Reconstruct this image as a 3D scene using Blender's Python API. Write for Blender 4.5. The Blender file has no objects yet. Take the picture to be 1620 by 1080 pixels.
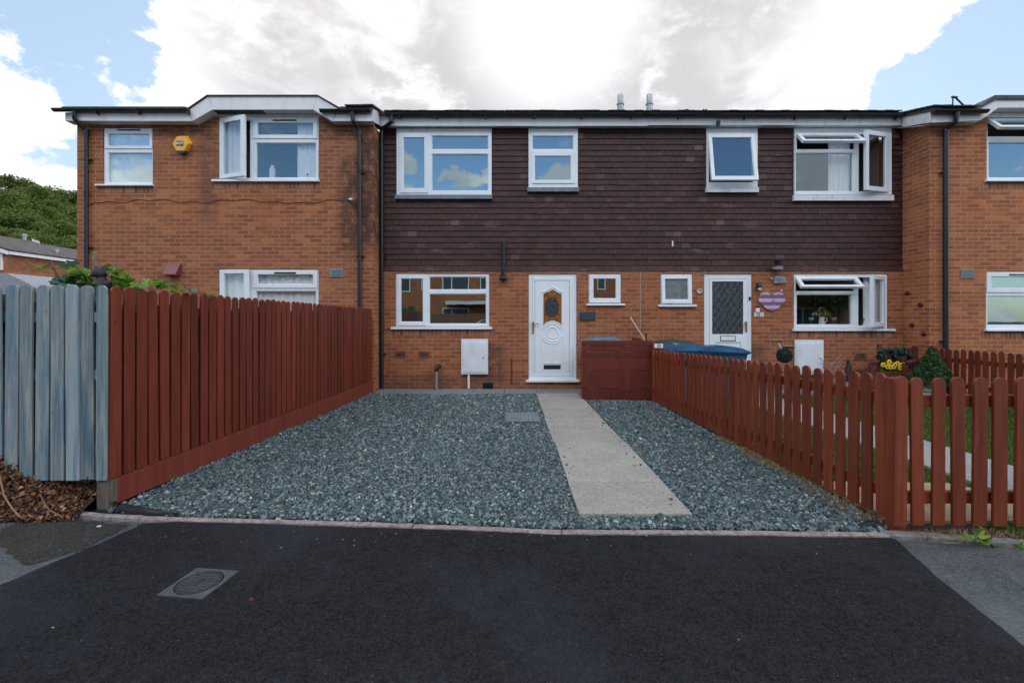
import bpy, bmesh, math, random
import numpy as np
from mathutils import Vector, Matrix, Euler

R = random.Random(7)
PI = math.pi
scene = bpy.context.scene
COL = scene.collection

# ------------------------------------------------------------------ camera
F = 720.0            # focal length in photo pixels (1620 wide)
HX, HY = 808.0, 506.0   # vanishing point of the view in the photo
CZ = 1.345
cam_d = bpy.data.cameras.new("Camera")
cam = bpy.data.objects.new("Camera", cam_d)
COL.objects.link(cam)
cam.location = (0, 0, CZ)
cam.rotation_euler = (PI / 2, 0, 0)
cam_d.sensor_width = 36
cam_d.lens = 36 * F / 1620
cam_d.shift_x = (810 - HX) / 1620
cam_d.shift_y = (HY - 540) / 1620
cam_d.clip_start = 0.05
cam_d.clip_end = 1500
scene.camera = cam

# ------------------------------------------------------------------ colour management
scene.view_settings.view_transform = 'Standard'
scene.view_settings.look = 'None'
scene.view_settings.gamma = 1
scene.view_settings.exposure = 0.87
scene.render.engine = 'CYCLES'
scene.cycles.use_denoising = True
try:
    scene.cycles.denoiser = 'OPENIMAGEDENOISE'
except Exception:
    pass
scene.cycles.max_bounces = 6
scene.cycles.transparent_max_bounces = 12
scene.cycles.sample_clamp_indirect = 4
scene.cycles.caustics_reflective = False
scene.cycles.caustics_refractive = False

# ------------------------------------------------------------------ node helper
class NT:
    def __init__(s, nt):
        s.nt = nt; s.n = nt.nodes; s.l = nt.links
    def new(s, t, **kw):
        n = s.n.new(t)
        for k, v in kw.items():
            setattr(n, k, v)
        return n
    def put(s, sock, v):
        if hasattr(v, 'is_linked') or isinstance(v, bpy.types.NodeSocket):
            s.l.new(v, sock)
        else:
            if isinstance(v, (tuple, list)) and len(v) == 3 and sock.type == 'RGBA':
                v = (*v, 1)
            sock.default_value = v
    def math(s, op, a, b=None, c=None, clamp=False):
        n = s.new('ShaderNodeMath', operation=op, use_clamp=clamp)
        s.put(n.inputs[0], a)
        if b is not None: s.put(n.inputs[1], b)
        if c is not None: s.put(n.inputs[2], c)
        return n.outputs[0]
    def vmath(s, op, a, b=None, scale=None):
        n = s.new('ShaderNodeVectorMath', operation=op)
        s.put(n.inputs[0], a)
        if b is not None: s.put(n.inputs[1], b)
        if scale is not None: s.put(n.inputs['Scale'], scale)
        return n.outputs['Value'] if op in ('DOT_PRODUCT', 'LENGTH', 'DISTANCE') else n.outputs[0]
    def mix(s, f, a, b, blend='MIX'):
        n = s.new('ShaderNodeMix', data_type='RGBA', blend_type=blend)
        s.put(n.inputs[0], f); s.put(n.inputs[6], a); s.put(n.inputs[7], b)
        return n.outputs[2]
    def ramp(s, f, stops, interp='LINEAR'):
        n = s.new('ShaderNodeValToRGB')
        cr = n.color_ramp; cr.interpolation = interp
        while len(cr.elements) < len(stops): cr.elements.new(0.5)
        for e, (p, c) in zip(cr.elements, stops):
            e.position = p
            e.color = (*c, 1) if isinstance(c, (tuple, list)) else (c, c, c, 1)
        s.put(n.inputs[0], f)
        return n.outputs[0]
    def noise(s, vec, scale, detail=3, rough=0.5, out=0, dist=0.0):
        n = s.new('ShaderNodeTexNoise')
        if vec is not None: s.put(n.inputs['Vector'], vec)
        n.inputs['Scale'].default_value = scale
        n.inputs['Detail'].default_value = detail
        n.inputs['Roughness'].default_value = rough
        n.inputs['Distortion'].default_value = dist
        return n.outputs[out]
    def smooth(s, x, a, b):
        n = s.new('ShaderNodeMapRange', interpolation_type='SMOOTHSTEP')
        s.put(n.inputs[0], x); n.inputs[1].default_value = a; n.inputs[2].default_value = b
        return n.outputs[0]
    def sep(s, v):
        n = s.new('ShaderNodeSeparateXYZ'); s.put(n.inputs[0], v); return n.outputs
    def comb(s, x, y, z):
        n = s.new('ShaderNodeCombineXYZ')
        s.put(n.inputs[0], x); s.put(n.inputs[1], y); s.put(n.inputs[2], z); return n.outputs[0]
    def obj(s):
        return s.new('ShaderNodeTexCoord').outputs['Object']
    def scalev(s, v, x, y, z):
        return s.vmath('MULTIPLY', v, (x, y, z))
    def bump(s, h, strength=0.3, dist=0.01):
        n = s.new('ShaderNodeBump')
        n.inputs['Strength'].default_value = strength
        n.inputs['Distance'].default_value = dist
        s.put(n.inputs['Height'], h)
        return n.outputs[0]

def material(name):
    m = bpy.data.materials.new(name); m.use_nodes = True
    t = NT(m.node_tree)
    for n in list(t.n):
        if n.type != 'OUTPUT_MATERIAL': t.n.remove(n)
    out = [n for n in t.n if n.type == 'OUTPUT_MATERIAL'][0]
    b = t.new('ShaderNodeBsdfPrincipled')
    t.l.new(b.outputs[0], out.inputs['Surface'])
    return m, t, b, out

# ------------------------------------------------------------------ world: sky with broken cloud, sun behind the cloud over the roofs
SUN_EL, SUN_AZ = math.radians(33), math.radians(6)     # azimuth east of +Y
SKY_STRENGTH = 0.1
world = bpy.data.worlds.new("World"); scene.world = world; world.use_nodes = True
t = NT(world.node_tree)
for n in list(t.n): t.n.remove(n)
wo = t.new('ShaderNodeOutputWorld'); bg = t.new('ShaderNodeBackground')
t.l.new(bg.outputs[0], wo.inputs[0])
bg.inputs[1].default_value = SKY_STRENGTH
sky = t.new('ShaderNodeTexSky', sky_type='NISHITA', sun_disc=False)
sky.sun_elevation = SUN_EL; sky.sun_rotation = SUN_AZ
sky.altitude = 100; sky.air_density = 1.0; sky.dust_density = 0.6; sky.ozone_density = 2.0
d = t.new('ShaderNodeTexCoord').outputs['Generated']
dn = t.vmath('NORMALIZE', d)
def direction(px, py):
    v = Vector(((px - HX) / F, 1, (HY - py) / F)); v.normalize(); return v
# clouds are placed by direction in the sky: banks of cloud and gaps of blue
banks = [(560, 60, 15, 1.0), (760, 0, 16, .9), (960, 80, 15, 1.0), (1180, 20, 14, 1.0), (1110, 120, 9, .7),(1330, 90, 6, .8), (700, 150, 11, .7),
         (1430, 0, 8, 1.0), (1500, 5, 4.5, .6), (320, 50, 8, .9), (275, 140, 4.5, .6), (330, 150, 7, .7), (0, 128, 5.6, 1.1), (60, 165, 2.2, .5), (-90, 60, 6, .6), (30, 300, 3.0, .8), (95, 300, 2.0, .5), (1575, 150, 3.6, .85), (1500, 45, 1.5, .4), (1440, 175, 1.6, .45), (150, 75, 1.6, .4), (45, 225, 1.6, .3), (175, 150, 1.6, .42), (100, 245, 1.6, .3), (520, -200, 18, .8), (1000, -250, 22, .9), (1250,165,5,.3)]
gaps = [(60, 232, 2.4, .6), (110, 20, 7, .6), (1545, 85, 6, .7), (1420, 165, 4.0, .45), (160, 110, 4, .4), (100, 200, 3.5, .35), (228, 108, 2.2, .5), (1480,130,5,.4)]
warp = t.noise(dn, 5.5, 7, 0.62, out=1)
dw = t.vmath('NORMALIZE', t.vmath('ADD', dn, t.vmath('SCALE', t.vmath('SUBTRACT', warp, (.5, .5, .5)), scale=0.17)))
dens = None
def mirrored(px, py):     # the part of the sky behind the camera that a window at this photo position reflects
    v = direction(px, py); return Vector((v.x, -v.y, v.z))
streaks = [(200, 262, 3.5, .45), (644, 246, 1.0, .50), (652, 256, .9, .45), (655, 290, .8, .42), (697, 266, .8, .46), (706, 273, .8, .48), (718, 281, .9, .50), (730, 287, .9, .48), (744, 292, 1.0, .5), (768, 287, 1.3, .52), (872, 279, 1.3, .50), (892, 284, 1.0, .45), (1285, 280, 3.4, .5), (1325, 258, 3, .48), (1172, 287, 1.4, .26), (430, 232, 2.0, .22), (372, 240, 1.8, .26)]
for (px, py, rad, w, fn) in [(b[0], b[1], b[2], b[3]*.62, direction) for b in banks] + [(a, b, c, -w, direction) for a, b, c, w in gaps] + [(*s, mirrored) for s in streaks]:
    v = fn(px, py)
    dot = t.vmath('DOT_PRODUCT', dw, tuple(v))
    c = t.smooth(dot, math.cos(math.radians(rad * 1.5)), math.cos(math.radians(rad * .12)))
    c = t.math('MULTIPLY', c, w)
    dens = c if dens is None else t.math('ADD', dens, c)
dens = t.math('MINIMUM', dens, 1.05)
zz = t.sep(dn)
# flatten the fractal towards the horizon so that far clouds look lower and longer
pl = t.vmath('MULTIPLY', dn, (1.0, 1.0, 2.2))
n1 = t.noise(pl, 5.2, 12, 0.62, dist=0.15)
n2 = t.noise(pl, 2.3, 4, 0.5)
n1b = t.noise(dn, 19, 8, .62, dist=.3)
dens = t.math('ADD', dens, t.math('MULTIPLY', t.math('SUBTRACT', n1b, .5), .9))
cover = t.math('ADD', t.math('MULTIPLY_ADD', t.math('SUBTRACT', n1, .5), 2.7, t.math('MULTIPLY', t.math('SUBTRACT', n2, .5), .7)), dens)
# behind the camera: clear and blue low down with a few streaks, bright cloud added above to light the fronts, cleared overhead to spare the ground
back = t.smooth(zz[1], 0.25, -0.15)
side = t.math('MULTIPLY', t.smooth(zz[0], .76, .90), t.smooth(zz[1], .30, .05))  # extra bright bank on the right, added as fill for the fronts
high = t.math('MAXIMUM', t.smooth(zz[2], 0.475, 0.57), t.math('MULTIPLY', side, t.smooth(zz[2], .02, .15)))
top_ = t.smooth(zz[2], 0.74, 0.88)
ventdir = Vector((.418, -.712, .563)).normalized()   # gap shaped into the added bank so the tilted sash mirrors blue
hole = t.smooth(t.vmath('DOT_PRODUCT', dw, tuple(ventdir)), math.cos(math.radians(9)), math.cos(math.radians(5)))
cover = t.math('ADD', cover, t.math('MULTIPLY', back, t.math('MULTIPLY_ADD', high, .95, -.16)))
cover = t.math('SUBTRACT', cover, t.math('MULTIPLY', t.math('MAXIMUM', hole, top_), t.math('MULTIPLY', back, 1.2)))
alpha = t.mix(back, t.smooth(cover, 0.18, 0.47), t.smooth(cover, .16, .50))
alpha = t.sep(alpha)[0]
thick = t.smooth(cover, 0.45, 1.05)
sunv = direction(870, 20)
glow = t.smooth(t.vmath('DOT_PRODUCT', dn, tuple(sunv)), math.cos(math.radians(12.5)), math.cos(math.radians(1)))
n3 = t.noise(t.vmath('MULTIPLY', dn, (1.0, 1.0, 1.6)), 7.0, 6, 0.6, dist=.4)
n4 = t.noise(t.vmath('MULTIPLY', dn, (1.0, 1.0, 1.6)), 2.6, 4, 0.55)
grey = t.math('MULTIPLY', thick, t.smooth(t.math('ADD', t.math('MULTIPLY', n3, .52), t.math('MULTIPLY', n4, .48)), 0.32, 0.56))
grey = t.math('MULTIPLY', grey, t.math('SUBTRACT', 1.0, t.math('MULTIPLY', glow, .85)))
grey = t.math('MULTIPLY', grey, t.smooth(t.vmath('DOT_PRODUCT', dn, tuple(direction(800, 60))), math.cos(math.radians(36)), math.cos(math.radians(24))))
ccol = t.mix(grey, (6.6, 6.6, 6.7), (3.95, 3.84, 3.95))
lit = t.mix(high, t.mix(t.smooth(n3, .35, .6), (7.0, 6.5, 6.0), (4.2, 4.2, 4.4)), (22, 22, 22.6))  # upper band made over-bright as added fill for the house fronts
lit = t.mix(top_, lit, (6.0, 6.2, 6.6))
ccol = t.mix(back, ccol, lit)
skyc = sky.outputs[0]
front = t.smooth(zz[1], -0.2, 0.5)
veil = t.math('MULTIPLY', front, 0.5)
skyc = t.mix(veil, skyc, (3.7, 4.6, 5.3))          # thin high haze on the sun's side
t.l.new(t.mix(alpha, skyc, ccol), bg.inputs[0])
world.cycles.sampling_method = 'MANUAL'
world.cycles.sample_map_resolution = 1024

sun_d = bpy.data.lights.new("Sun", 'SUN'); sun = bpy.data.objects.new("Sun", sun_d); COL.objects.link(sun)
sun_d.energy = 0.7; sun_d.angle = math.radians(12); sun_d.color = (1, .95, .87)
sd = Vector((math.sin(SUN_AZ) * math.cos(SUN_EL), math.cos(SUN_AZ) * math.cos(SUN_EL), math.sin(SUN_EL)))
sun.rotation_euler = sd.to_track_quat('Z', 'Y').to_euler()
sun.location = (0, 30, 30)

# ------------------------------------------------------------------ geometry helpers
def P(px, py, Y):      # photo measurement at a known distance -> metres
    return Vector(((px - HX) * Y / F, Y, CZ - (py - HY) * Y / F))
def PX(px, Y): return (px - HX) * Y / F
def PZ(py, Y): return CZ - (py - HY) * Y / F
def G(px, py, z=0.0):  # photo measurement on the ground
    Y = F * (CZ - z) / (py - HY)
    return Vector(((px - HX) * Y / F, Y, z))

ORG = {}
def tag(o, label=None, cat=None, group=None, kind=None):
    if label: o['label'] = label
    if cat: o['category'] = cat
    if group: o['group'] = group
    if kind: o['kind'] = kind
    return o
def thing(name, label, cat, loc=(0, 0, 0), group=None):
    o = bpy.data.objects.new(name, None); COL.objects.link(o)
    o.location = loc; o.empty_display_size = .2; ORG[o.name] = Vector(loc)
    return tag(o, label, cat, group)

class MB:
    def __init__(s): s.v = []; s.f = []
    def add(s, vs, fs, xf=None):
        b = len(s.v)
        s.v += [tuple(xf(Vector(v))) for v in vs] if xf else [tuple(v) for v in vs]
        s.f += [tuple(i + b for i in f) for f in fs]
        return s
    def box(s, x0, x1, y0, y1, z0, z1, xf=None):
        return s.add([(x0,y0,z0),(x1,y0,z0),(x1,y1,z0),(x0,y1,z0),(x0,y0,z1),(x1,y0,z1),(x1,y1,z1),(x0,y1,z1)],
              [(0,3,2,1),(4,5,6,7),(0,1,5,4),(1,2,6,5),(2,3,7,6),(3,0,4,7)], xf)
    def cbox(s, c, sz, rot=(0,0,0), xf=None):
        m = Euler(rot).to_matrix(); c = Vector(c); h = Vector(sz) / 2
        def g(v):
            w = m @ v + c
            return xf(w) if xf else w
        return s.box(-h.x, h.x, -h.y, h.y, -h.z, h.z, g)
    def prism(s, pts, y0, y1, xf=None):      # pts: (x,z) outline, extruded along y
        n = len(pts)
        a = sum(pts[i][0]*pts[(i+1)%n][1]-pts[(i+1)%n][0]*pts[i][1] for i in range(n))
        if a < 0: pts = pts[::-1]
        vs = [(x, y0, z) for x, z in pts] + [(x, y1, z) for x, z in pts]
        fs = [tuple(range(n)), tuple(range(2*n-1, n-1, -1))]
        for i in range(n):
            j = (i+1) % n; fs.append((j, i, i+n, j+n))
        return s.add(vs, fs, xf)
    def slab(s, pts, z0, z1, xf=None):       # pts: (x,y) outline, extruded along z
        n = len(pts)
        a = sum(pts[i][0]*pts[(i+1)%n][1]-pts[(i+1)%n][0]*pts[i][1] for i in range(n))
        if a < 0: pts = pts[::-1]
        vs = [(x, y, z0) for x, y in pts] + [(x, y, z1) for x, y in pts]
        fs = [tuple(range(n-1, -1, -1)), tuple(range(n, 2*n))]
        for i in range(n):
            j = (i+1) % n; fs.append((i, j, j+n, i+n))
        return s.add(vs, fs, xf)
    def xprism(s, pts, x0, x1, xf=None):     # pts: (y,z) outline, extruded along x
        n = len(pts)
        a = sum(pts[i][0]*pts[(i+1)%n][1]-pts[(i+1)%n][0]*pts[i][1] for i in range(n))
        if a < 0: pts = pts[::-1]
        vs = [(x0, y, z) for y, z in pts] + [(x1, y, z) for y, z in pts]
        fs = [tuple(range(n-1, -1, -1)), tuple(range(n, 2*n))]
        for i in range(n):
            j = (i+1) % n; fs.append((i, j, j+n, i+n))
        return s.add(vs, fs, xf)
    def tube(s, pts, r, seg=8, xf=None, closed=False, flat=None):
        pts = [Vector(p) for p in pts]; n = len(pts)
        rs = r if isinstance(r, (list, tuple)) else [r]*n
        vs = []; up = Vector((0, 0, 1))
        prev = None
        for i, p in enumerate(pts):
            if closed: tan = pts[(i+1) % n] - pts[i-1]
            else: tan = pts[min(i+1, n-1)] - pts[max(i-1, 0)]
            tan.normalize()
            if prev is None:
                a = Vector((0, 1, 0)) if abs(tan.y) < .9 else Vector((1, 0, 0))
            else: a = prev
            u = (a - tan * a.dot(tan)).normalized(); prev = u; w = tan.cross(u)
            for k in range(seg):
                an = 2*PI*k/seg + (PI/seg)
                q = u*math.cos(an)*rs[i]*(flat or 1) + w*math.sin(an)*rs[i]
                vs.append(p + q)
        fs = []
        m = n if closed else n-1
        for i in range(m):
            for k in range(seg):
                a = i*seg+k; b = i*seg+(k+1) % seg; c = ((i+1) % n)*seg+(k+1) % seg; e = ((i+1) % n)*seg+k
                fs.append((a, b, c, e))
        if not closed:
            fs.append(tuple(range(seg-1, -1, -1))); fs.append(tuple(range((n-1)*seg, n*seg)))
        return s.add(vs, fs, xf)
    def lathe(s, prof, c=(0,0,0), seg=16, xf=None):   # prof (r,z)
        vs = []; fs = []; n = len(prof)
        for r_, z in prof:
            for k in range(seg):
                a = 2*PI*k/seg
                vs.append((c[0]+r_*math.cos(a), c[1]+r_*math.sin(a), c[2]+z))
        for i in range(n-1):
            for k in range(seg):
                fs.append((i*seg+k, i*seg+(k+1) % seg, (i+1)*seg+(k+1) % seg, (i+1)*seg+k))
        fs.append(tuple(range(seg-1, -1, -1))); fs.append(tuple(range((n-1)*seg, n*seg)))
        return s.add(vs, fs, xf)
    def ball(s, c, r, seg=16, rings=10, sq=(1,1,1), rot=None):
        prof = [(math.sin(PI*i/rings), -math.cos(PI*i/rings)) for i in range(rings+1)]
        prof[0] = (.02, -1); prof[-1] = (.02, 1)
        m = Euler(rot).to_matrix() if rot else None
        def xf(v):
            v = Vector((v.x*r*sq[0], v.y*r*sq[1], v.z*r*sq[2]))
            if m: v = m @ v
            return v + Vector(c)
        return s.lathe(prof, (0,0,0), seg, xf)
    def plate(s, x0, x1, z0, z1, y0, y1, holes=(), xf=None):   # upright plate with rectangular holes
        xs = sorted({x0, x1, *[min(max(h[0], x0), x1) for h in holes], *[min(max(h[1], x0), x1) for h in holes]})
        zs = sorted({z0, z1, *[min(max(h[2], z0), z1) for h in holes], *[min(max(h[3], z0), z1) for h in holes]})
        def solid(i, j):
            if i < 0 or j < 0 or i >= len(xs)-1 or j >= len(zs)-1: return False
            cx = (xs[i]+xs[i+1])/2; cz = (zs[j]+zs[j+1])/2
            return not any(h[0] < cx < h[1] and h[2] < cz < h[3] for h in holes)
        idx = {}; vs = []; fs = []
        def V(i, j, k):
            key = (i, j, k)
            if key not in idx:
                idx[key] = len(vs); vs.append((xs[i], (y0, y1)[k], zs[j]))
            return idx[key]
        for i in range(len(xs)-1):
            for j in range(len(zs)-1):
                if not solid(i, j): continue
                fs.append((V(i,j,0), V(i+1,j,0), V(i+1,j+1,0), V(i,j+1,0)))
                fs.append((V(i,j+1,1), V(i+1,j+1,1), V(i+1,j,1), V(i,j,1)))
                if not solid(i-1, j): fs.append((V(i,j,1), V(i,j,0), V(i,j+1,0), V(i,j+1,1)))
                if not solid(i+1, j): fs.append((V(i+1,j,0), V(i+1,j,1), V(i+1,j+1,1), V(i+1,j+1,0)))
                if not solid(i, j-1): fs.append((V(i,j,1), V(i+1,j,1), V(i+1,j,0), V(i,j,0)))
                if not solid(i, j+1): fs.append((V(i,j+1,0), V(i+1,j+1,0), V(i+1,j+1,1), V(i,j+1,1)))
        return s.add(vs, fs, xf)
    def build(s, name, mat, parent=None, smooth=False, bevel=0, origin=None, label=None):
        if parent is not None: org = ORG[parent.name]
        elif origin is not None: org = Vector(origin)
        else:
            a = np.array(s.v); org = Vector(((a[:,0].min()+a[:,0].max())/2, (a[:,1].min()+a[:,1].max())/2, a[:,2].min()))
        me = bpy.data.meshes.new(name)
        me.from_pydata([(v[0]-org.x, v[1]-org.y, v[2]-org.z) for v in s.v], [], s.f)
        me.update()
        o = bpy.data.objects.new(name, me); COL.objects.link(o)
        ORG[o.name] = org.copy()
        if parent is not None: o.parent = parent
        else: o.location = org
        for m in (mat if isinstance(mat, (list, tuple)) else [mat]): me.materials.append(m)
        if smooth:
            me.polygons.foreach_set('use_smooth', [True]*len(me.polygons))
            try: me.set_sharp_from_angle(angle=math.radians(40))
            except Exception: pass
        if bevel:
            md = o.modifiers.new('Bevel', 'BEVEL'); md.width = bevel; md.segments = 2; md.limit_method = 'ANGLE'
        if label: o['label'] = label
        return o

def hinge(axis, org, ang):
    m = Matrix.Rotation(ang, 3, axis); org = Vector(org)
    return lambda v: m @ (v - org) + org

def numpy_mesh(name, V, Fq, mat, origin=(0,0,0), label=None, cat=None, kind=None, parent=None, smooth=False, group=None):
    """V (n,3) float, Fq (m,k) int"""
    V = np.asarray(V, dtype=np.float32) - np.asarray(origin, dtype=np.float32); Fq = np.asarray(Fq, dtype=np.int32)
    me = bpy.data.meshes.new(name)
    k = Fq.shape[1]
    me.vertices.add(len(V)); me.vertices.foreach_set('co', V.ravel())
    me.loops.add(Fq.size); me.loops.foreach_set('vertex_index', Fq.ravel())
    me.polygons.add(len(Fq)); me.polygons.foreach_set('loop_start', np.arange(0, Fq.size, k, dtype=np.int32))
    me.polygons.foreach_set('use_smooth', np.full(len(Fq), smooth))
    me.update(calc_edges=True); me.validate()
    me.materials.append(mat)
    o = bpy.data.objects.new(name, me); COL.objects.link(o)
    ORG[o.name] = Vector(origin)
    if parent is not None: o.parent = parent
    else: o.location = origin
    return tag(o, label, cat, group, kind)

def text_into(mb, txt, x, z, y, size, depth=.003, align='CENTER', xf=None):
    cu = bpy.data.curves.new('lettering', 'FONT'); cu.body = txt; cu.size = size; cu.extrude = depth/2
    cu.align_x = align; cu.align_y = 'CENTER'
    cu.offset = size*.006
    o = bpy.data.objects.new('lettering', cu); COL.objects.link(o)
    dg = bpy.context.evaluated_depsgraph_get(); me = o.evaluated_get(dg).to_mesh()
    vs = [(v.co.x + x, y - v.co.z, v.co.y + z) for v in me.vertices]; fs = [tuple(p.vertices) for p in me.polygons]
    mb.add(vs, fs, xf)
    o.evaluated_get(dg).to_mesh_clear()
    bpy.data.objects.remove(o); bpy.data.curves.remove(cu)
    return mb

# ------------------------------------------------------------------ materials
def plain(name, col, rough=.5, metal=0.0, var=.12, scale=6, bump=.15, bscale=None, spec=.5, dirt=None, stretch=(1,1,1), trans=0):
    m, t, b, out = material(name)
    ob = t.scalev(t.obj(), *stretch)
    n = t.noise(ob, scale, 5, .6)
    rnd = t.new('ShaderNodeObjectInfo').outputs['Random']
    dark = tuple(c*(1-var*1.6) for c in col); lite = tuple(min(1, c*(1+var)) for c in col)
    c = t.ramp(n, [(.3, dark), (.7, lite)])
    hv = t.new('ShaderNodeHueSaturation'); t.put(hv.inputs['Color'], c)
    t.put(hv.inputs['Value'], t.math('MULTIPLY_ADD', rnd, var*.8, 1-var*.4))
    c = hv.outputs[0]
    if dirt:
        dn_ = t.noise(t.scalev(t.obj(), 1, 1, .35), dirt[1], 6, .65)
        c = t.mix(t.math('MULTIPLY', t.smooth(dn_, .5, .75), dirt[2]), c, dirt[0])
    t.put(b.inputs['Base Color'], c)
    b.inputs['Roughness'].default_value = rough; b.inputs['Metallic'].default_value = metal
    b.inputs['Specular IOR Level'].default_value = spec
    if bump: t.put(b.inputs['Normal'], t.bump(t.noise(ob, bscale or scale*6, 4, .6), bump, .004))
    return m

M = {}
M['upvc'] = plain('white_upvc', (.77, .825, .86), .28, var=.03, scale=3, bump=.03, dirt=((.42, .43, .42), 5, .18))
M['upvc_old'] = plain('white_painted_timber', (.70, .71, .72), .45, var=.05, scale=4, bump=.1, dirt=((.22, .23, .22), 9, .55))
M['fascia'] = plain('white_fascia', (.72, .73, .75), .38, var=.05, scale=2, bump=.05, dirt=((.3, .31, .3), 6, .35))
M['black'] = plain('black_plastic', (.007, .010, .013), .45, var=.2, scale=5, bump=.05)
M['gutter'] = plain('weathered_gutter', (.016, .022, .025), .55, var=.35, scale=4, bump=.1, dirt=((.07, .07, .06), 8, .5))
M['grey_pipe'] = plain('grey_pipe', (.25, .27, .29), .4, var=.1, scale=5, bump=.05, dirt=((.12, .11, .1), 9, .5))
M['flue'] = plain('galvanised_flue', (.34, .36, .38), .4, metal=.5, var=.1, scale=8, bump=.05)
M['felt'] = plain('roof_felt', (.055, .065, .065), .85, var=.25, scale=8, bump=.4)
M['lead'] = plain('lead_flashing', (.16, .19, .22), .55, metal=.3, var=.15, scale=9, bump=.3, dirt=((.4, .41, .4), 14, .4))
M['room'] = plain('room_plaster', (.22, .20, .18), .9, var=.1, scale=2, bump=0)
M['dark_room'] = plain('room_carpet', (.06, .05, .045), .9, var=.1, scale=2, bump=0)
M['gold'] = plain('brass', (.62, .42, .15), .3, metal=.9, var=.1, scale=20, bump=0)
M['steel'] = plain('steel', (.5, .5, .5), .3, metal=.9, var=.1, scale=20, bump=.05)
M['vent'] = plain('grey_vent', (.26, .28, .31), .6, var=.1, scale=12, bump=.2)
M['terracotta'] = plain('maroon_plastic', (.16, .035, .035), .5, var=.1, scale=12, bump=.05)
M['stone'] = plain('weathered_statue_stone', (.045, .05, .06), .8, var=.35, scale=18, bump=.5)
M['clay'] = plain('clay_airbrick', (.22, .10, .06), .8, var=.25, scale=16, bump=.4)
M['slate'] = plain('slate', (.035, .05, .065), .5, var=.25, scale=14, bump=.3)
M['soil'] = plain('dark_soil', (.035, .024, .016), .95, var=.4, scale=20, bump=.8)
M['kerb'] = plain('pinkish_concrete_edging', (.27, .225, .215), .9, var=.3, scale=30, bump=.8, bscale=120, dirt=((.09, .085, .08), 12, .6))
M['grey_kerb'] = plain('grey_concrete_kerb', (.17, .165, .16), .9, var=.3, scale=25, bump=.8, bscale=110, dirt=((.07, .07, .065), 10, .6))
M['membrane'] = plain('black_weed_membrane', (.012, .014, .018), .6, var=.2, scale=20, bump=.6)
M['bluebin'] = plain('blue_bin_plastic', (.012, .078, .165), .38, var=.15, scale=5, bump=.1, bscale=90, dirt=((.16, .2, .24), 9, .35))
M['greybin'] = plain('grey_blue_bin_plastic', (.09, .15, .19), .42, var=.25, scale=7, bump=.1, bscale=90, dirt=((.22, .26, .28), 7, .5))
M['greenbin'] = plain('dark_green_bin_plastic', (.03, .06, .05), .45, var=.2, scale=6, bump=.1, bscale=90, dirt=((.1, .12, .11), 9, .5))
M['tan_paving'] = plain('tan_patio_slab', (.50, .34, .22), .85, var=.12, scale=6, bump=.35, bscale=70)
M['twig'] = plain('dry_twig', (.22, .14, .08), .85, var=.3, scale=25, bump=.4)
M['white_enamel'] = plain('white_box_plastic', (.72, .76, .80), .42, var=.05, scale=4, bump=.05, dirt=((.35, .36, .36), 7, .3))
M['bench'] = plain('bench_stain', (.115, .03, .026), .5, var=.25, scale=12, bump=.3, stretch=(1, 1, 1))
M['pot'] = plain('glazed_pot', (.38, .45, .42), .35, var=.3, scale=22, bump=.1, stretch=(.2, .2, 1))
M['amber'] = plain('amber_leaded_glass', (.27, .11, .035), .12, var=.25, scale=9, bump=.15)
M['obscure'] = plain('grey_obscure_glass', (.06, .075, .085), .25, var=.5, scale=22, bump=.5)
M['lamp_white'] = plain('frosted_lamp_plastic', (.6, .6, .56), .4, var=.05, scale=9, bump=0)
M['pink'] = plain('pink_painted_wood', (.62, .34, .56), .55, var=.1, scale=20, bump=.1)
M['mauve'] = plain('grey_mauve_painted_wood', (.13, .13, .17), .55, var=.15, scale=20, bump=.1)
M['yellow'] = plain('yellow_alarm_plastic', (.80, .42, .03), .35, var=.05, scale=5, bump=0)
M['alarm_blue'] = plain('alarm_blue_plastic', (.03, .05, .16), .35, var=.1, scale=5, bump=0)
M['white_ink'] = plain('white_print', (.85, .87, .9), .5, var=.02, scale=5, bump=0)
M['dark_ink'] = plain('dark_print', (.015, .02, .05), .5, var=.05, scale=5, bump=0)
M['cable'] = plain('brown_cable', (.10, .045, .028), .6, var=.2, scale=12, bump=0)
M['ladybird'] = plain('dark_red_enamel', (.14, .012, .02), .2, var=.2, scale=30, bump=0)
M['petal'] = plain('yellow_petal', (.80, .52, .02), .6, var=.15, scale=30, bump=0)
M['pale_pole'] = plain('pinkish_pole_paint', (.52, .36, .32), .5, var=.15, scale=20, bump=.05)
M['post'] = plain('bare_grey_timber', (.14, .12, .10), .85, var=.3, scale=8, bump=.5, stretch=(4, 4, .4))
M['sealant'] = plain('pale_joint_sealant', (.30, .22, .19), .8, var=.1, scale=20, bump=.2)
M['manhole'] = plain('worn_iron_cover', (.085, .10, .105), .62, metal=.25, var=.25, scale=14, bump=.5, bscale=90)
M['manhole_shade'] = plain('shaded_iron_recess', (.028, .032, .034), .75, var=.3, scale=20, bump=.5)  # dark lid base puts the shade of the grooves into the colour
M['chequer'] = plain('galvanised_cover', (.20, .235, .265), .6, metal=.2, var=.15, scale=12, bump=.5, bscale=60)
M['silver'] = plain('silver_car_paint', (.55, .58, .60), .25, metal=.6, var=.03, scale=3, bump=0)
M['tyre'] = plain('tyre_rubber', (.02, .02, .02), .8, var=.1, scale=9, bump=.1)
M['ceramic'] = plain('white_ceramic', (.75, .77, .78), .25, var=.03, scale=9, bump=0)
M['hill'] = plain('hill_grass', (.05, .075, .025), .95, var=.3, scale=.2, bump=.3)

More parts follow.
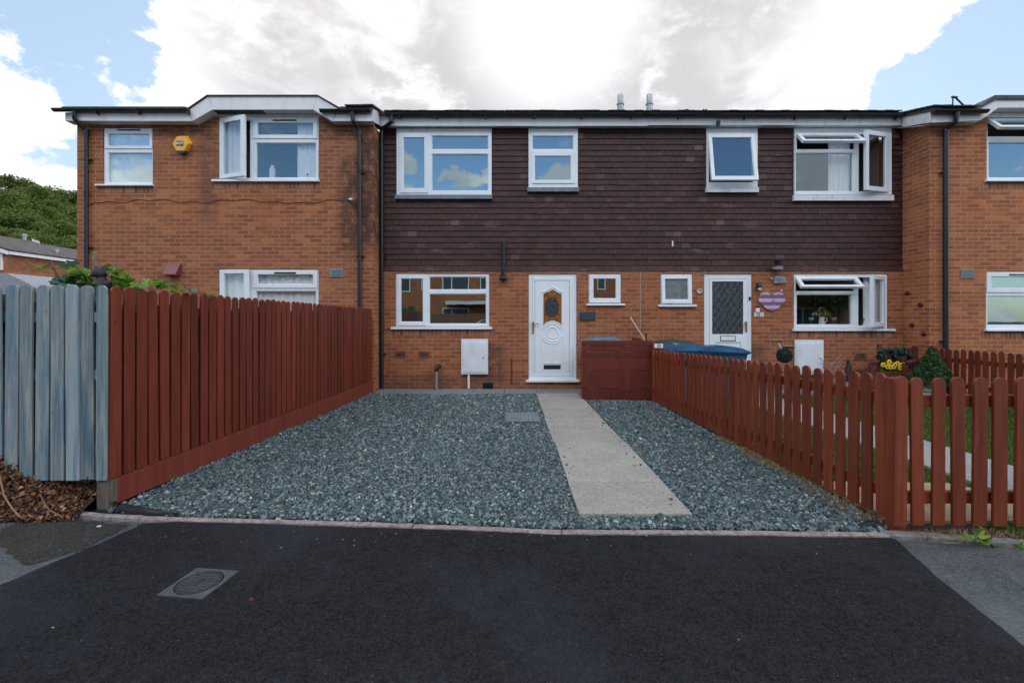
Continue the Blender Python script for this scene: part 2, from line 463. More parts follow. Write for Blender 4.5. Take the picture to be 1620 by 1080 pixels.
def brick_mat(name, stains=(), tint=(1, 1, 1)):
    m, t, b, out = material(name)
    ob = t.obj(); s = t.sep(ob)
    vec = t.comb(t.math('ADD', s[0], s[1]), s[2], 0.0)
    wob = t.noise(ob, 9, 2, .5, out=1)
    vec = t.vmath('ADD', vec, t.vmath('SCALE', t.vmath('SUBTRACT', wob, (.5,.5,.5)), scale=.006))
    br = t.new('ShaderNodeTexBrick'); br.offset = .5; br.squash = 1
    t.put(br.inputs['Vector'], vec)
    br.inputs['Color1'].default_value = (0,0,0,1); br.inputs['Color2'].default_value = (1,1,1,1); br.inputs['Mortar'].default_value = (.5,.5,.5,1)
    br.inputs['Scale'].default_value = 1; br.inputs['Mortar Size'].default_value = .0085; br.inputs['Mortar Smooth'].default_value = .15
    br.inputs['Brick Width'].default_value = .2265; br.inputs['Row Height'].default_value = .075
    sepc = t.sep(br.outputs['Color'])[0]
    fine = t.noise(ob, 60, 4, .65)
    tn = t.math('MULTIPLY_ADD', t.math('SUBTRACT', fine, .5), .35, sepc)
    T = lambda c: tuple(a*k for a, k in zip(c, tint))
    col = t.ramp(tn, [(0, T((.235, .080, .036))), (.2, T((.275, .094, .040))), (.5, T((.31, .110, .048))), (.78, T((.37, .130, .050))), (1.0, T((.41, .160, .066)))])
    # surface weathering: broad patches and per-wall stains
    big = t.noise(ob, .9, 5, .6)
    col = t.mix(t.math('MULTIPLY', t.smooth(big, .5, .75), .35), col, T((.17, .085, .06)))
    hue = t.noise(ob, 3.1, 4, .65)
    col = t.mix(t.math('MULTIPLY', t.smooth(hue, .52, .72), .5), col, T((.21, .068, .050)))
    col = t.mix(t.math('MULTIPLY', t.smooth(hue, .46, .30), .45), col, T((.31, .135, .055)))
    mort = t.ramp(t.noise(ob, 30, 3, .6), [(.3, T((.33, .17, .11))), (.7, T((.43, .25, .165)))])
    mort = t.mix(t.math('MULTIPLY', t.smooth(t.noise(ob, 1.6, 4, .6), .45, .68), .5), mort, T((.24, .11, .07)))
    col = t.mix(br.outputs['Fac'], col, mort)
    eff = t.noise(t.scalev(ob, 1, 1, 2.2), 4.5, 6, .7)
    col = t.mix(t.math('MULTIPLY', t.smooth(eff, .66, .80), .4), col, (.42, .34, .30))
    for (axis_x, w, z0, z1, amt, c) in stains:       # soot and damp: axis, half width, height range
        dx = t.math('ABSOLUTE', t.math('SUBTRACT', s[0], axis_x))
        a = t.smooth(dx, w, w*.25)
        zc = (z0+z1)/2; zh = (z1-z0)/2
        bz = t.smooth(t.math('ABSOLUTE', t.math('SUBTRACT', s[2], zc)), zh, zh*.55)
        nn = t.smooth(t.noise(t.scalev(ob, 1.4, 1, .9), 5.0, 8, .75), .34, .56)
        k = t.math('MULTIPLY', t.math('MULTIPLY', a, bz), t.math('MULTIPLY', nn, amt))
        col = t.mix(k, col, c)
    t.put(b.inputs['Base Color'], col)
    b.inputs['Roughness'].default_value = .88; b.inputs['Specular IOR Level'].default_value = .25
    h = t.math('MULTIPLY_ADD', br.outputs['Fac'], -1.0, t.math('MULTIPLY', fine, .5))
    t.put(b.inputs['Normal'], t.bump(h, .7, .006))
    return m

SOOT = (.045, .035, .03)
M['brick_l'] = brick_mat('orange_brick', [(5.06, .36, 2.3, 4.7, .75, SOOT), (5.42, .34, 2.4, 5.2, .85, SOOT), (2.42, .30, 3.0, 4.9, .6, (.10, .055, .04)), (2.0, .9, 4.65, 5.1, .6, SOOT), (4.7,.9,4.6,5.1,.5,SOOT)])
M['brick_m'] = brick_mat('orange_brick_terrace', [(2.2, .35, .0, 1.0, .7, (.09, .05, .035)), (1.0, 2.6, -.3, .35, .6, (.10, .065, .05)), (7.4, 1.5, .0, .75, .6, (.07, .06, .05))], (.96, .93, .92))
M['brick_r'] = brick_mat('orange_brick_light', [(.05, .25, 4.0, 5.0, .3, SOOT)], (1.12, 1.10, 1.08))

def brick_course_mat():
    m, t, b, out = material('brick_on_edge')
    ob = t.obj(); s = t.sep(ob)
    br = t.new('ShaderNodeTexBrick'); br.offset = 0
    t.put(br.inputs['Vector'], t.comb(t.math('ADD', s[0], s[1]), s[2], 0.0))
    br.inputs['Color1'].default_value = (0,0,0,1); br.inputs['Color2'].default_value = (1,1,1,1)
    br.inputs['Scale'].default_value = 1; br.inputs['Mortar Size'].default_value = .005; br.inputs['Mortar Smooth'].default_value = .2
    br.inputs['Brick Width'].default_value = .075; br.inputs['Row Height'].default_value = 3
    tn = t.math('MULTIPLY_ADD', t.math('SUBTRACT', t.noise(ob, 50, 4, .6), .5), .35, t.sep(br.outputs['Color'])[0])
    col = t.ramp(tn, [(0, (.14, .06, .04)), (.5, (.26, .10, .06)), (1, (.36, .16, .09))])
    col = t.mix(br.outputs['Fac'], col, (.34, .23, .17))
    t.put(b.inputs['Base Color'], col); b.inputs['Roughness'].default_value = .9
    t.put(b.inputs['Normal'], t.bump(t.math('MULTIPLY', br.outputs['Fac'], -1), .6, .005))
    return m
M['course'] = brick_course_mat()

def island_mat(name, stops, rough=.6, noise_amt=.2, nscale=60, patch=None, trans=None, spec=.4, bump=.2, stretch=(1,1,1)):
    m, t, b, out = material(name)
    r_ = t.new('ShaderNodeNewGeometry').outputs['Random Per Island']
    c = t.ramp(r_, stops)
    ob = t.scalev(t.obj(), *stretch)
    n = t.noise(ob, nscale, 4, .6)
    hv = t.new('ShaderNodeHueSaturation'); t.put(hv.inputs['Color'], c)
    t.put(hv.inputs['Value'], t.math('MULTIPLY_ADD', n, noise_amt*2, 1-noise_amt)); c = hv.outputs[0]
    if patch:      # (colour, scale, lo, hi, amount, stretch)
        pn = t.noise(t.scalev(t.obj(), *patch[5]), patch[1], 6, .65)
        c = t.mix(t.math('MULTIPLY', t.smooth(pn, patch[2], patch[3]), patch[4]), c, patch[0])
    t.put(b.inputs['Base Color'], c); b.inputs['Roughness'].default_value = rough; b.inputs['Specular IOR Level'].default_value = spec
    if bump: t.put(b.inputs['Normal'], t.bump(n, bump, .003))
    if trans:
        tr = t.new('ShaderNodeBsdfTranslucent'); t.put(tr.inputs[0], t.mix(.5, c, trans[1]))
        mx = t.new('ShaderNodeMixShader'); mx.inputs[0].default_value = trans[0]
        t.l.new(b.outputs[0], mx.inputs[1]); t.l.new(tr.outputs[0], mx.inputs[2]); t.l.new(mx.outputs[0], out.inputs['Surface'])
    return m
M['tile'] = island_mat('brown_hanging_tile', [(0, (.033, .0110, .009)), (.4, (.042, .0130, .0103)), (.8, (.050, .0155, .0122)), (.95, (.060, .020, .016)), (.985, (.070, .032, .026)), (1, (.12, .07, .06))], .62, .22, 25,
                       patch=((.19, .12, .10), 2.1, .57, .74, .6, (1, 1, 3.8)), bump=.35, stretch=(1, 1, .5))
M['gravel'] = island_mat('slate_chippings', [(0, (.024, .042, .050)), (.3, (.052, .086, .094)), (.55, (.092, .140, .148)), (.8, (.150, .205, .210)), (.94, (.27, .31, .30)), (.975, (.40, .42, .40)), (.982, (.20, .14, .10)), (1, (.60, .60, .56))], .55, .3, 140, bump=.4)
M['leaf'] = island_mat('green_leaf', [(0, (.04, .11, .018)), (.4, (.09, .20, .025)), (.8, (.17, .32, .04)), (1, (.36, .38, .05))], .45, .2, 30, trans=(.35, (.3, .5, .05)))
M['leaf_blue'] = island_mat('grey_green_leaf', [(0, (.05, .12, .08)), (1, (.16, .26, .2))], .45, .2, 30, trans=(.25, (.2, .4, .1)))
M['wood_leaf'] = island_mat('woodland_leaf', [(0, (.030, .055, .012)), (.35, (.055, .10, .018)), (.7, (.095, .15, .022)), (.93, (.17, .19, .03)), (1, (.26, .18, .045))], .6, .25, 3, trans=(.25, (.25, .4, .05)), bump=0)
M['conifer'] = island_mat('conifer_leaf', [(0, (.015, .05, .018)), (.6, (.03, .09, .025)), (1, (.07, .15, .04))], .6, .2, 30, trans=(.15, (.1, .3, .05)))
M['box_leaf'] = island_mat('topiary_leaf', [(0, (.006, .022, .018)), (.6, (.012, .04, .03)), (1, (.03, .08, .055))], .5, .2, 30)
M['grass'] = island_mat('lawn_grass', [(0, (.03, .08, .012)), (.5, (.055, .135, .018)), (.9, (.10, .19, .03)), (1, (.25, .24, .09))], .6, .2, 20, trans=(.3, (.3, .5, .05)), bump=0)
M['straw'] = island_mat('dead_grass', [(0, (.13, .075, .035)), (.5, (.26, .16, .08)), (1, (.42, .30, .17))], .8, .2, 20, bump=0)
M['dead_leaf'] = island_mat('dead_leaf', [(0, (.020, .009, .006)), (.35, (.065, .026, .011)), (.7, (.14, .055, .02)), (.92, (.24, .12, .05)), (1, (.28, .25, .17))], .7, .3, 30, bump=.3)
M['curtain'] = island_mat('sheer_white_curtain', [(0, (.88, .89, .90)), (1, (.92, .92, .93))], .8, .03, 4, trans=(.10, (.9, .9, .95)), bump=0)
M['flower'] = island_mat('flower_petals', [(0, (.35, .03, .05)), (.5, (.6, .2, .25)), (1, (.8, .7, .65))], .6, .1, 30, bump=0)

def wood_mat(name, stops, grain=.4, rough=.6, worn=None, knots=.5, gloss_bump=.5):
    m, t, b, out = material(name)
    rnd = t.new('ShaderNodeObjectInfo').outputs['Random']
    ob = t.vmath('ADD', t.obj(), t.comb(t.math('MULTIPLY', rnd, 37), t.math('MULTIPLY', rnd, 11), t.math('MULTIPLY', rnd, 23)))
    g = t.noise(t.scalev(ob, 38, 38, 1.6), 1, 6, .62, dist=.7)
    g2 = t.noise(t.scalev(ob, 9, 9, .8), 1, 4, .6, dist=1.2)
    v = t.math('ADD', t.math('MULTIPLY', g, grain), t.math('MULTIPLY', g2, 1-grain))
    c = t.ramp(v, stops)
    hv = t.new('ShaderNodeHueSaturation'); t.put(hv.inputs['Color'], c)
    t.put(hv.inputs['Value'], t.math('MULTIPLY_ADD', rnd, .42, .79)); c = hv.outputs[0]
    vo = t.new('ShaderNodeTexVoronoi'); t.put(vo.inputs['Vector'], t.scalev(ob, 7, 7, 3.2)); vo.inputs['Scale'].default_value = 1
    kn = t.math('MULTIPLY', t.smooth(vo.outputs['Distance'], .11, .03), knots)
    c = t.mix(kn, c, tuple(x*.25 for x in stops[0][1]))
    if worn:
        w = t.noise(t.scalev(ob, 16, 16, 1.4), 1, 6, .7)
        c = t.mix(t.math('MULTIPLY', t.smooth(w, worn[1], worn[2]), worn[3]), c, worn[0])
    t.put(b.inputs['Base Color'], c); b.inputs['Roughness'].default_value = rough; b.inputs['Specular IOR Level'].default_value = .35
    t.put(b.inputs['Normal'], t.bump(v, gloss_bump, .004))
    return m
M['redwood'] = wood_mat('red_brown_fence_stain', [(.3, (.086, .0145, .0065)), (.5, (.135, .024, .0105)), (.7, (.20, .040, .018))], .45, .55, worn=((.27, .10, .05), .56, .74, .5))
M['redgravel'] = wood_mat('red_brown_gravel_board', [(.3, (.10, .019, .012)), (.5, (.14, .028, .017)), (.7, (.18, .038, .022))], .3, .6, knots=.3)
M['picket'] = wood_mat('picket_stain', [(.3, (.108, .021, .009)), (.5, (.172, .035, .0145)), (.7, (.242, .056, .023))], .45, .55, worn=((.30, .14, .08), .58, .76, .45))
M['bluewood'] = wood_mat('weathered_blue_fence_stain', [(.30, (.060, .125, .175)), (.46, (.13, .205, .25)), (.58, (.24, .30, .31)), (.70, (.36, .38, .35))], .6, .8, worn=((.33, .34, .31), .46, .66, .7), knots=.9, gloss_bump=.8)
M['binwood'] = wood_mat('bin_store_stain', [(.3, (.075, .014, .008)), (.5, (.115, .022, .012)), (.7, (.155, .032, .017))], .4, .55)
M['fencewood'] = wood_mat('brown_fence_timber', [(.3, (.10, .05, .03)), (.7, (.22, .11, .06))], .4, .7)
M['rail'] = wood_mat('rail_timber', [(.3, (.085, .02, .014)), (.7, (.16, .045, .03))], .4, .7)

def asphalt(name, dark, lite, speck, sp_amt=.5, patch=.3, bump=.5, rough=.9):
    m, t, b, out = material(name)
    ob = t.obj()
    n = t.noise(ob, 170, 3, .7); big = t.noise(ob, .8, 5, .6)
    mid = t.noise(ob, 9, 4, .6)
    ag = t.new('ShaderNodeTexVoronoi'); t.put(ag.inputs['Vector'], ob); ag.inputs['Scale'].default_value = 135
    agv = t.sep(ag.outputs['Color'])[1]
    tex_ = t.noise(ob, 26, 4, .7)
    v = t.math('ADD', t.math('MULTIPLY_ADD', n, .35, t.math('MULTIPLY', agv, .22)), t.math('MULTIPLY_ADD', mid, .18, t.math('MULTIPLY', tex_, .26)))
    c = t.ramp(v, [(.36, dark), (.64, lite)])
    c = t.mix(t.math('MULTIPLY', t.smooth(big, .42, .68), patch), c, tuple(x*1.5 for x in lite))
    vo = t.new('ShaderNodeTexVoronoi'); t.put(vo.inputs['Vector'], ob); vo.inputs['Scale'].default_value = 95
    pk = t.math('GREATER_THAN', t.sep(vo.outputs['Color'])[0], 1-sp_amt*.06)
    k = t.math('MULTIPLY', pk, t.smooth(vo.outputs['Distance'], .34, .15))
    c = t.mix(k, c, speck)
    t.put(b.inputs['Base Color'], c); b.inputs['Roughness'].default_value = rough; b.inputs['Specular IOR Level'].default_value = .12
    t.put(b.inputs['Normal'], t.bump(t.math('ADD', t.math('ADD', n, ag.outputs['Distance']), t.math('MULTIPLY', vo.outputs['Distance'], .5)), bump, .008))
    return m
M['tarmac'] = asphalt('new_black_tarmac', (.0070, .0075, .0092), (.039, .041, .047), (.16, .16, .16), .3, .38, 1.0)
M['old_tarmac'] = asphalt('worn_grey_pavement', (.040, .050, .058), (.145, .155, .16), (.34, .34, .32), 1.2, .4, .9)
M['road'] = asphalt('road_asphalt', (.025, .028, .032), (.07, .07, .075), (.2, .2, .2), .8, .3, .7)
M['ground'] = asphalt('trodden_earth', (.03, .025, .02), (.08, .065, .05), (.2, .18, .15), 1, .4, .8)
M['gravel_bed'] = asphalt('gravel_bed', (.005, .009, .012), (.03, .045, .05), (.2, .22, .22), 2, .2, 1)
M['lawn_soil'] = asphalt('lawn_soil', (.02, .035, .01), (.05, .075, .02), (.12, .1, .05), 1, .3, 1)
M['patch_soil'] = asphalt('damp_grit_patch', (.022, .024, .024), (.075, .072, .062), (.3, .3, .27), 2.5, .4, 1)

def slab_mat(name, c0, c1, joint=None):
    m, t, b, out = material(name)
    ob = t.obj(); r_ = t.new('ShaderNodeNewGeometry').outputs['Random Per Island']
    f = t.noise(ob, 85, 4, .85); big = t.noise(ob, 3, 5, .6)
    c = t.ramp(t.math('ADD', t.math('MULTIPLY', f, .82), t.math('MULTIPLY', big, .18)), [(.36, c0), (.60, c1)])
    pits = t.smooth(t.noise(ob, 60, 2, .5), .40, .30)
    c = t.mix(t.math('MULTIPLY', pits, .5), c, tuple(x*.35 for x in c0))
    hv = t.new('ShaderNodeHueSaturation'); t.put(hv.inputs['Color'], c); t.put(hv.inputs['Value'], t.math('MULTIPLY_ADD', r_, .14, .93))
    t.put(b.inputs['Base Color'], hv.outputs[0]); b.inputs['Roughness'].default_value = .85
    t.put(b.inputs['Normal'], t.bump(f, .6, .004))
    return m
M['path'] = slab_mat('textured_path_slab', (.19, .18, .158), (.46, .43, .38))
M['paving'] = slab_mat('grey_paving_slab', (.13, .15, .155), (.24, .26, .26))
M['npath'] = slab_mat('neighbour_path_slab', (.22, .22, .20), (.36, .35, .33))

def roof_mat():
    m, t, b, out = material('interlocking_roof_tile')
    ob = t.obj(); s = t.sep(ob)
    br = t.new('ShaderNodeTexBrick'); t.put(br.inputs['Vector'], t.comb(s[0], t.math('MULTIPLY', s[1], 1.05), 0.0))
    br.inputs['Scale'].default_value = 1; br.inputs['Brick Width'].default_value = .3; br.inputs['Row Height'].default_value = .33
    br.inputs['Mortar Size'].default_value = .012; br.offset = 0
    br.inputs['Color1'].default_value = (.05, .04, .04, 1); br.inputs['Color2'].default_value = (.10, .085, .08, 1); br.inputs['Mortar'].default_value = (.02, .02, .02, 1)
    c = t.mix(t.math('MULTIPLY', t.smooth(t.noise(ob, 2, 5, .6), .5, .7), .4), br.outputs['Color'], (.13, .13, .11))
    t.put(b.inputs['Base Color'], c); b.inputs['Roughness'].default_value = .85
    t.put(b.inputs['Normal'], t.bump(t.math('MULTIPLY', br.outputs['Fac'], -1), .6, .02))
    return m
M['roof'] = roof_mat()

def glass_mat(name, base_refl, tint, rough=0.0, wav=.02):
    m, t, b, out = material(name)
    t.n.remove(b)
    ob = t.obj()
    nb = t.bump(t.noise(ob, 2.2, 2, .4), wav, .02)
    gl = t.new('ShaderNodeBsdfGlossy'); gl.inputs['Roughness'].default_value = rough
    gl.inputs['Color'].default_value = (.70, .92, 1, 1); t.put(gl.inputs['Normal'], nb)
    tr = t.new('ShaderNodeBsdfTransparent'); tr.inputs[0].default_value = (*tint, 1)
    fr = t.new('ShaderNodeLayerWeight'); fr.inputs['Blend'].default_value = .5
    mx = t.new('ShaderNodeMixShader')
    t.put(mx.inputs[0], t.math('ADD', t.math('MULTIPLY', t.math('POWER', fr.outputs['Facing'], 4.0), .8), base_refl + .055, clamp=True))
    t.l.new(tr.outputs[0], mx.inputs[1]); t.l.new(gl.outputs[0], mx.inputs[2])
    t.l.new(mx.outputs[0], out.inputs['Surface'])
    return m
M['glass'] = glass_mat('double_glazing', .40, (.90, .93, .93))
M['glass_mid'] = glass_mat('double_glazing_clear', .18, (.94, .96, .96))
M['glass_dull'] = glass_mat('double_glazing_lower', .06, (.94, .96, .96))
M['carglass'] = glass_mat('car_glass', .1, (.2, .22, .22))
def frosted_mat():
    m, t, b, out = material('frosted_glass')
    n = t.noise(t.obj(), 9, 5, .7)
    t.put(b.inputs['Base Color'], t.ramp(n, [(.3, (.10, .12, .13)), (.7, (.22, .23, .23))]))
    b.inputs['Roughness'].default_value = .22
    t.put(b.inputs['Normal'], t.bump(t.noise(t.obj(), 160, 2, .5), .5, .003))
    return m
M['frosted'] = frosted_mat()
# ------------------------------------------------------------------ house building blocks
YT, YL, YR = 8.80, 8.41, 8.25            # facade planes: terrace, left house, right house
XA, XM, XB = -2.53, PX(1013, YT), 7.59   # party lines

def sash_part(house_win, Y, rect, pane, hng, ang, gm, fm='upvc', handle=True):
    x0, x1, z0, z1 = rect; a0, a1, b0, b1 = pane
    xf = None
    if ang:
        th = math.radians(ang)
        if hng == 'T': xf = hinge('X', (0, Y, z1), -th)
        if hng == 'L': xf = hinge('Z', (x0, Y, 0), -th)
        if hng == 'R': xf = hinge('Z', (x1, Y, 0), th)
    m = MB(); m.plate(x0, x1, z0, z1, Y-.016, Y+.040, [pane], xf)
    m.plate(a0-.012, a1+.012, b0-.012, b1+.012, Y+.0, Y+.02, [(a0+.006, a1-.006, b0+.006, b1-.006)], xf)
    m.build('sash', M[fm], house_win, bevel=.004)
    MB().add([(a0, Y+.012, b0), (a1, Y+.012, b0), (a1, Y+.012, b1), (a0, Y+.012, b1)], [(0,1,2,3)], xf).build('pane', M[gm], house_win)

def win(house, Y, outer, panes=(), sashes=(), sill=None, gm='glass', fm='upvc', trickle=None, head=None, sill_h=None, recess=.0, label=None, apron=None, course=True):
    rx = lambda r: (PX(r[0], Y), PX(r[2], Y), PZ(r[3], Y), PZ(r[1], Y))
    x0, x1, z0, z1 = rx(outer)
    Yf = Y + recess
    holes = [rx(p) for p in panes] + [(r[0]+.02, r[1]-.02, r[2]+.02, r[3]-.02) for r in (rx(s[0]) for s in sashes)]
    m = MB(); m.plate(x0+.003, x1-.003, z0+.003, z1-.003, Yf, Yf+.065, holes)
    for h in [rx(p) for p in panes]:    # glazing bead, stepped back
        m.plate(h[0]+.0, h[1]-.0, h[2]+.0, h[3]-.0, Yf+.012, Yf+.05, [(h[0]+.013, h[1]-.013, h[2]+.013, h[3]-.013)])
    w = m.build('window', M[fm], house, bevel=.004, label=label)
    for h in [rx(p) for p in panes]:
        MB().add([(h[0], Yf+.03, h[2]), (h[1], Yf+.03, h[2]), (h[1], Yf+.03, h[3]), (h[0], Yf+.03, h[3])], [(0,1,2,3)]).build('pane', M[gm], w)
    for s in sashes:
        sash_part(w, Yf, rx(s[0]), rx(s[1]), s[2] if len(s) > 2 else None, s[3] if len(s) > 3 else 0, s[4] if len(s) > 4 else gm, fm)
    if sill:
        a0, a1, b0, b1 = rx(sill)
        MB().xprism([(Y-.055, b0+.004), (Y-.055, b1-.006), (Yf-.002, b1+.004), (Yf-.002, b0+.004)], a0, a1).build('sill', M['upvc'], w, bevel=.003)
    if trickle:
        a0, a1, b0, b1 = rx(trickle)
        MB().box(a0, a1, Yf-.03, Yf-.017, b0, b1).build('trickle_vent', M['black'], w)
    if head:
        a0, a1, b0, b1 = rx(head)
        MB().box(a0, a1, Yf+.01, Yf+.06, z1+.002, b1).build('head_panel', M['upvc_old'], w)
    if apron:
        a0, a1, b0, b1 = rx(apron[0])
        MB().box(a0, a1, Y-.03, Y+.03, b0, b1).build('apron', M[apron[1]], w)
    if course and sill:
        a0, a1, b0, b1 = rx(sill)
        MB().box(x0-.08, x1+.08, Y-.0025, Y+.05, b0-.115, b0+.002).build('sill_course', M['course'], w)
    return (x0, x1, z0, z1)

def curtain(name, label, x0, x1, z0, z1, y, folds=9, amp=.025, mat='curtain', gather=0):
    nx = max(16, int((x1-x0)*70)); nz = 8
    V = []; Fq = []
    ph = R.random()*9
    for j in range(nz+1):
        for i in range(nx+1):
            u = i/nx; v = j/nz
            pinch = 1 - gather*math.sin(PI*min(1, v*1.0))*.35
            x = x0+(x1-x0)*(.5+(u-.5)*pinch) if gather else x0+(x1-x0)*u
            yy = y + amp*math.sin(u*folds*2*PI+ph+.5*math.sin(v*2+u*7)) + .4*amp*math.sin(u*folds*4.7*PI+ph)
            V.append((x, yy, z0+(z1-z0)*v))
    for j in range(nz):
        for i in range(nx):
            a = j*(nx+1)+i; Fq.append((a, a+1, a+nx+2, a+nx+1))
    c = Vector(((x0+x1)/2, y, z0))
    return numpy_mesh(name, V, Fq, M[mat], c, label, 'curtain', None, None, True, 'curtains and nets behind the house windows')

def gutter(house, x0, x1, y, ztop, r=.056, mat='gutter', ends=True):
    n = 8; prof = []
    for i in range(n+1):
        a = PI + PI*i/n; prof.append((y+r*math.cos(a), ztop+r*math.sin(a)*1.0))
    for i in range(n, -1, -1):
        a = PI + PI*i/n; prof.append((y+(r-.006)*math.cos(a), ztop+(r-.006)*math.sin(a)))
    m = MB(); b = len(m.v); N = len(prof)
    vs = [(x0, p[0], p[1]) for p in prof] + [(x1, p[0], p[1]) for p in prof]
    fs = [(i, (i+1) % N, (i+1) % N+N, i+N) for i in range(N)]
    k = n+1
    for i in range(n):
        fs.append((i, i+1, N-2-i, N-1-i)); fs.append((i+N, 2*N-1-i, 2*N-2-i, i+1+N))
    m.add(vs, fs)
    if ends:
        half = [(p[0], p[1]) for p in prof[:n+1]]
        m.xprism(half, x0-.006, x0-.001); m.xprism(half, x1+.001, x1+.006)
    return m.build('gutter', M[mat], house, smooth=True)

def bracket(gut, xs, y, z):
    for x in xs:
        MB().box(x-.012, x+.012, y-.01, y+.075, z-.085, z-.052).build('bracket', M['black'], gut)

def downpipe(house, pts, r=.034, clips=(), mat='black', joints=(), yw=None):
    p = MB().tube(pts, r, 12).build('downpipe', M[mat], house, smooth=True)
    for z in joints:
        x, y = pts[-1][0], pts[-1][1]
        MB().tube([(x, y, z-.05), (x, y, z+.05)], r+.007, 12).build('socket', M[mat], p, smooth=True)
    for z in clips:
        x, y = pts[-1][0], pts[-1][1]
        MB().box(x-.075, x+.075, y+.02, y+.05, z-.012, z+.012).tube([(x, y, z-.013), (x, y, z+.013)], r+.005, 12).build('clip', M[mat], p)
    return p

def rooms(house, x0, x1, y0, y1, zmid=2.38, ztop=4.8, curtains=None):
    m = MB()
    m.box(x0+.28, x1-.28, y0+.26, y1, .10, .13)
    m.box(x0+.28, x1-.28, y0+.26, y1, zmid, zmid+.12)
    m.box(x0+.28, x1-.28, y0+.26, y1, ztop+.33, ztop+.36)
    m.box(x0+.28, x1-.28, y1-.55, y1-.5, .13, ztop+.33)
    m.box(x0+.262, x0+.28, y0+.26, y1, .10, ztop+.36); m.box(x1-.28, x1-.262, y0+.26, y1, .10, ztop+.36)
    xm = x0+(x1-x0)*.52
    m.box(xm, xm+.1, y0+.5, y1-.55, .13, zmid); m.box(xm, xm+.1, y0+.5, y1-.55, zmid+.12, ztop+.33)
    return m.build('interior', M['room'], house)

def shell(m, x0, x1, yfront, yback, ztop, left=True, right=True, t=.25):
    if left: m.box(x0, x0+t, yfront+t, yback, 0, ztop)
    if right: m.box(x1-t, x1, yfront+t, yback, 0, ztop)
    m.box(x0+t if left else x0, x1-t if right else x1, yback-t, yback, 0, ztop)
    return m

def gable_side(m, x0, x1, yf, yr, yb, z0, zr):
    m.xprism([(yf, z0), (yr, zr), (yb, z0)], x0, x1)

# ================================================================== LEFT HOUSE
XL0 = PX(122, YL)
left = thing('end_house', 'orange brick house on the left with a box dormer and an open upstairs casement', 'house', (XL0, YL, 0))
zt = PZ(197, YL)
o11 = (163, 202, 241.7, 293.6); o12 = (346, 184.7, 504, 284); o13 = (346, 425.5, 504, 521)
def rX(r, Y): return (PX(r[0], Y), PX(r[2], Y), PZ(r[3], Y), PZ(r[1], Y))
h11 = rX(o11, YL); h12 = rX(o12, YL); h13 = rX(o13, YL)
m = MB(); m.plate(XL0, XA, 0, zt, YL, YL+.25, [h11, (h12[0], h12[1], h12[2], 9), h13])
f = lambda a, b: (PX(a, YL), PZ(b, YL))
m.prism([f(318, 197.0), f(336, 184.7), (h12[0], f(0, 184.7)[1]), (h12[0], zt)], YL, YL+.25)
m.prism([(h12[1], zt), (h12[1], f(0, 184)[1]), f(506, 184), f(528, 197.0)], YL, YL+.25)
shell(m, XL0, XA, YL, 16.6, zt)
wl = m.build('wall', M['brick_l'], left)
rooms(left, XL0, XA, YL, 13, ztop=4.6)
win(left, YL, o11, [(169, 241, 239.5, 288.5)], [((165, 203.5, 240, 235), (170.5, 211.5, 236, 230.5))], sill=(153.6, 292, 244, 295.3), trickle=(186, 204.8, 222, 206.6), recess=.02, gm='glass')
win(left, YL, o12, [(403.5, 225, 499.5, 281)], [((347, 187, 396.5, 282.5), (354, 194.5, 389.5, 276), 'L', 17), ((400, 187.2, 501.5, 219), (407, 194, 495, 213))], sill=(337, 284.4, 506, 288.6), gm='glass_mid', trickle=(432, 189.5, 469, 191.4), recess=.02)
win(left, YL, o13, [(403.5, 460, 499.5, 515)], [((347, 427, 396.5, 520), (355, 433, 390, 514), 'L', 9), ((400, 427.5, 501.5, 455.5), (407, 434, 495, 449.5))], gm='glass_dull', trickle=(434, 430.5, 468, 432.5), recess=.02)
YF = 8.23
g = lambda a, b: (PX(a, YF), PZ(b, YF))
m = MB()
eps = .002
m.prism([g(103, 178), g(298.2, 175), g(303.6, 191.7), g(103, 191.2)], YF, YF+.02)
m.prism([g(298.8, 173.8), g(329, 153), g(335.8, 173.6), g(304.2, 191.7)], YF, YF+.02)
m.prism([g(329.4, 153), g(502.8, 153), g(494.6, 173.6), g(336.2, 173.6)], YF, YF+.02)
m.prism([g(503.2, 153), g(536, 172.5), g(525, 191.7), g(495, 173.4)], YF, YF+.02)
m.prism([g(536.4, 173.5), g(590, 174), g(590, 191.7), g(525.5, 191.7)], YF, YF+.02)
XS = PX(590, YF)
m.xprism([(YF+.022, PZ(191.7, YF)), (YF+.022, PZ(172, YF)+.01), (8.70, 5.30), (8.70, 5.06)], XS-.02, XS)   # board returning beside the terrace
m.build('fascia', M['fascia'], left, bevel=.003)
m = MB()
zs = PZ(191.7, YF)+.004
m.box(PX(103, YF), PX(304, YF), YF+.022, YL-.001, zs, zs+.012)
m.box(PX(525.5, YF), XS-.022, YF+.022, YL-.001, zs, zs+.012)
zs2 = PZ(173.4, YF)+.002
m.box(PX(336, YF), PX(494.6, YF), YF+.022, YL-.001, zs2, zs2+.012)
m.prism([g(304, 191.5), g(336, 173.2), g(336, 171.5), g(304, 189.8)], YF+.022, YL-.001)
m.prism([g(494.6, 173.2), g(525.5, 191.5), g(525.5, 189.8), g(494.6, 171.5)], YF+.022, YL-.001)
m.box(h12[0]-.12, h12[1]+.05, YL+.002, YL+.06, h12[3]+.002, zs2-.002)
m.build('soffit', M['upvc_old'], left)
m = MB()
d0 = .018
top = [g(297, 174), g(328.6, 152.6), g(503.2, 152.6), g(538, 172.4)]
m.prism(top + [(x, z+d0) for x, z in top[::-1]], 8.205, 12.0)
m.prism([(top[0][0], top[0][1]), (top[1][0], top[1][1]-.002), (top[2][0], top[2][1]-.002), (top[3][0], top[3][1])], YF+.024, 12.0)
m.build('dormer_roof', M['felt'], left)
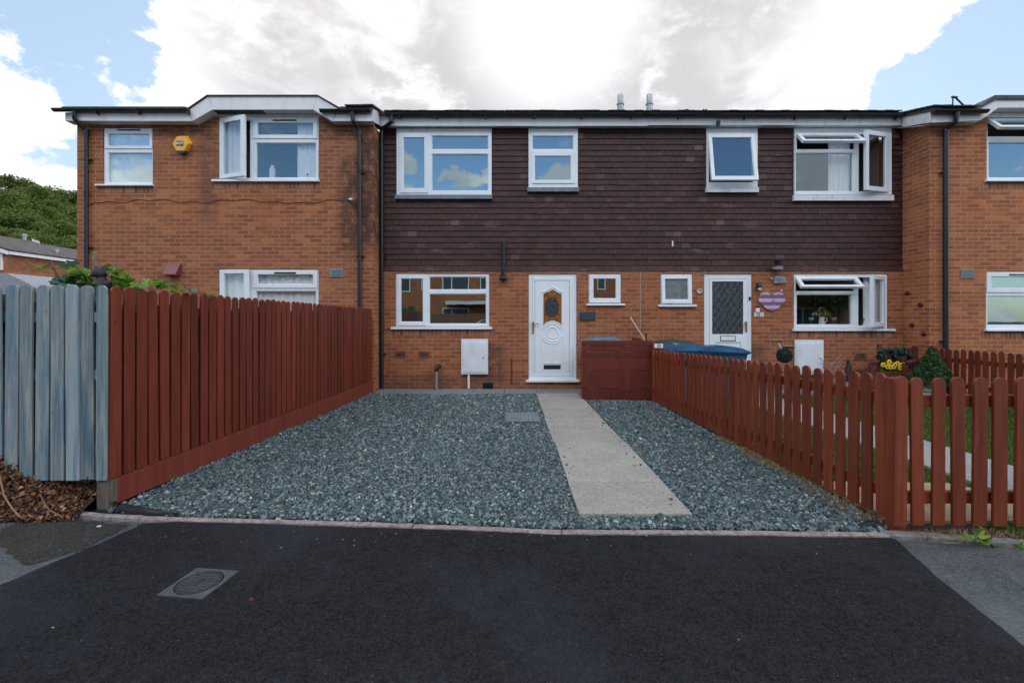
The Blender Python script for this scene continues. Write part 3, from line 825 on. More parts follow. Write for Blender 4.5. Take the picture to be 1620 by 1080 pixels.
def roof(house, x0, x1, ye, ze, yr, pitch=15, yb=None, gap=None, t=.06):
    zr = ze + (yr-ye)*math.tan(math.radians(pitch)); yb = yb or (2*yr-ye)
    m = MB(); full = [(ye, ze), (yr, zr), (yb, ze), (yb, ze-t), (yr, zr-t), (ye, ze-t)]
    if gap:      # the box dormer interrupts the front slope
        m.xprism(full, x0, gap[0]); m.xprism(full, gap[1], x1)
        m.xprism([(yr, zr), (yb, ze), (yb, ze-t), (yr, zr-t)], gap[0]+.001, gap[1]-.001)
    else: m.xprism(full, x0, x1)
    return m.build('roof', M['roof'], house)
roof(left, PX(97, 8.15), XS-.0-.01, 8.15, 5.165, 12.5, gap=(PX(297, 8.23), PX(540, 8.23)))
m = MB()
for i in range(8):      # tile ends along the verge beside the terrace
    y = 8.16 + i*.12; z = 5.17 + (y-8.15)*math.tan(math.radians(15))
    m.cbox((XS-.06, y, z+.012+R.random()*.006), (.20, .13, .022), (math.radians(12), 0, R.uniform(-.04, .04)))
for i in range(2):
    m.cbox((XS-.16-i*.20, 8.16, 5.178+R.random()*.008), (.21, .14, .02), (math.radians(14), 0, R.uniform(-.03, .03)))
m.build('verge', M['felt'], left)
gz = PZ(172.5, 8.17)
gt = gutter(left, PX(85, 8.17), PX(298, 8.17), 8.17, gz, .05)
bracket(gt, [PX(152, 8.17), PX(219, 8.17), PX(297, 8.17)], 8.15, gz)
gt = gutter(left, PX(507, 8.17), PX(586, 8.17), 8.17, PZ(174, 8.17), .05, mat='black')
downpipe(left, [(PX(117.5, 8.17), 8.17, gz-.04), (PX(117.5, 8.17), 8.17, gz-.17), (PX(134, 8.34), 8.34, PZ(205, 8.34)), (PX(136.5, 8.35), 8.35, PZ(212, 8.35)), (PX(136.5, 8.35), 8.35, .05)], .035, clips=(PZ(252, 8.35), PZ(391, 8.35)), joints=(PZ(209, 8.35), PZ(307, 8.35)))
downpipe(left, [(PX(557, 8.17), 8.17, gz-.05), (PX(558, 8.17), 8.17, gz-.20), (PX(566, 8.34), 8.34, PZ(203, 8.34)), (PX(568.5, 8.35), 8.35, PZ(210, 8.35)), (PX(569, 8.35), 8.35, .05)], .035, clips=(PZ(272, 8.35), PZ(405, 8.35)), joints=(PZ(211, 8.35), PZ(265, 8.35)))
m = MB(); m.box(PX(522, YL), PX(543, YL), YL-.012, YL+.01, PZ(438.6, YL), PZ(425, YL))
for i in range(7):
    z = PZ(437, YL)+i*.02; m.cbox((PX(532.5, YL), YL-.014, z), (.21, .012, .006), (.5, 0, 0))
m.build('wall_vent', M['vent'], left)
m = MB()
x0, x1 = PX(263, YL-.05), PX(284, YL-.05); zz0, zz1 = PZ(435.5, YL-.1), PZ(417.5, YL)
m.xprism([(YL-.002, zz0), (YL-.002, zz1), (YL-.03, zz1), (YL-.15, zz0+.02), (YL-.15, zz0)], x0, x1)
m.build('vent_hood', M['terracotta'], left, bevel=.004)

# alarm box, camera and cable fixed to the left house
al = thing('alarm_box', 'yellow hexagonal burglar alarm box with a small blue label high on the left house', 'alarm box', (PX(285, YL), YL, PZ(232, YL)))
def hexa(cx, cz, r, sq=1.0): return [(cx+r*math.cos(PI*k/3), cz+r*sq*math.sin(PI*k/3)) for k in range(6)]
ya, yb_ = YL-.11, YL
cx, cz = PX(285.0, ya), PZ(227.5, ya); cxb, czb = PX(291.5, yb_), PZ(227.5, yb_)
r1, r2 = 12.2/F*ya, 13.6/F*YL
fr = hexa(cx, cz, r1, 1.05); bk = hexa(cxb, czb, r2, 1.05)
m = MB(); vs = [(x, ya, z) for x, z in fr] + [(x, yb_, z) for x, z in bk]
m.add(vs, [(0,5,4,3,2,1), (6,7,8,9,10,11)] + [(i, (i+1) % 6, (i+1) % 6+6, i+6) for i in range(6)])
m.build('casing', M['yellow'], al, bevel=.004)
lens = hexa(cx, cz, r1*.99, 1.05)
m = MB(); lo = [lens[4], lens[5]]
z_ = lens[4][1]-.002
m.add([(lens[4][0], ya+.004, z_), (lens[5][0], ya+.004, z_), (lens[5][0]-.01, ya+.01, z_-.038), (lens[4][0]+.012, ya+.01, z_-.038),
       (bk[4][0]+.02, yb_, bk[4][1]-.004), (bk[5][0]-.0, yb_, bk[5][1]-.004), (bk[5][0]-.02, yb_, bk[5][1]-.045), (bk[4][0]+.03, yb_, bk[4][1]-.045)],
      [(0,3,2,1), (0,1,5,4), (1,2,6,5), (2,3,7,6), (3,0,4,7), (4,5,6,7)])
m.build('strobe_lens', M['alarm_blue'], al)
lb = MB().box(cx-.068, cx+.062, ya-.003, ya+.001, cz-.040, cz+.052).build('badge', M['alarm_blue'], al)
text_into(MB(), 'ADT', cx-.003, cz+.006, ya-.005, .066).build('lettering', M['white_ink'], al)

cm = thing('security_camera', 'small white bullet camera beside the downpipe on the left house, brown cable trailing from it', 'security camera', (PX(553, YL), YL, PZ(316, YL)))
c0 = Vector((PX(556, YL-.1), YL-.1, PZ(315, YL-.1)))
MB().tube([c0+Vector((.035, -.02, -.005)), c0+Vector((-.05, .04, .005))], .021, 12).build('body', M['upvc'], cm, smooth=True)
MB().tube([c0+Vector((.038, -.024, -.005)), c0+Vector((.033, -.018, -.005))], .016, 12).build('lens', M['black'], cm, smooth=True)
MB().tube([c0+Vector((-.05, .04, .0)), c0+Vector((-.09, .099, 0))], .02, 10).build('bracket', M['black'], cm, smooth=True)
pts = []
rr = random.Random(3)
for i in range(46):
    px = 141 + (547-141)*i/45
    py = 318 + 2.2*math.sin(i*.42) + (1.5*math.sin(i*1.3)) + (3 if i > 36 else 0) - max(0, i-40)*.9
    if i == 0: py = 326
    pts.append(P(px, py, YL-.008))
o = MB().tube(pts, .0045, 6).build('cable', M['cable'], None); tag(o, 'thin brown cable sagging across the brick of the left house towards its camera', 'cable')

# ================================================================== TERRACE (two narrow houses under one eave)
tA = thing('terraced_house', 'terraced house with a panelled white front door and dark hanging tiles above, gravel in front', 'house', (XA, YT, 0))
tB = thing('terraced_house', 'terraced house with a lattice-glazed front door and open windows, behind the picket fence', 'house', (XM, YT, 0))
YU = YT + .045
ZB = PZ(428.5, YT-.03)
w1 = (627, 209, 778, 308.5); w2 = (836, 209, 914.4, 296.7); w3 = (1118, 211, 1199, 296.5); w4 = (1257, 210, 1411, 308)
w5 = (625.5, 432.5, 774.4, 516.6); w6 = (931, 433, 983, 480); w7 = (1045, 433, 1096, 482); w8 = (1256, 433, 1405, 519.5)
dA = (836, 433, 912.5, 601); dB = (1114, 433, 1190, 601)
ZC = PZ(203, YT)
m = MB(); m.plate(XA+.003, XM, 0, ZB+.01, YT, YT+.24, [rX(w5, YT), rX(w6, YT), rX(dA, YT)])
up = lambda w: (rX(w, YT)[0], rX(w, YT)[1], rX(w, YT)[2], ZC+.03)
m.build('wall', M['brick_m'], tA)
m = MB(); m.plate(XA+.003, XM, ZB+.012, 5.2, YU, YU+.2, [up(w1), up(w2)]); m.build('upper_wall', M['brick_m'], tA)
m = shell(MB(), XA+.003, XM-.002, YT, 16.4, 5.2, left=False, right=False); m.build('rear_wall', M['brick_m'], tA)
m = MB(); m.plate(XM+.002, XB-.003, 0, ZB+.01, YT, YT+.24, [rX(w7, YT), rX(w8, YT), rX(dB, YT)])
m.build('wall', M['brick_m'], tB)
m = MB(); m.plate(XM+.002, XB-.003, ZB+.012, 5.2, YU, YU+.2, [up(w3), up(w4)]); m.build('upper_wall', M['brick_m'], tB)
m = shell(MB(), XM+.002, XB-.003, YT, 16.4, 5.2, left=False, right=False); m.build('rear_wall', M['brick_m'], tB)
rooms(tA, XA, XM, YT, 13, ztop=4.8); rooms(tB, XM, XB, YT, 13, ztop=4.8)

def tiles(house, x0, x1, z0, z1, openings, seed):
    rg = random.Random(seed); W = .1655; g_ = .1115
    V = []; Fq = []
    rows = int((z1-z0)/g_)+2
    for r_ in range(rows):
        zb = z0 + r_*g_; ztp = min(zb + g_*1.35, z1+.02)
        if zb > z1-.02: break
        zc = zb + g_*.5
        cuts = [(a-.004, b+.004) for a, b, c, d_ in openings if c < zc < d_]
        off = (r_ % 2)*W/2
        k = int(x0/W)-2
        while k*W+off < x1:
            a = max(k*W+off+.0015+rg.uniform(0, .0015), x0); b = min((k+1)*W+off-.0015, x1); k += 1
            segs = [(a, b)]
            for c0_, c1_ in cuts:
                ns = []
                for s0, s1 in segs:
                    if s1 <= c0_ or s0 >= c1_: ns.append((s0, s1))
                    else:
                        if s0 < c0_: ns.append((s0, c0_))
                        if s1 > c1_: ns.append((c1_, s1))
                segs = ns
            for s0, s1 in segs:
                if s1-s0 < .012: continue
                t_ = .011; yb0 = YU - .035 - rg.uniform(0, .004); yt0 = YU - .013
                if r_ == 0: yb0 -= .018
                dz = rg.uniform(-.003, .003); sk = rg.uniform(-.0015, .0015)
                i = len(V)
                V += [(s0, yb0, zb+dz), (s1, yb0+sk, zb+dz+sk), (s1, yb0+t_+sk, zb+dz+sk), (s0, yb0+t_, zb+dz),
                      (s0, yt0-t_*.2, ztp), (s1, yt0-t_*.2, ztp), (s1, yt0+t_*.8, ztp), (s0, yt0+t_*.8, ztp)]
                Fq += [(i,i+3,i+2,i+1), (i+4,i+5,i+6,i+7), (i,i+1,i+5,i+4), (i+1,i+2,i+6,i+5), (i+2,i+3,i+7,i+6), (i+3,i,i+4,i+7)]
    return numpy_mesh('tile_cladding', V, Fq, M['tile'], ORG[house.name], parent=house)
tiles(tA, XA+.01, XM, ZB, ZC, [up(w1), up(w2)], 3)
tiles(tB, XM, PX(1429.5, YT), ZB, ZC, [up(w3), up(w4)], 4)

YW = YT-.02
win(tA, YW, w1, [(682.8, 214.5, 772.8, 236.5), (682.8, 243.5, 772.8, 302)], [((633, 212, 677, 305.5), (638.5, 218, 671.5, 298))], head=(627, 202.5, 778, 209), apron=((625, 308.8, 779, 315), 'lead'), course=False)
win(tA, YW, w2, [(842, 214.5, 907.5, 236.5)], [((841, 239, 909, 290.5), (846, 247, 903, 285))], head=(836, 202.5, 914.4, 209), apron=((834, 297, 916, 303.5), 'lead'), course=False)
win(tB, YW, w3, [], [((1120, 211.8, 1193, 290), (1125.5, 218.5, 1187.5, 283.5), 'T', 9.4)], head=(1118, 202.5, 1199, 211), apron=((1116.5, 297, 1199.5, 304.5), 'upvc_old'), fm='upvc', course=False)
win(tB, YW, w4, [(1258.5, 242, 1350, 303)], [((1259, 212, 1356, 238), (1265, 218, 1350, 233), 'T', 44), ((1357, 211, 1405.5, 304.5), (1363, 218, 1399, 297.5), 'R', 16)], gm='glass_mid', head=(1257, 202.5, 1411, 210), apron=((1254.5, 309, 1412.5, 317.8), 'upvc_old'), course=False)
win(tA, YT, w5, [(678.6, 437.5, 769.5, 458.5), (678.6, 464.5, 769.5, 512.5)], [((628.5, 434.5, 674.5, 514.5), (634, 440.5, 669, 509))], sill=(619, 517, 778.5, 521), recess=.018)
win(tA, YT, w6, [], [((932.5, 434.5, 981.5, 478.5), (938.8, 440.5, 974.8, 472))], sill=(927, 480.3, 988, 483.6), recess=.018, course=False)
win(tB, YT, w7, [], [((1046.5, 434.8, 1094, 480), (1052, 441, 1088.5, 474), 'T', 4, 'frosted')], sill=(1041, 482, 1101, 485.5), recess=.018, course=False)
win(tB, YT, w8, [(1261, 465.5, 1349, 514)], [((1258.5, 438, 1356, 462), (1264.5, 443.5, 1350, 457.5), 'T', 44), ((1357.5, 437, 1400, 516.5), (1363, 443, 1394.5, 510), 'R', 31)], sill=(1253, 519.8, 1414, 523.8), gm='glass_mid', recess=.018)

# fascia, soffit, gutter of the terrace
YFT = 8.68
for (h, x0, x1, py0, py1, mt, nm) in ((tA, PX(601, YFT), PX(1025, YFT), 188, 199.3, 'fascia', 'a'), (tB, PX(1025, YFT)+.003, PX(1437, YFT), 190.5, 198, 'upvc_old', 'b')):
    m = MB(); m.box(x0, x1, YFT, YFT+.02, PZ(py1, YFT), PZ(py0-6, YFT))
    m.build('fascia', M[mt], h, bevel=.003)
    MB().box(x0, x1, YFT+.022, YU-.001, PZ(199, YFT)+.012, PZ(199, YFT)+.022).build('soffit', M['upvc_old'], h)
zg = PZ(179.5, 8.61)
gA = gutter(tA, PX(612, 8.61), PX(1136, 8.61), 8.61, zg, .06, mat='gutter')
bracket(gA, [PX(p, 8.6) for p in (632, 690, 768, 846, 921, 1000, 1075)], 8.6, zg)
gB = gutter(tB, PX(1137, 8.61), PX(1438, 8.61), 8.61, zg-.012, .055, mat='gutter')
bracket(gB, [PX(p, 8.6) for p in (1180, 1260, 1340, 1420)], 8.6, zg-.012)
MB().box(PX(1133.5, 8.66), PX(1137.5, 8.66), 8.60, 8.678, PZ(200, 8.66), PZ(192, 8.66)).build('fascia_clip', M['black'], tB)
MB().tube([(PX(619.5, 8.6), 8.6, zg-.05), (PX(619.5, 8.6), 8.6, PZ(193.5, 8.6))], .035, 12).build('gutter_outlet', M['black'], tA, smooth=True)
roof(tA, PX(605, 8.6)-.12, XM, 8.59, zg+.03, 12.5); roof(tB, XM+.002, XB-.12, 8.59, zg+.02, 12.5)
m = MB()
rr = random.Random(11)
for i in range(60):     # slightly uneven row of tile ends over the gutter
    x = -2.3 + i*.162
    m.cbox((x, 8.60, zg+.035+rr.uniform(-.003, .007)), (.158, .16, .016), (math.radians(14), 0, rr.uniform(-.02, .02)))
m.build('eaves_tiles', M['felt'], tA)
downpipe(tA, [(PX(619.5, 8.6), 8.6, PZ(193, 8.6)), (PX(603.8, 8.73), 8.73, PZ(204.5, 8.73)), (PX(603.8, 8.73), 8.73, PZ(207, 8.73)), (PX(603.8, 8.745), 8.745, .03)], .035, clips=(PZ(405, 8.745), PZ(560, 8.745)), joints=(PZ(210, 8.74), PZ(404, 8.74)))
# soil pipe stub, waste pipe, air bricks, meter box, floor vent
m = MB(); m.tube([(PX(796, 8.70), 8.70, PZ(384, 8.7)), (PX(796, 8.70), 8.70, PZ(437, 8.7))], .036, 12)
m.tube([(PX(796, 8.70), 8.70, PZ(382.5, 8.7)), (PX(796, 8.70), 8.70, PZ(389, 8.7))], .044, 12)
m.ball((PX(796, 8.70), 8.705, PZ(440.5, 8.7)), .075, 14, 8, (1, .8, .75)); m.tube([(PX(796, 8.7), 8.70, PZ(434, 8.7)), (PX(796, 8.7), 8.70, PZ(438, 8.7))], .048, 12)
m.tube([(PX(796, 8.7), 8.71, PZ(440.5, 8.7)), (PX(796, 8.7), 8.82, PZ(440.5, 8.7))], .05, 12)
m.build('soil_pipe', M['black'], tA, smooth=True)
m = MB(); x = PX(690.5, 8.73); m.tube([(x, 8.73, .02), (x, 8.73, PZ(585, 8.73))], .028, 12); wp = m.build('waste_pipe', M['grey_pipe'], tA, smooth=True)
m = MB(); m.tube([(x, 8.73, PZ(587, 8.73)), (x, 8.73, PZ(581.5, 8.73)), (x+.03, 8.76, PZ(579.5, 8.73)), (x+.05, 8.81, PZ(579.5, 8.73))], .036, 12); m.build('elbow', M['black'], wp, smooth=True)
def airbrick(h, r, Y=YT):
    x0, x1, z0, z1 = rX(r, Y); m = MB(); m.plate(x0, x1, z0, z1, Y-.016, Y-.001, [(x0+.015, x1-.015, z0+.018+i*.024, z0+.033+i*.024) for i in range(4)])
    o = m.build('air_brick', M['clay'], h); MB().box(x0+.005, x1-.005, Y-.006, Y-.0012, z0+.01, z1-.01).build('slot_shade_back', M['black'], o); return o  # black backing stands in for the shade inside the slots
airbrick(tA, (625.8, 555, 642.2, 565.3)); airbrick(tA, (662.5, 555, 680, 565.3)); airbrick(tB, (1351.5, 558, 1369, 568))
def meter(h, r, Y, hinge_r=True, lock=None):
    x0, x1, z0, z1 = rX(r, Y)
    m = MB(); m.box(x0, x1, Y-.05, Y-.001, z0, z1); mb_ = m.build('meter_box', M['white_enamel'], h, bevel=.006)
    m = MB(); m.box(x0+.03, x1-.03, Y-.062, Y-.052, z0+.035, z1-.06); m.box(x0+.055, x1-.055, Y-.066, Y-.0625, z0+.06, z1-.085)
    m.build('meter_door', M['white_enamel'], mb_, bevel=.004)
    lx = lock or x1-.09
    MB().tube([(lx, Y-.067, (z0+z1)/2-.02), (lx, Y-.072, (z0+z1)/2-.02)], .012, 10).build('lock', M['black'], mb_)
    return mb_
mbx = meter(tA, (730, 536, 772.3, 591.5), YT-.02)
meter(tB, (1256, 537.5, 1300.5, 592), YT-.02)
MB().tube([(PX(741.5, 8.76), 8.76, PZ(592, 8.76)), (PX(741.5, 8.76), 8.76, .03)], .022, 10).build('meter_pipe', M['upvc'], tA, smooth=True)
m = MB(); x0, x1, z0, z1 = rX((763.3, 605, 780, 616), YT); m.box(x0, x1, YT-.01, YT+.02, max(z0, .012), z1)
for i in range(5): m.cbox(((x0+x1)/2, YT-.012, .03+i*.022), (x1-x0-.03, .01, .005), (.5, 0, 0))
m.build('floor_vent', M['black'], tA)
m = MB(); x = PX(809, 8.785); m.tube([(x, 8.785, PZ(567, 8.785)), (x+.004, 8.785, PZ(590, 8.785)), (x, 8.785, PZ(606, 8.785))], .014, 8); m.build('overflow_pipe', M['cable'], tA)
m = MB(); m.box(PX(1012, YT), PX(1014.2, YT), YT-.004, YT+.01, PZ(520, YT), ZB-.02); m.build('joint_strip', M['sealant'], tB)
# pipes beside the second meter box
m = MB(); m.tube([(PX(1238, 8.77), 8.77, PZ(547, 8.77)), (PX(1256, 8.77), 8.77, PZ(547.5, 8.77))], .016, 8)
m.tube([(PX(1219, 8.77), 8.77, PZ(556, 8.77)), (PX(1219, 8.77), 8.77, PZ(538, 8.77)), (PX(1239, 8.77), 8.77, PZ(538, 8.77)), (PX(1239, 8.77), 8.77, PZ(546, 8.77))], .009, 6)
m.build('gas_pipe', M['sealant'], tB)
# roof flues
for px in (981.5, 1027.5):
    Yq = 10.5; x = PX(px, Yq); r_ = 5.0/F*Yq
    m = MB(); m.lathe([(r_, 5.5), (r_, PZ(166.5, Yq)), (r_*1.18, PZ(166.4, Yq)), (r_*1.2, PZ(164.5, Yq)), (r_*.92, PZ(164, Yq)), (r_*.92, PZ(152, Yq)), (r_*.8, PZ(150, Yq))], (x, Yq, 0), 16)
    m.build('flue', M['flue'], tA if px < 1000 else tB, smooth=True)
m = MB()
for px in (1085, 1088, 1113, 1117):
    m.ball((PX(px, 8.6), 8.6, zg+.055), .022, 8, 6)
m.build('moss', M['soil'], tB)

# ---- panelled front door
def door_a(h):
    Y = YT+.02; rect = rX(dA, YT)
    leaf = rX((846, 443.5, 901, 589.5), Y)
    m = MB(); m.plate(rect[0]+.003, rect[1]-.003, rect[2]+.003, rect[3]-.003, Y, Y+.065, [(rX((843, 439, 906, 595), Y))])
    r2 = rX((843, 439, 906, 595), Y)
    m.plate(r2[0]+.001, r2[1]-.001, r2[2]+.001, r2[3]-.001, Y-.010, Y+.05, [leaf])
    d_ = m.build('front_door', M['upvc'], h, bevel=.005)
    q = lambda px, py, yy=Y-.006: (PX(px, Y), yy, PZ(py, Y))
    m = MB(); m.box(leaf[0]+.006, leaf[1]-.006, Y-.004, Y+.04, leaf[2]+.006, leaf[3]-.006)
    rc = .011
    m.tube([q(856.8, 462.2), q(863, 461), q(867, 457.5), q(873.6, 454.6), q(880.5, 457.5), q(884.5, 461), q(891, 462.2)], rc, 8)
    m.tube([q(858.8, 464), q(858.8, 516.5)], rc*.7, 8); m.tube([q(889, 464), q(889, 516.5)], rc*.7, 8)
    cxp, cyp = 873.8, 526.2
    def arc(r_, a0, a1, n=14): return [q(cxp+r_*math.cos(math.radians(a0+(a1-a0)*i/n)), cyp-r_*math.sin(math.radians(a0+(a1-a0)*i/n))) for i in range(n+1)]
    for rad in (17.5, 14.0):
        m.tube(([q(855, 520.5)] if rad > 15 else []) + arc(rad, 158, 22) + ([q(893, 520.5)] if rad > 15 else []), rc*.8, 8)
        m.tube(([q(856, 531.5)] if rad > 15 else []) + arc(rad, 200, 340) + ([q(892, 531.5)] if rad > 15 else []), rc*.8, 8)
    m.tube(arc(8.8, 0, 345, 23), rc*.9, 8, closed=True)
    m.tube([q(857.2, 534), q(857.2, 574.3), q(891.6, 574.3), q(891.6, 534)], rc*.8, 8)
    lf = m.build('door_leaf', M['upvc'], d_, smooth=True)
    gp = [(859.8, 514.5), (859.8, 464.8), (865.5, 462.5), (873.8, 457.8), (882, 462.5), (888.2, 464.8), (888.2, 514.5)]
    gp += [(cxp+19.3*math.cos(math.radians(a)), cyp-19.3*math.sin(math.radians(a))) for a in (50, 65, 80, 95, 110, 125)]
    m = MB(); m.prism([(PX(a, Y), PZ(b, Y)) for a, b in gp], Y-.009, Y-.0045); m.build('stained_pane', M['amber'], d_)
    m = MB(); m.prism([(PX(872.8+10.3*math.cos(2*PI*k/24), Y), PZ(485.7-14.6*math.sin(2*PI*k/24), Y)) for k in range(24)], Y-.013, Y-.0095); m.build('oval_pane', M['obscure'], d_)
    m = MB()
    for a, b, c, d2 in ((866, 461, 860, 470), (862, 463, 871, 472), (877, 459, 887, 471), (884, 463, 876, 472), (860, 500, 866, 496), (888, 500, 881, 496), (866, 509, 870, 500), (882, 509, 877, 500)):
        m.tube([q(a, b, Y-.010), q(c, d2, Y-.010)], .004, 6)
    m.tube([q(872.8+10.6*math.cos(2*PI*k/24), 485.7-15*math.sin(2*PI*k/24), Y-.012) for k in range(24)], .005, 6, closed=True)
    m.build('leading', M['black'], d_)
    m = MB(); x0, x1, z0, z1 = rX((860.3, 577, 886.8, 583.3), Y); m.box(x0, x1, Y-.016, Y-.005, z0, z1); m.box(x0+.02, x1-.02, Y-.022, Y-.0165, z0+.018, z1-.018)
    m.build('letter_plate', M['black'], d_, bevel=.004)
    m = MB(); x0, x1, z0, z1 = rX((841.9, 508.5, 844.7, 527.2), Y); m.box(x0, x1, Y-.024, Y-.0105, z0, z1)
    m.tube([((x0+x1)/2, Y-.02, z1-.04), ((x0+x1)/2, Y-.055, z1-.04), (x1+.10, Y-.055, z1-.045)], .009, 8)
    m.build('handle', M['gold'], d_)
    x0, x1, z0, z1 = rX((832, 600.8, 917, 604.6), YT-.06)
    MB().box(x0, x1, YT-.06, YT+.018, z0, z1).build('threshold', M['upvc'], d_, bevel=.004)
door_a(tA)
def door_b(h):
    Y = YT+.02; rect = rX(dB, YT); leaf = rX((1122, 441, 1182.5, 595), Y); gl = rX((1126.5, 445.3, 1175.8, 528.5), Y)
    m = MB(); m.plate(rect[0]+.003, rect[1]-.003, rect[2]+.003, rect[3]-.003, Y, Y+.065, [leaf]); d_ = m.build('front_door', M['upvc'], h, bevel=.005)
    low = rX((1131, 541.5, 1172, 588), Y)
    m = MB(); m.plate(leaf[0]+.005, leaf[1]-.005, leaf[2]+.005, leaf[3]-.005, Y-.006, Y+.04, [gl, low])
    m.box(low[0]+.001, low[1]-.001, Y+.008, Y+.03, low[2]+.001, low[3]-.001); m.build('door_leaf', M['upvc'], d_, bevel=.004)
    m = MB(); m.box(gl[0], gl[1], Y+.01, Y+.016, gl[2], gl[3]); m.build('pane', M['obscure'], d_)
    m = MB(); n = 5; w_ = (gl[1]-gl[0])/n; hgt = w_*1.55
    def clip(ax, az, bx, bz):
        pts = []
        for tt in [i/60 for i in range(61)]:
            x = ax+(bx-ax)*tt; z = az+(bz-az)*tt
            if gl[0] <= x <= gl[1] and gl[2] <= z <= gl[3]: pts.append((x, Y+.006, z))
        return (pts[0], pts[-1]) if len(pts) > 1 else None
    tot = gl[3]-gl[2]
    for k in range(-9, 8):
        for sg in (1, -1):
            ax = gl[0]+k*w_ if sg > 0 else gl[1]-k*w_
            L = tot/hgt*w_
            s_ = clip(ax, gl[2], ax+sg*L, gl[3])
            if s_ and (Vector(s_[0])-Vector(s_[1])).length > .02: m.tube(list(s_), .0035, 5)
    m.build('lattice', M['lead'], d_)
    m = MB(); x0, x1, z0, z1 = rX((1140, 532, 1162.3, 538.3), Y); m.plate(x0, x1, z0, z1, Y-.014, Y-.0065, []); m.build('letter_plate', M['white_enamel'], d_, bevel=.003)
    m = MB(); m.plate(x0-.012, x1+.012, z0-.012, z1+.012, Y-.012, Y-.0065, [(x0-.001, x1+.001, z0-.001, z1+.001)]); m.build('letter_frame', M['black'], d_)
    m = MB(); x0, x1, z0, z1 = rX((1178.2, 508.3, 1181.2, 525), Y); m.box(x0, x1, Y-.022, Y-.0065, z0, z1)
    m.tube([((x0+x1)/2, Y-.02, z1-.05), ((x0+x1)/2, Y-.055, z1-.05), (x0-.09, Y-.055, z1-.052)], .009, 8); m.build('handle', M['gold'], d_)
    m = MB(); x0, x1, z0, z1 = rX((1184.3, 469.5, 1187.3, 474.8), Y); m.box(x0, x1, Y-.02, Y-.002, z0, z1); m.build('door_sensor', M['black'], d_, bevel=.003)
    MB().box(rect[0]-.04, rect[1]+.04, YT-.05, YT+.018, PZ(604.6, YT), PZ(601, YT)).build('threshold', M['upvc'], d_)
door_b(tB)
# joint and wide trickle openings in the window heads are modelled with the windows above

# ================================================================== RIGHT HOUSE
XR1 = 13.0
right = thing('end_house', 'orange brick house at the right edge, black downpipe near its corner', 'house', (XB, YR, 0))
w9 = (1560, 428.8, 1712, 523.3); w10 = (1561, 186, 1713, 288)
zt = PZ(196.5, YR)
h9 = rX(w9, YR); h10 = rX(w10, YR)
m = MB(); m.plate(XB, XR1, 0, zt, YR, YR+.25, [h9, (h10[0], h10[1], h10[2], 9)])
f = lambda a, b: (PX(a, YR), PZ(b, YR))
m.prism([f(1541, 196.5), f(1560, 185), (h10[0], f(0, 185)[1]), (h10[0], zt)], YR, YR+.25)
m.prism([(h10[1], zt), (h10[1], f(0, 185)[1]), f(1716, 185), f(1735, 196.5)], YR, YR+.25)
shell(m, XB, XR1, YR, 16.2, zt); m.xprism([(YR+.02, zt+.001), (YR+.02, 4.985), (9.3, 5.30), (9.3, zt+.001)], XB, XB+.25); m.build('wall', M['brick_r'], right)
rooms(right, XB, XR1, YR, 13, ztop=4.6)
win(right, YR, w10, [(1566, 224.5, 1660, 281)], [((1562.5, 187.5, 1665, 217), (1569, 193.5, 1658, 211), 'T', 42), ((1667, 187.5, 1711, 285), (1673, 195, 1705, 278))], sill=(1557, 285.2, 1717, 288.5), recess=.02)
win(right, YR, w9, [(1564, 468, 1662, 514.5)], [((1562, 430.5, 1665, 462.5), (1569.5, 437.5, 1658, 456)), ((1667, 431, 1711, 520), (1673, 438, 1705, 513))], sill=(1557, 520.5, 1717, 524), trickle=(1597, 433.5, 1640, 435), recess=.02)
YF2 = 8.07
g2 = lambda a, b: (PX(a, YF2), PZ(b, YF2))
m = MB()
m.prism([g2(1475, 176.5), g2(1555, 176), g2(1550.2, 190.6), g2(1475, 194.0)], YF2, YF2+.02)
m.prism([g2(1546, 173), g2(1574.6, 157.6), g2(1579.3, 170.6), g2(1550.7, 190.6)], YF2-.003, YF2+.017)
m.prism([g2(1575, 157.6), g2(1698, 157.6), g2(1693, 170.6), g2(1579.7, 170.6)], YF2, YF2+.02)
m.prism([g2(1698.4, 157.6), g2(1730, 176), g2(1722, 190.6), g2(1693.4, 170.6)], YF2-.003, YF2+.017)
m.box(PX(1731, YF2), XR1+.1, YF2, YF2+.02, PZ(192, YF2), PZ(177, YF2))
XS2 = PX(1474, YF2)
m.xprism([(YF2+.0, 4.845), (YF2+.0, 5.05), (8.66, 5.215), (8.66, 5.01)], XS2-.02, XS2-.001)
m.build('fascia', M['upvc_old'], right, bevel=.003)
m = MB(); zs = PZ(192.5, YF2)
m.box(XS2+.001, PX(1549, YF2), YF2+.022, YR-.001, zs, zs+.012)
m.xprism([(YR-.0, zs), (YR, zs+.012), (8.78, 5.05), (8.78, 5.038)], XS2+.001, XB-.002)
zs2 = PZ(170.4, YF2); m.box(PX(1579, YF2), PX(1693, YF2), YF2+.022, YR-.001, zs2, zs2+.012)
m.prism([g2(1550, 190.4), g2(1579.5, 170.4), g2(1579.5, 169), g2(1550, 189)], YF2+.022, YR-.001)
m.prism([g2(1693, 170.4), g2(1722, 190.4), g2(1722, 189), g2(1693, 169)], YF2+.022, YR-.001)
m.box(h10[0]-.03, h10[1]+.05, YR+.002, YR+.05, h10[3]+.002, zs2-.002)
m.build('soffit', M['upvc_old'], right)
m = MB()
o_ = [g2(1541.5, 173.5), g2(1571.4, 151.8), g2(1701.5, 151.8), g2(1733, 173)]
i_ = [g2(1546, 173.5), g2(1574.8, 157.9), g2(1698.2, 157.9), g2(1729, 173)]
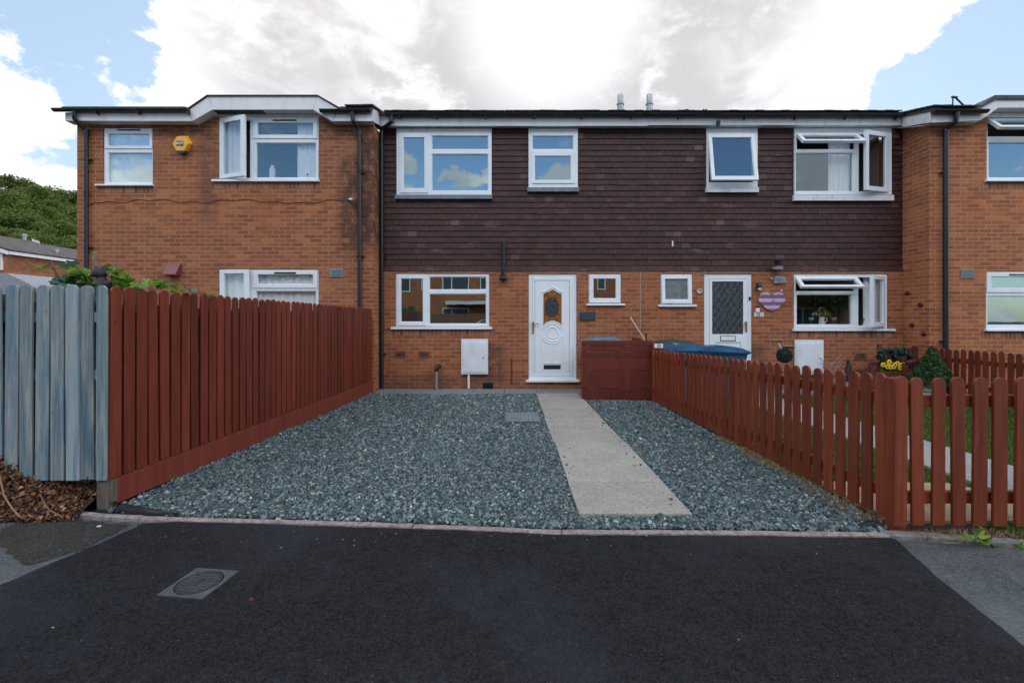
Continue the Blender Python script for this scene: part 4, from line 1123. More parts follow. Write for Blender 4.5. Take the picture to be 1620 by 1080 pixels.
m.prism(o_[:2] + i_[1::-1], YF2-.03, 12); m.prism([o_[1], o_[2], i_[2], i_[1]], YF2-.03, 12); m.prism([o_[2], o_[3], i_[3], i_[2]], YF2-.03, 12)
m.build('dormer_roof', M['felt'], right)
roof(right, XS2-.04, XR1+.12, 7.98, 5.075, 12.4, gap=(PX(1541, 8.07), PX(1734, 8.07)))
m = MB()
for i in range(8):
    y = 8.0 + i*.11; z = 5.085 + (y-7.98)*math.tan(math.radians(15))
    m.cbox((XS2+.0, y, z+.012+rr.uniform(0, .006)), (.16, .12, .02), (math.radians(12), 0, rr.uniform(-.05, .05)))
for i in range(4): m.cbox((XS2+.15+i*.16, 7.98, 5.085+rr.uniform(0, .01)), (.155, .14, .02), (math.radians(14), 0, rr.uniform(-.03, .03)))
m.build('verge', M['felt'], right)
gz2 = PZ(174.5, 8.0)
gutter(right, PX(1477, 8.0), PX(1561, 8.0), 8.0, gz2, .055, mat='black')
downpipe(right, [(PX(1513.5, 8.0), 8.0, gz2-.04), (PX(1512.5, 8.0), 8.0, gz2-.20), (PX(1499, 8.16), 8.16, PZ(203, 8.16)), (PX(1496, 8.18), 8.18, PZ(212, 8.18)), (PX(1496, 8.18), 8.18, .05)], .042, clips=(PZ(273, 8.18), PZ(540, 8.18)), joints=(PZ(208, 8.18),))
m = MB(); x0, x1, z0, z1 = rX((1519.5, 426.5, 1541, 440.8), YR); m.box(x0, x1, YR-.012, YR+.01, z0, z1)
for i in range(7): m.cbox(((x0+x1)/2, YR-.014, z0+.02+i*.021), (x1-x0-.02, .012, .006), (.5, 0, 0))
m.build('wall_vent', M['vent'], right)
m = MB(); Yq = 8.9
m.tube([P(1507, 172, Yq), P(1507.5, 154, Yq)], .012, 6); m.tube([P(1506, 153.5, Yq), P(1514, 154.5, Yq)], .025, 6); m.tube([P(1512, 155, Yq), P(1526, 168.5, Yq), P(1531, 174, Yq)], .016, 6)
m.build('aerial', M['black'], right)
# ================================================================== GROUND
def sheet(name, pts, z, mat, kind='structure', thick=0, rough_edge=0, seed=1):
    if rough_edge:
        rg = random.Random(seed); out_ = []
        for i in range(len(pts)):
            a = Vector(pts[i]); b = Vector(pts[(i+1) % len(pts)]); L = (b-a).length; n = max(1, min(140, int(L/.06)))
            nrm = Vector((-(b-a).y, (b-a).x)).normalized()
            for k in range(n):
                p = a.lerp(b, k/n); out_.append(tuple(p + nrm*rg.uniform(-1, 1)*rough_edge) if k else tuple(p))
        pts = out_
    m = MB()
    if thick: m.slab(pts, z-thick, z)
    else:
        a = sum(pts[i][0]*pts[(i+1) % len(pts)][1]-pts[(i+1) % len(pts)][0]*pts[i][1] for i in range(len(pts)))
        if a < 0: pts = pts[::-1]
        m.add([(x, y, z) for x, y in pts], [tuple(range(len(pts)))])
    o = m.build(name, mat, None, origin=(0, 0, 0)); o['kind'] = kind
    return o
sheet('ground', [(-400, -400), (400, -400), (400, 500), (-400, 500)], -.030, M['ground'])
kpx = [(40, 806), (95, 811), (167, 818), (290, 822.5), (417, 825.5), (580, 831), (740, 836), (873, 842.5), (1010, 843.5), (1157, 844), (1290, 846), (1405, 847.5)]
kw = [G(a, b) for a, b in kpx]
kr = [G(1405, 847.5), G(1480, 852), (G(1617, 862)), G(1800, 874), G(2200, 890)]
kl = [Vector((-14, 3.55, 0)), Vector((-7, 3.35, 0))]
front = [(v.x, v.y) for v in kl+kw+kr[1:]] + [(14, 2.45)]
sheet('pavement', [(-14, -2.2)] + [(x, y-.02) for x, y in front] + [(14, -2.2)], -.014, M['old_tarmac'])
sheet('road', [(-60, -9.0), (-60, -2.2), (60, -2.2), (60, -9.0)], -.022, M['road'])
topedge = [(x, y-.012) for x, y in front if -2.46 < x < 2.36]
pts = [(-2.90, -2.1), (-2.80, .2), (-2.72, 1.4), (-2.605, 2.32), (-2.50, 2.69), (-2.44, 3.02)] + topedge + [(2.37, 2.80), (2.31, 2.62), (2.23, 2.356), (2.196, 2.18), (2.125, 1.884), (2.08, 1.2), (2.05, -2.1)]
tm = sheet('tarmac_crossover', pts, -.004, M['tarmac'], rough_edge=.007, seed=5)
sheet('pavement_patch', [(-3.35, 3.16), (-2.52, 3.02), (-2.52, 2.70), (-2.66, 2.52), (-3.1, 2.74), (-3.3, 2.95)], -.0095, M['patch_soil'], rough_edge=.02, seed=9)
# edging strip between tarmac and gravel
def strip(name, line, w, z0, z1, mat, seg=.9, jitter=.004):
    m = MB(); rg = random.Random(4)
    P2 = [Vector((p[0], p[1])) for p in line]
    res = []
    for a, b in zip(P2, P2[1:]):
        n = max(1, round((b-a).length/.06))
        for k in range(n): res.append(a.lerp(b, k/n))
    res.append(P2[-1])
    acc = 0; start = 0; i = 0
    def piece(ps):
        top = []; bot = []
        for k, p in enumerate(ps):
            top.append((p.x, p.y + w/2 + rg.uniform(-1, 1)*jitter)); bot.append((p.x, p.y - w/2 + rg.uniform(-1, 1)*jitter))
        dz = rg.uniform(-.002, .002)
        n = len(ps); vs = []
        for k in range(n): vs += [(bot[k][0], bot[k][1], z0), (bot[k][0], bot[k][1], z1+dz-.004), (bot[k][0], bot[k][1]+.008, z1+dz+rg.uniform(-.001, .001)), (top[k][0], top[k][1]-.006, z1+dz+rg.uniform(-.001, .001)), (top[k][0], top[k][1], z1+dz-.004), (top[k][0], top[k][1], z0)]
        fs = []
        for k in range(n-1):
            for q in range(5): fs.append((k*6+q, (k+1)*6+q, (k+1)*6+q+1, k*6+q+1))
        fs.append(tuple(range(5, -1, -1))); fs.append(tuple(range((n-1)*6, n*6)))
        m.add(vs, fs)
    cur = [res[0]]
    for p in res[1:]:
        acc += (p-cur[-1]).length; cur.append(p)
        if acc > seg: piece(cur); cur = [p + Vector((.006, 0))]; acc = 0
    if len(cur) > 1: piece(cur)
    o = m.build(name, mat, None, origin=(0, 0, 0)); o['kind'] = 'structure'; return o
strip('kerb_edging', [(v.x, v.y+.012) for v in kw], .050, -.03, .008, M['kerb'])
strip('kerb', [(v.x, v.y+.028) for v in kr], .075, -.03, .012, M['grey_kerb'], .9)

# fence lines
LF0, LF1 = Vector((-2.85, 3.24)), Vector((-2.545, 8.36))       # tall red fence, front corner to house
RF0, RF1 = Vector((2.455, 2.93)), Vector((2.33, 7.45))         # picket fence beside the gravel
def lx(y): return LF0.x + (LF1.x-LF0.x)*(y-LF0.y)/(LF1.y-LF0.y)
def rxf(y): return RF0.x + (RF1.x-RF0.x)*(y-RF0.y)/(RF1.y-RF0.y)
bedpoly = [(lx(3.2)-.1, 3.17)] + [(v.x, v.y+.03) for v in kw if -2.8 < v.x < 2.4] + [(rxf(2.93)+.05, 2.9), (rxf(7.5)+.05, 7.7), (1.2, 7.7), (1.2, 8.19), (lx(8.19)-.05, 8.19)]
sheet('gravel_bed', bedpoly, -.001, M['gravel_bed'])
# paving slabs along the house wall, path of slabs to the road
m = MB(); rg = random.Random(2); x = XA+.02
while x < 2.45:
    w_ = .60; m.slab([(x+.003, 8.185), (min(x+w_-.004, 2.45), 8.185+rg.uniform(-.004, .004)), (min(x+w_-.004, 2.45), 8.79), (x+.003, 8.79)], -.02, .016+rg.uniform(-.002, .003)); x += w_
m.build('paving', M['paving'], None, origin=(0, 0, 0), bevel=.004)['kind'] = 'structure'
m = MB(); y = 3.10; i = 0
while y < 8.17:
    y1 = min(y+.607, 8.18); dx = rg.uniform(-.007, .007) + (.012 if 3.7 < y < 4.4 else 0)
    m.slab([(.468+dx-.004*i*.5, y+.003), (1.238+dx-.004*i, y+.002+rg.uniform(-.002, .002)), (1.238+dx-.004*i, y1-.0035), (.468+dx-.004*i*.5, y1-.0035)], -.02, .030+rg.uniform(-.0012, .0016)); y = y1; i += 1
m.build('path', M['path'], None, origin=(0, 0, 0), bevel=.004)['kind'] = 'structure'

# slate chippings
ng = np.random.default_rng(5)
def in_poly(x, y, poly):
    ins = np.zeros(len(x), bool); n = len(poly)
    for i in range(n):
        x0, y0 = poly[i]; x1, y1 = poly[(i+1) % n]
        c = ((y0 > y) != (y1 > y)) & (x < (x1-x0)*(y-y0)/((y1-y0) if y1 != y0 else 1e-9)+x0)
        ins ^= c
    return ins
spoly = [(lx(3.2)+.02, 3.19)] + [(v.x, v.y+.042) for v in kw if -2.75 < v.x < 2.4] + [(rxf(2.93)-.02, 2.93), (rxf(7.5)-.02, 7.54), (1.16, 7.54), (1.16, 8.18), (lx(8.18)+.02, 8.18)]
def stones(pitch, y0, y1, size, zlo, zhi, seed):
    g_ = np.random.default_rng(seed)
    xs = np.arange(-2.95, 2.6, pitch); ys = np.arange(y0, y1, pitch)
    X, Y = np.meshgrid(xs, ys); X = X.ravel()+g_.uniform(-.6, .6, X.size)*pitch; Y = Y.ravel()+g_.uniform(-.6, .6, Y.size)*pitch
    k = in_poly(X, Y, spoly) & ~((X > .462) & (X < 1.244) & (Y > 3.09)) & ~((X > -.09) & (X < .39) & (Y > 5.93) & (Y < 6.53))
    X, Y = X[k], Y[k]; n = len(X)
    z = g_.uniform(zlo, zhi, n)
    mound = .010*np.sin(X*2.1+.5)*np.sin(Y*1.7) + .006*np.sin(X*5.3)*np.cos(Y*4.1)
    edge = np.clip((Y-3.0)/.25, 0, 1)
    z = z + np.clip(mound, -.004, .02)*edge
    s = g_.lognormal(0, .28, n)*size
    dims = np.stack([s*g_.uniform(.8, 1.35, n), s*g_.uniform(.55, 1.0, n), s*g_.uniform(.28, .6, n)], 1)
    base = np.array([(-1,-1,-1),(1,-1,-1),(1,1,-1),(-1,1,-1),(-1,-1,1),(1,-1,1),(1,1,1),(-1,1,1)], float)
    B = base[None]*(1+g_.uniform(-.45, .12, (n, 8, 3)))
    B = B*dims[:, None, :]
    az = g_.uniform(0, 2*PI, n); ax = g_.normal(0, .38, n); ay = g_.normal(0, .38, n)
    def rot(B, c, s_, i, j):
        a = B[:, :, i]*c[:, None]-B[:, :, j]*s_[:, None]; b = B[:, :, i]*s_[:, None]+B[:, :, j]*c[:, None]
        B[:, :, i] = a; B[:, :, j] = b
    rot(B, np.cos(ax), np.sin(ax), 1, 2); rot(B, np.cos(ay), np.sin(ay), 0, 2); rot(B, np.cos(az), np.sin(az), 0, 1)
    B += np.stack([X, Y, z], 1)[:, None]
    fq = np.array([(0,3,2,1),(4,5,6,7),(0,1,5,4),(1,2,6,5),(2,3,7,6),(3,0,4,7)])
    return B.reshape(-1, 3), (fq[None]+8*np.arange(n)[:, None, None]).reshape(-1, 4)
VS, FS = [], []; off = 0
for a in ((.0145, 2.8, 5.0, .0080, .004, .015, 1), (.021, 2.8, 5.0, .0090, .012, .019, 2), (.019, 5.0, 8.2, .0098, .004, .017, 3), (.028, 5.0, 8.2, .011, .013, .021, 4)):
    v, f_ = stones(*a); VS.append(v); FS.append(f_+off); off += len(v)
numpy_mesh('gravel', np.concatenate(VS), np.concatenate(FS), M['gravel'], (0, 0, 0), 'blue-grey slate chippings covering the front garden', 'gravel', 'stuff')

# loose stones and grit scattered on the pavement by the edging
def scatter_chips(name, label, n, fx, size, mat, seed, cat='gravel'):
    g_ = np.random.default_rng(seed); pts_ = np.array([fx(g_) for _ in range(n)])
    s = g_.lognormal(0, .35, n)*size
    base = np.array([(-1,-1,-1),(1,-1,-1),(1,1,-1),(-1,1,-1),(-1,-1,1),(1,-1,1),(1,1,1),(-1,1,1)], float)
    B = base[None]*(1+g_.uniform(-.45, .12, (n, 8, 3)))*np.stack([s, s*.7, s*.4], 1)[:, None, :]
    az = g_.uniform(0, 2*PI, n); c, s_ = np.cos(az)[:, None], np.sin(az)[:, None]
    x_, y_ = B[:, :, 0]*c-B[:, :, 1]*s_, B[:, :, 0]*s_+B[:, :, 1]*c
    B[:, :, 0], B[:, :, 1] = x_, y_
    B += (pts_ + np.stack([0*s, 0*s, s*.35], 1))[:, None]
    fq = np.array([(0,3,2,1),(4,5,6,7),(0,1,5,4),(1,2,6,5),(2,3,7,6),(3,0,4,7)])
    return numpy_mesh(name, B.reshape(-1, 3), (fq[None]+8*np.arange(n)[:, None, None]).reshape(-1, 4), M[mat], (0, 0, 0), label, cat, 'stuff')
def fx1(g_):
    if g_.random() < .45:
        x = g_.uniform(-4.2, -2.7); return (x, g_.uniform(2.45, 3.1), -.014)
    if g_.random() < .5: return (g_.uniform(2.45, 4.6), g_.uniform(2.2, 2.75), -.014)
    return (g_.uniform(-2.4, 2.3), 2.95-abs(g_.normal(0, .16)) - .03*g_.random(), -.004)
scatter_chips('loose_grit', 'stray chips of stone scattered along the pavement edge', 190, fx1, .0045, 'gravel', 8, 'grit')
def fx3(g_):
    y = g_.uniform(3.12, 7.9); return ((.50+abs(g_.normal(0, .05))) if g_.random() < .5 else (1.20-abs(g_.normal(0, .05))), y, .031)
scatter_chips('spilled_chippings', 'slate chippings spilled onto the edges of the path slabs', 70, fx3, .0075, 'gravel', 15, 'gravel')
def fx2(g_): return (g_.uniform(-2.5, 2.1), g_.uniform(1.7, 2.85), -.004)
scatter_chips('road_grit', 'tiny pale specks of grit on the new black tarmac', 60, fx2, .0018, 'gravel', 12, 'grit')

# ================================================================== COVERS
a = [G(308.3, 898), G(374.4, 903), G(325, 946.7), G(250, 941)]
ux = (a[1]-a[0]); ux.z = 0; uy = (a[0]-a[3]); uy.z = 0
W_ = .245; c0 = sum(a, Vector())/4; ang = math.atan2(ux.y, ux.x)
mh = thing('access_cover', 'square grey iron cover with a round lid set in the new tarmac', 'manhole cover', (c0.x, c0.y, -.004))
ca, sa = math.cos(ang), math.sin(ang)
def mx(v): return Vector((c0.x + v.x*ca - v.y*sa, c0.y + v.x*sa + v.y*ca, v.z))
sq = W_/2; n = 40
m = MB(); outr = .109
ring = [(outr*math.cos(2*PI*k/n), outr*math.sin(2*PI*k/n)) for k in range(n)]
def sqp(t_):
    x, y = math.cos(t_), math.sin(t_); s_ = sq/max(abs(x), abs(y)); return (x*s_, y*s_)
sqr = [sqp(2*PI*k/n) for k in range(n)]
vs = [(x, y, .002) for x, y in sqr] + [(x, y, .002) for x, y in ring] + [(x, y, -.006) for x, y in ring] + [(x, y, -.006) for x, y in sqr]
fs = []
for k in range(n):
    j = (k+1) % n; fs += [(k, j, j+n, k+n), (k+n, j+n, j+2*n, k+2*n), (k+3*n, j+3*n, j, k)]
m.add(vs, fs, mx); m.build('frame', M['manhole'], mh)
m = MB(); ld = [(.1025*math.cos(2*PI*k/n), .1025*math.sin(2*PI*k/n)) for k in range(n)]
m.slab(ld, -.006, .0005, mx); lid_ = m.build('lid', M['manhole_shade'], mh); m = MB()
for i in range(-4, 5):
    for j in range(-4, 5):
        x, y = i*.0225, j*.0225
        if x*x+y*y < .088**2 and not (i == 0 and abs(j) < 2):
            w1_, w2_ = (.0098, .0042) if (i+j) % 2 else (.0042, .0098)
            m.box(x-w1_, x+w1_, y-w2_, y+w2_, .0005, .0028, mx)
m.build('tread', M['manhole'], lid_)
dc = thing('drain_cover', 'pale galvanised rectangular drain cover lying in the gravel beside the path', 'drain cover', (.15, 6.22, 0))
m = MB(); m.plate(-.08, .385, 5.935, 6.52, 0, 1, [(-.065, .37, 5.95, 6.505)], lambda v: Vector((v.x, v.z, .020+v.y*.006))); m.build('frame', M['chequer'], dc)
m = MB(); m.box(-.062, .367, 5.953, 6.502, .0, .0235)
for i in range(9):
    for j in range(12):
        x = -.045+i*.048; y = 5.975+j*.045
        m.cbox((x, y, .0245), (.028, .006, .003), (0, 0, (.785 if (i+j) % 2 else -.785)))
m.build('lid', M['chequer'], dc)

# ================================================================== FENCES
def board_mesh(name, w, h, t, mat, round_=True, chip=0, seed=0):
    rg = random.Random(seed); pts = [(-w/2, 0), (w/2, 0), (w/2+rg.uniform(-.002, .002), h-w*.42)]
    if round_:
        for k in range(1, 8):
            a_ = PI*k/8; pts.append((w/2*math.cos(a_), h-w*.42+w*.42*math.sin(a_)))
    pts += [(-w/2+rg.uniform(-.002, .002), h-w*.42)]
    m = MB(); m.prism(pts, -t/2, t/2)
    me = bpy.data.meshes.new(name); me.from_pydata(m.v, [], m.f); me.materials.append(mat); return me
def put(me, name, loc, rot, parent, scale=(1, 1, 1), bev=.0025, label=None):
    o = bpy.data.objects.new(name, me); COL.objects.link(o); o.parent = parent
    o.location = Vector(loc) - ORG[parent.name]; o.rotation_euler = rot; o.scale = scale
    if bev:
        md = o.modifiers.new('Bevel', 'BEVEL'); md.width = bev; md.segments = 2; md.limit_method = 'ANGLE'
    if label: o['label'] = label
    return o
rg = random.Random(21)
dirL = (LF1-LF0).normalized(); angL = math.atan2(dirL.y, dirL.x); nL = Vector((dirL.y, -dirL.x))   # towards the gravel
tf = thing('board_fence', 'tall red-brown fence of round-topped upright boards along the left of the gravel', 'fence', (LF0.x, LF0.y, 0))
bm = [board_mesh('board', .087+.004*k % .006, 1.36, .018, M['redwood'], seed=k) for k in range(4)]
L = (LF1-LF0).length; n = int(L/.1085)
for i in range(n):
    s_ = .035 + i*.1085; p = LF0 + dirL*s_
    zb = .212 + .03*s_/L; top = 1.587 - .032*s_/L + rg.uniform(-.006, .006)
    put(bm[i % 4], 'board', (p.x, p.y, zb), (rg.uniform(-.004, .004), rg.uniform(-.006, .006), angL+rg.uniform(-.015, .015)), tf, (1+rg.uniform(-.05, .03), 1, (top-zb)/1.36))
def along(p0, d, s0, s1, off, th, z0, z1, z0b=None, z1b=None):
    """a straight timber from s0 to s1 along d, offset sideways"""
    nn = Vector((d.y, -d.x)); z0b = z0 if z0b is None else z0b; z1b = z1 if z1b is None else z1b
    a_ = p0+d*s0+nn*off; b_ = p0+d*s1+nn*off; c_ = b_+nn*th; e_ = a_+nn*th
    vs = [(a_.x, a_.y, z0), (b_.x, b_.y, z0b), (c_.x, c_.y, z0b), (e_.x, e_.y, z0), (a_.x, a_.y, z1), (b_.x, b_.y, z1b), (c_.x, c_.y, z1b), (e_.x, e_.y, z1)]
    return vs, [(0,3,2,1),(4,5,6,7),(0,1,5,4),(1,2,6,5),(2,3,7,6),(3,0,4,7)]
m = MB(); m.add(*along(LF0, dirL, .03, L-.02, -.012, .034, .03, .209, .0, .236)); m.build('gravel_board', M['redgravel'], tf, bevel=.003)
m = MB(); m.add(*along(LF0, dirL, -.0, .032, -.010, .030, .05, .206)); m.build('board_end', M['post'], tf)
for z in (.42, .95, 1.36):
    m = MB(); m.add(*along(LF0, dirL, .05, L-.02, -.060, .045, z, z+.07)); m.build('rail', M['redwood'], tf)
# inner layer of boards behind the gaps
m = MB()
for i in range(n):
    s_ = .035+.054+i*.1085; m.add(*along(LF0, dirL, s_-.034, s_+.034, -.082, .018, .24, 1.47+rg.uniform(-.02, .01)))
m.build('backing_boards', M['redwood'], tf)
for s_ in (1.9, 3.6, 5.0):
    m = MB(); m.add(*along(LF0, dirL, s_, s_+.08, -.15, .066, -.03, 1.5)); m.build('post', M['redwood'], tf)

bf = thing('board_fence', 'weathered blue fence of round-topped upright boards at the left edge of the picture', 'fence', (-2.9, 3.235, 0))
m = MB(); m.box(-2.945, -2.862, 3.235, 3.315, -.03, 1.5); m.build('post', M['post'], bf, bevel=.004, label='bare grey post foot at the corner of the blue fence')
bb = [board_mesh('blue_board', .093, 1.39, .02, M['bluewood'], seed=k+9) for k in range(5)]
edges = [(550, 610, 0), (465, 545, 0), (380, 455, 0), (292, 368, 0), (203, 282, 0), (115, 190, 0), (30, 105, .06), (-48, 20, .10), (-130, -60, .10), (-215, -145, .1), (-300, -228, .1), (-385, -312, .1), (-470, -396, .1), (-555, -480, .1)]
for i, (e0, e1, zl) in enumerate(edges):
    Y = 3.225 + (.02 if i == 1 else 0); x0 = PX(e0/3.6, Y); x1 = PX(e1/3.6, Y)
    zb = .21+zl; tp = PZ(370+290/3.6, Y) + rg.uniform(-.004, .006)
    put(bb[i % 5], 'board', ((x0+x1)/2, Y, zb), (rg.uniform(-.006, .006), rg.uniform(-.008, .008), rg.uniform(-.03, .03)), bf, ((x1-x0)/.093*.94, 1, (tp-zb)/1.39))
for z in (.38, .92, 1.33):
    m = MB(); m.box(-5.0, -2.95, 3.245, 3.29, z, z+.07); m.build('rail', M['bluewood'], bf)
m = MB()
for i in range(18):
    x = -2.99-i*.1085; m.box(x-.036, x+.036, 3.292, 3.31, .25, 1.5+rg.uniform(-.03, .02))
m.build('backing_boards', M['fencewood'], bf)

# picket fence: run beside the gravel, corner post, run along the pavement
pf = thing('picket_fence', 'red-brown picket fence running from bin store to pavement beside the gravel', 'fence', (RF0.x, RF0.y, 0))
dirR = (RF1-RF0).normalized(); angR = math.atan2(dirR.y, dirR.x)
pk = [board_mesh('picket', .090, .9, .020, M['picket'], seed=k+30) for k in range(4)]
LR = (RF1-RF0).length; n = int(LR/.1225)
for i in range(n):
    s_ = .075+i*.1225; p = RF0+dirR*s_; fr_ = s_/LR
    zb = .055-.03*fr_; tp = .985-.115*fr_ + rg.uniform(-.007, .007)
    if i == 0: tp += .01
    put(pk[i % 4], 'picket', (p.x, p.y, zb), (rg.uniform(-.01, .01), rg.uniform(-.012, .012), angR+rg.uniform(-.02, .02)), pf, (.93+rg.uniform(-.04, .04), 1, (tp-zb)/.9))
for z0, z1 in ((.79, .865), (.17, .245)):
    m = MB(); m.add(*along(RF0, dirR, .0, LR, .014, .038, z0, z1, z0-.09*(z0 > .5), z1-.09*(z0 > .5))); m.build('rail', M['picket'], pf, bevel=.004)
for s_ in (1.9, 3.7):
    m = MB(); m.add(*along(RF0, dirR, s_, s_+.075, .053, .07, -.03, .80)); m.build('post', M['picket'], pf)
m = MB(); m.box(2.43, 2.505, 2.885, 2.96, -.03, .975); m.build('post', M['picket'], pf, bevel=.006)
ff = thing('picket_fence', 'red-brown picket fence along the pavement at the right edge, in front of the lawn', 'fence', (2.6, 2.87, 0))
xs = [(865, 945), (980, 1060), (1095, 1180), (1210, 1300), (1325, 1415), (1450, 1538)]
xs += [(1450+118*k, 1538+118*k) for k in range(1, 26)]
Yf = 2.885
m0 = (750, 830)
for i, (e0, e1) in enumerate([m0]+xs):
    Y = Yf - .003*i*(i < 9) - .027*(i >= 9); x0 = PX(1200+e0/3.6, Y); x1 = PX(1200+e1/3.6, Y)
    tp = PZ(596+(i % 3)*.5, Y) if i else PZ(594, Y); zb = .048
    put(pk[i % 4], 'picket', ((x0+x1)/2, Y-(.0 if i else .018), zb), (rg.uniform(-.006, .006), rg.uniform(-.012, .012), rg.uniform(-.02, .02)), ff, ((x1-x0)/.09*.86, 1, (tp-zb)/.9))
for z0, z1 in ((.79, .866), (.175, .25)):
    m = MB(); m.box(2.508, 6.2, 2.899, 2.937, z0, z1); m.build('rail', M['picket'], ff, bevel=.004)
for x in (4.3, 6.0):
    m = MB(); m.box(x, x+.075, 2.94, 3.01, -.03, .95); m.build('post', M['picket'], ff)
df = thing('picket_fence', 'darker picket fence dividing the two lawns, behind the cone-shaped shrub', 'fence', (7.56, 8.2, 0))
for i in range(40):
    y = 8.2-i*.12
    if y < 3.3: break
    put(pk[i % 4], 'picket', (7.56+.004*math.sin(i*2.3), y, .05), (0, rg.uniform(-.012, .012), PI/2+rg.uniform(-.02, .02)), df, (.94, 1, (.80+rg.uniform(-.01, .01))/.9), bev=0)
for z in (.2, .62):
    m = MB(); m.box(7.575, 7.61, 3.3, 8.22, z, z+.075); m.build('rail', M['picket'], df)

# bin store of horizontal boards
bs = thing('bin_store', 'red-brown bin store clad in horizontal boards at the end of the path', 'bin store', (1.77, 7.9, 0))
Yb = 7.56; x0, x1 = 1.176, 2.36; zr = [1.345-(v-506)*Yb/F for v in (633.5, 615, 585.8, 566.5, 556, 537.5)]
zz_ = [PZ(520+v/8.6375, Yb) for v in (985, 820, 570, 400, 315, 232, 158)]
for i in range(6):
    m = MB(); a_, b_ = zz_[i]+.004, zz_[i+1]-.004; m.box(x0+rg.uniform(0, .004), x1, Yb-.0+rg.uniform(-.002, .002), Yb+.02, max(a_, .022), b_); m.build('board', M['binwood'], bs, bevel=.003)
for x in (x0+.023, 1.75, x1-.065):
    m = MB(); m.box(x, x+.06, Yb+.022, Yb+.08, .0, 1.0); m.build('post', M['binwood'], bs)
m = MB(); m.box(x1-.02, x1, Yb+.022, 8.72, .05, .98); m.build('side_board', M['binwood'], bs)
m = MB(); m.cbox((PX(1007, 8.1), 8.1, PZ(537, 8.1)), (.16, .02, .06), (0, .12, 0)); m.build('board_offcut', M['binwood'], bs)

def wheelie(name, label, mat, x, y, rz, h=1.0, w=.56, dp=.66, lid_tilt=0, lidmat=None, z=0.0):
    o = thing(name, label, 'wheelie bin', (x, y, z), 'wheelie bins behind the boards and pickets')
    ca_, sa_ = math.cos(rz), math.sin(rz)
    T = lambda v: Vector((x+v.x*ca_-v.y*sa_, y+v.x*sa_+v.y*ca_, z+v.z))
    hb = h-.10
    m = MB(); b0, b1 = .72, 1.0
    m.add([(-w/2*b0, -dp/2*b0, .05), (w/2*b0, -dp/2*b0, .05), (w/2*b0, dp/2*b0, .05), (-w/2*b0, dp/2*b0, .05), (-w/2, -dp/2, hb), (w/2, -dp/2, hb), (w/2, dp/2, hb), (-w/2, dp/2, hb)],
          [(0,3,2,1),(4,5,6,7),(0,1,5,4),(1,2,6,5),(2,3,7,6),(3,0,4,7)], T)
    m.box(-w/2-.02, w/2+.02, -dp/2-.02, dp/2+.02, hb-.045, hb+.002, T)
    m.build('body', M[mat], o, bevel=.015)
    nx, ny = 10, 10; V = []; F_ = []
    hl = hinge('X', (0, dp/2, hb), math.radians(lid_tilt)) if lid_tilt else (lambda v: v)
    for layer in (0, 1):
        for j in range(ny+1):
            for i in range(nx+1):
                u, v = i/nx*2-1, j/ny*2-1
                dome = .055*(1-u**4)*(1-v**4*.6) + .025*(1-abs(v))
                rim = .0
                zq = hb+.012+dome+.016*layer if max(abs(u), abs(v)) < .999 else hb+.0+.018*layer - .0
                V.append(T(hl(Vector((u*(w/2+.035), v*(dp/2+.045)-.01, zq)))))
    k = (nx+1)*(ny+1)
    for j in range(ny):
        for i in range(nx):
            a_ = j*(nx+1)+i; F_.append((k+a_, k+a_+1, k+a_+nx+2, k+a_+nx+1)); F_.append((a_+nx+1, a_+nx+2, a_+1, a_))
    bd = [i for i in range(nx+1)] + [(j+1)*(nx+1)-1 for j in range(1, ny+1)] + [ny*(nx+1)+i for i in range(nx-1, -1, -1)] + [j*(nx+1) for j in range(ny-1, 0, -1)]
    for i in range(len(bd)):
        a_, b_ = bd[i], bd[(i+1) % len(bd)]; F_.append((a_, b_, b_+k, a_+k))
    mm = MB(); mm.add(V, F_); ld = mm.build('lid', M[lidmat or mat], o, smooth=True)
    m = MB(); m.tube([T(hl(Vector((-w*.42, dp/2+.07, hb+.02)))), T(hl(Vector((w*.42, dp/2+.07, hb+.02))))], .016, 8)
    m.build('handle', M[mat], o, smooth=True)
    for s_ in (-1, 1):
        m = MB(); m.tube([T(Vector((s_*(w*.36), dp*.40, .1))), T(Vector((s_*(w*.36+.05), dp*.40, .1)))], .10, 16); m.build('wheel', M['tyre'], o)
    return o, T, hb, ld
wheelie('wheelie_bin', 'grey-blue wheelie bin inside the bin store, only its lid showing', 'greybin', 1.66, 8.18, .05, h=1.045, w=.64, dp=.6)
wheelie('wheelie_bin', 'dark green wheelie bin behind the blue ones, against the brick', 'greenbin', 3.0, 8.4, PI/2, h=.985, w=.55, dp=.62)
o, T, hb, ld = wheelie('wheelie_bin', 'blue wheelie bin with a white sticker on its lid, next to the bin store', 'bluebin', 2.92, 7.74, PI/2+.1, h=.93, w=.56, dp=.68)
m = MB(); m.cbox((PX(1067, 7.5), 7.46, PZ(544.0, 7.46)), (.085, .004, .022), (.75, .22, 0)); m.build('sticker', M['white_ink'], o)
o, T, hb, ld = wheelie('wheelie_bin', 'bright blue wheelie bin in front of the neighbour\'s lattice door', 'bluebin', 3.52, 7.72, PI/2-.05, h=.925, w=.56, dp=.74, lid_tilt=2)
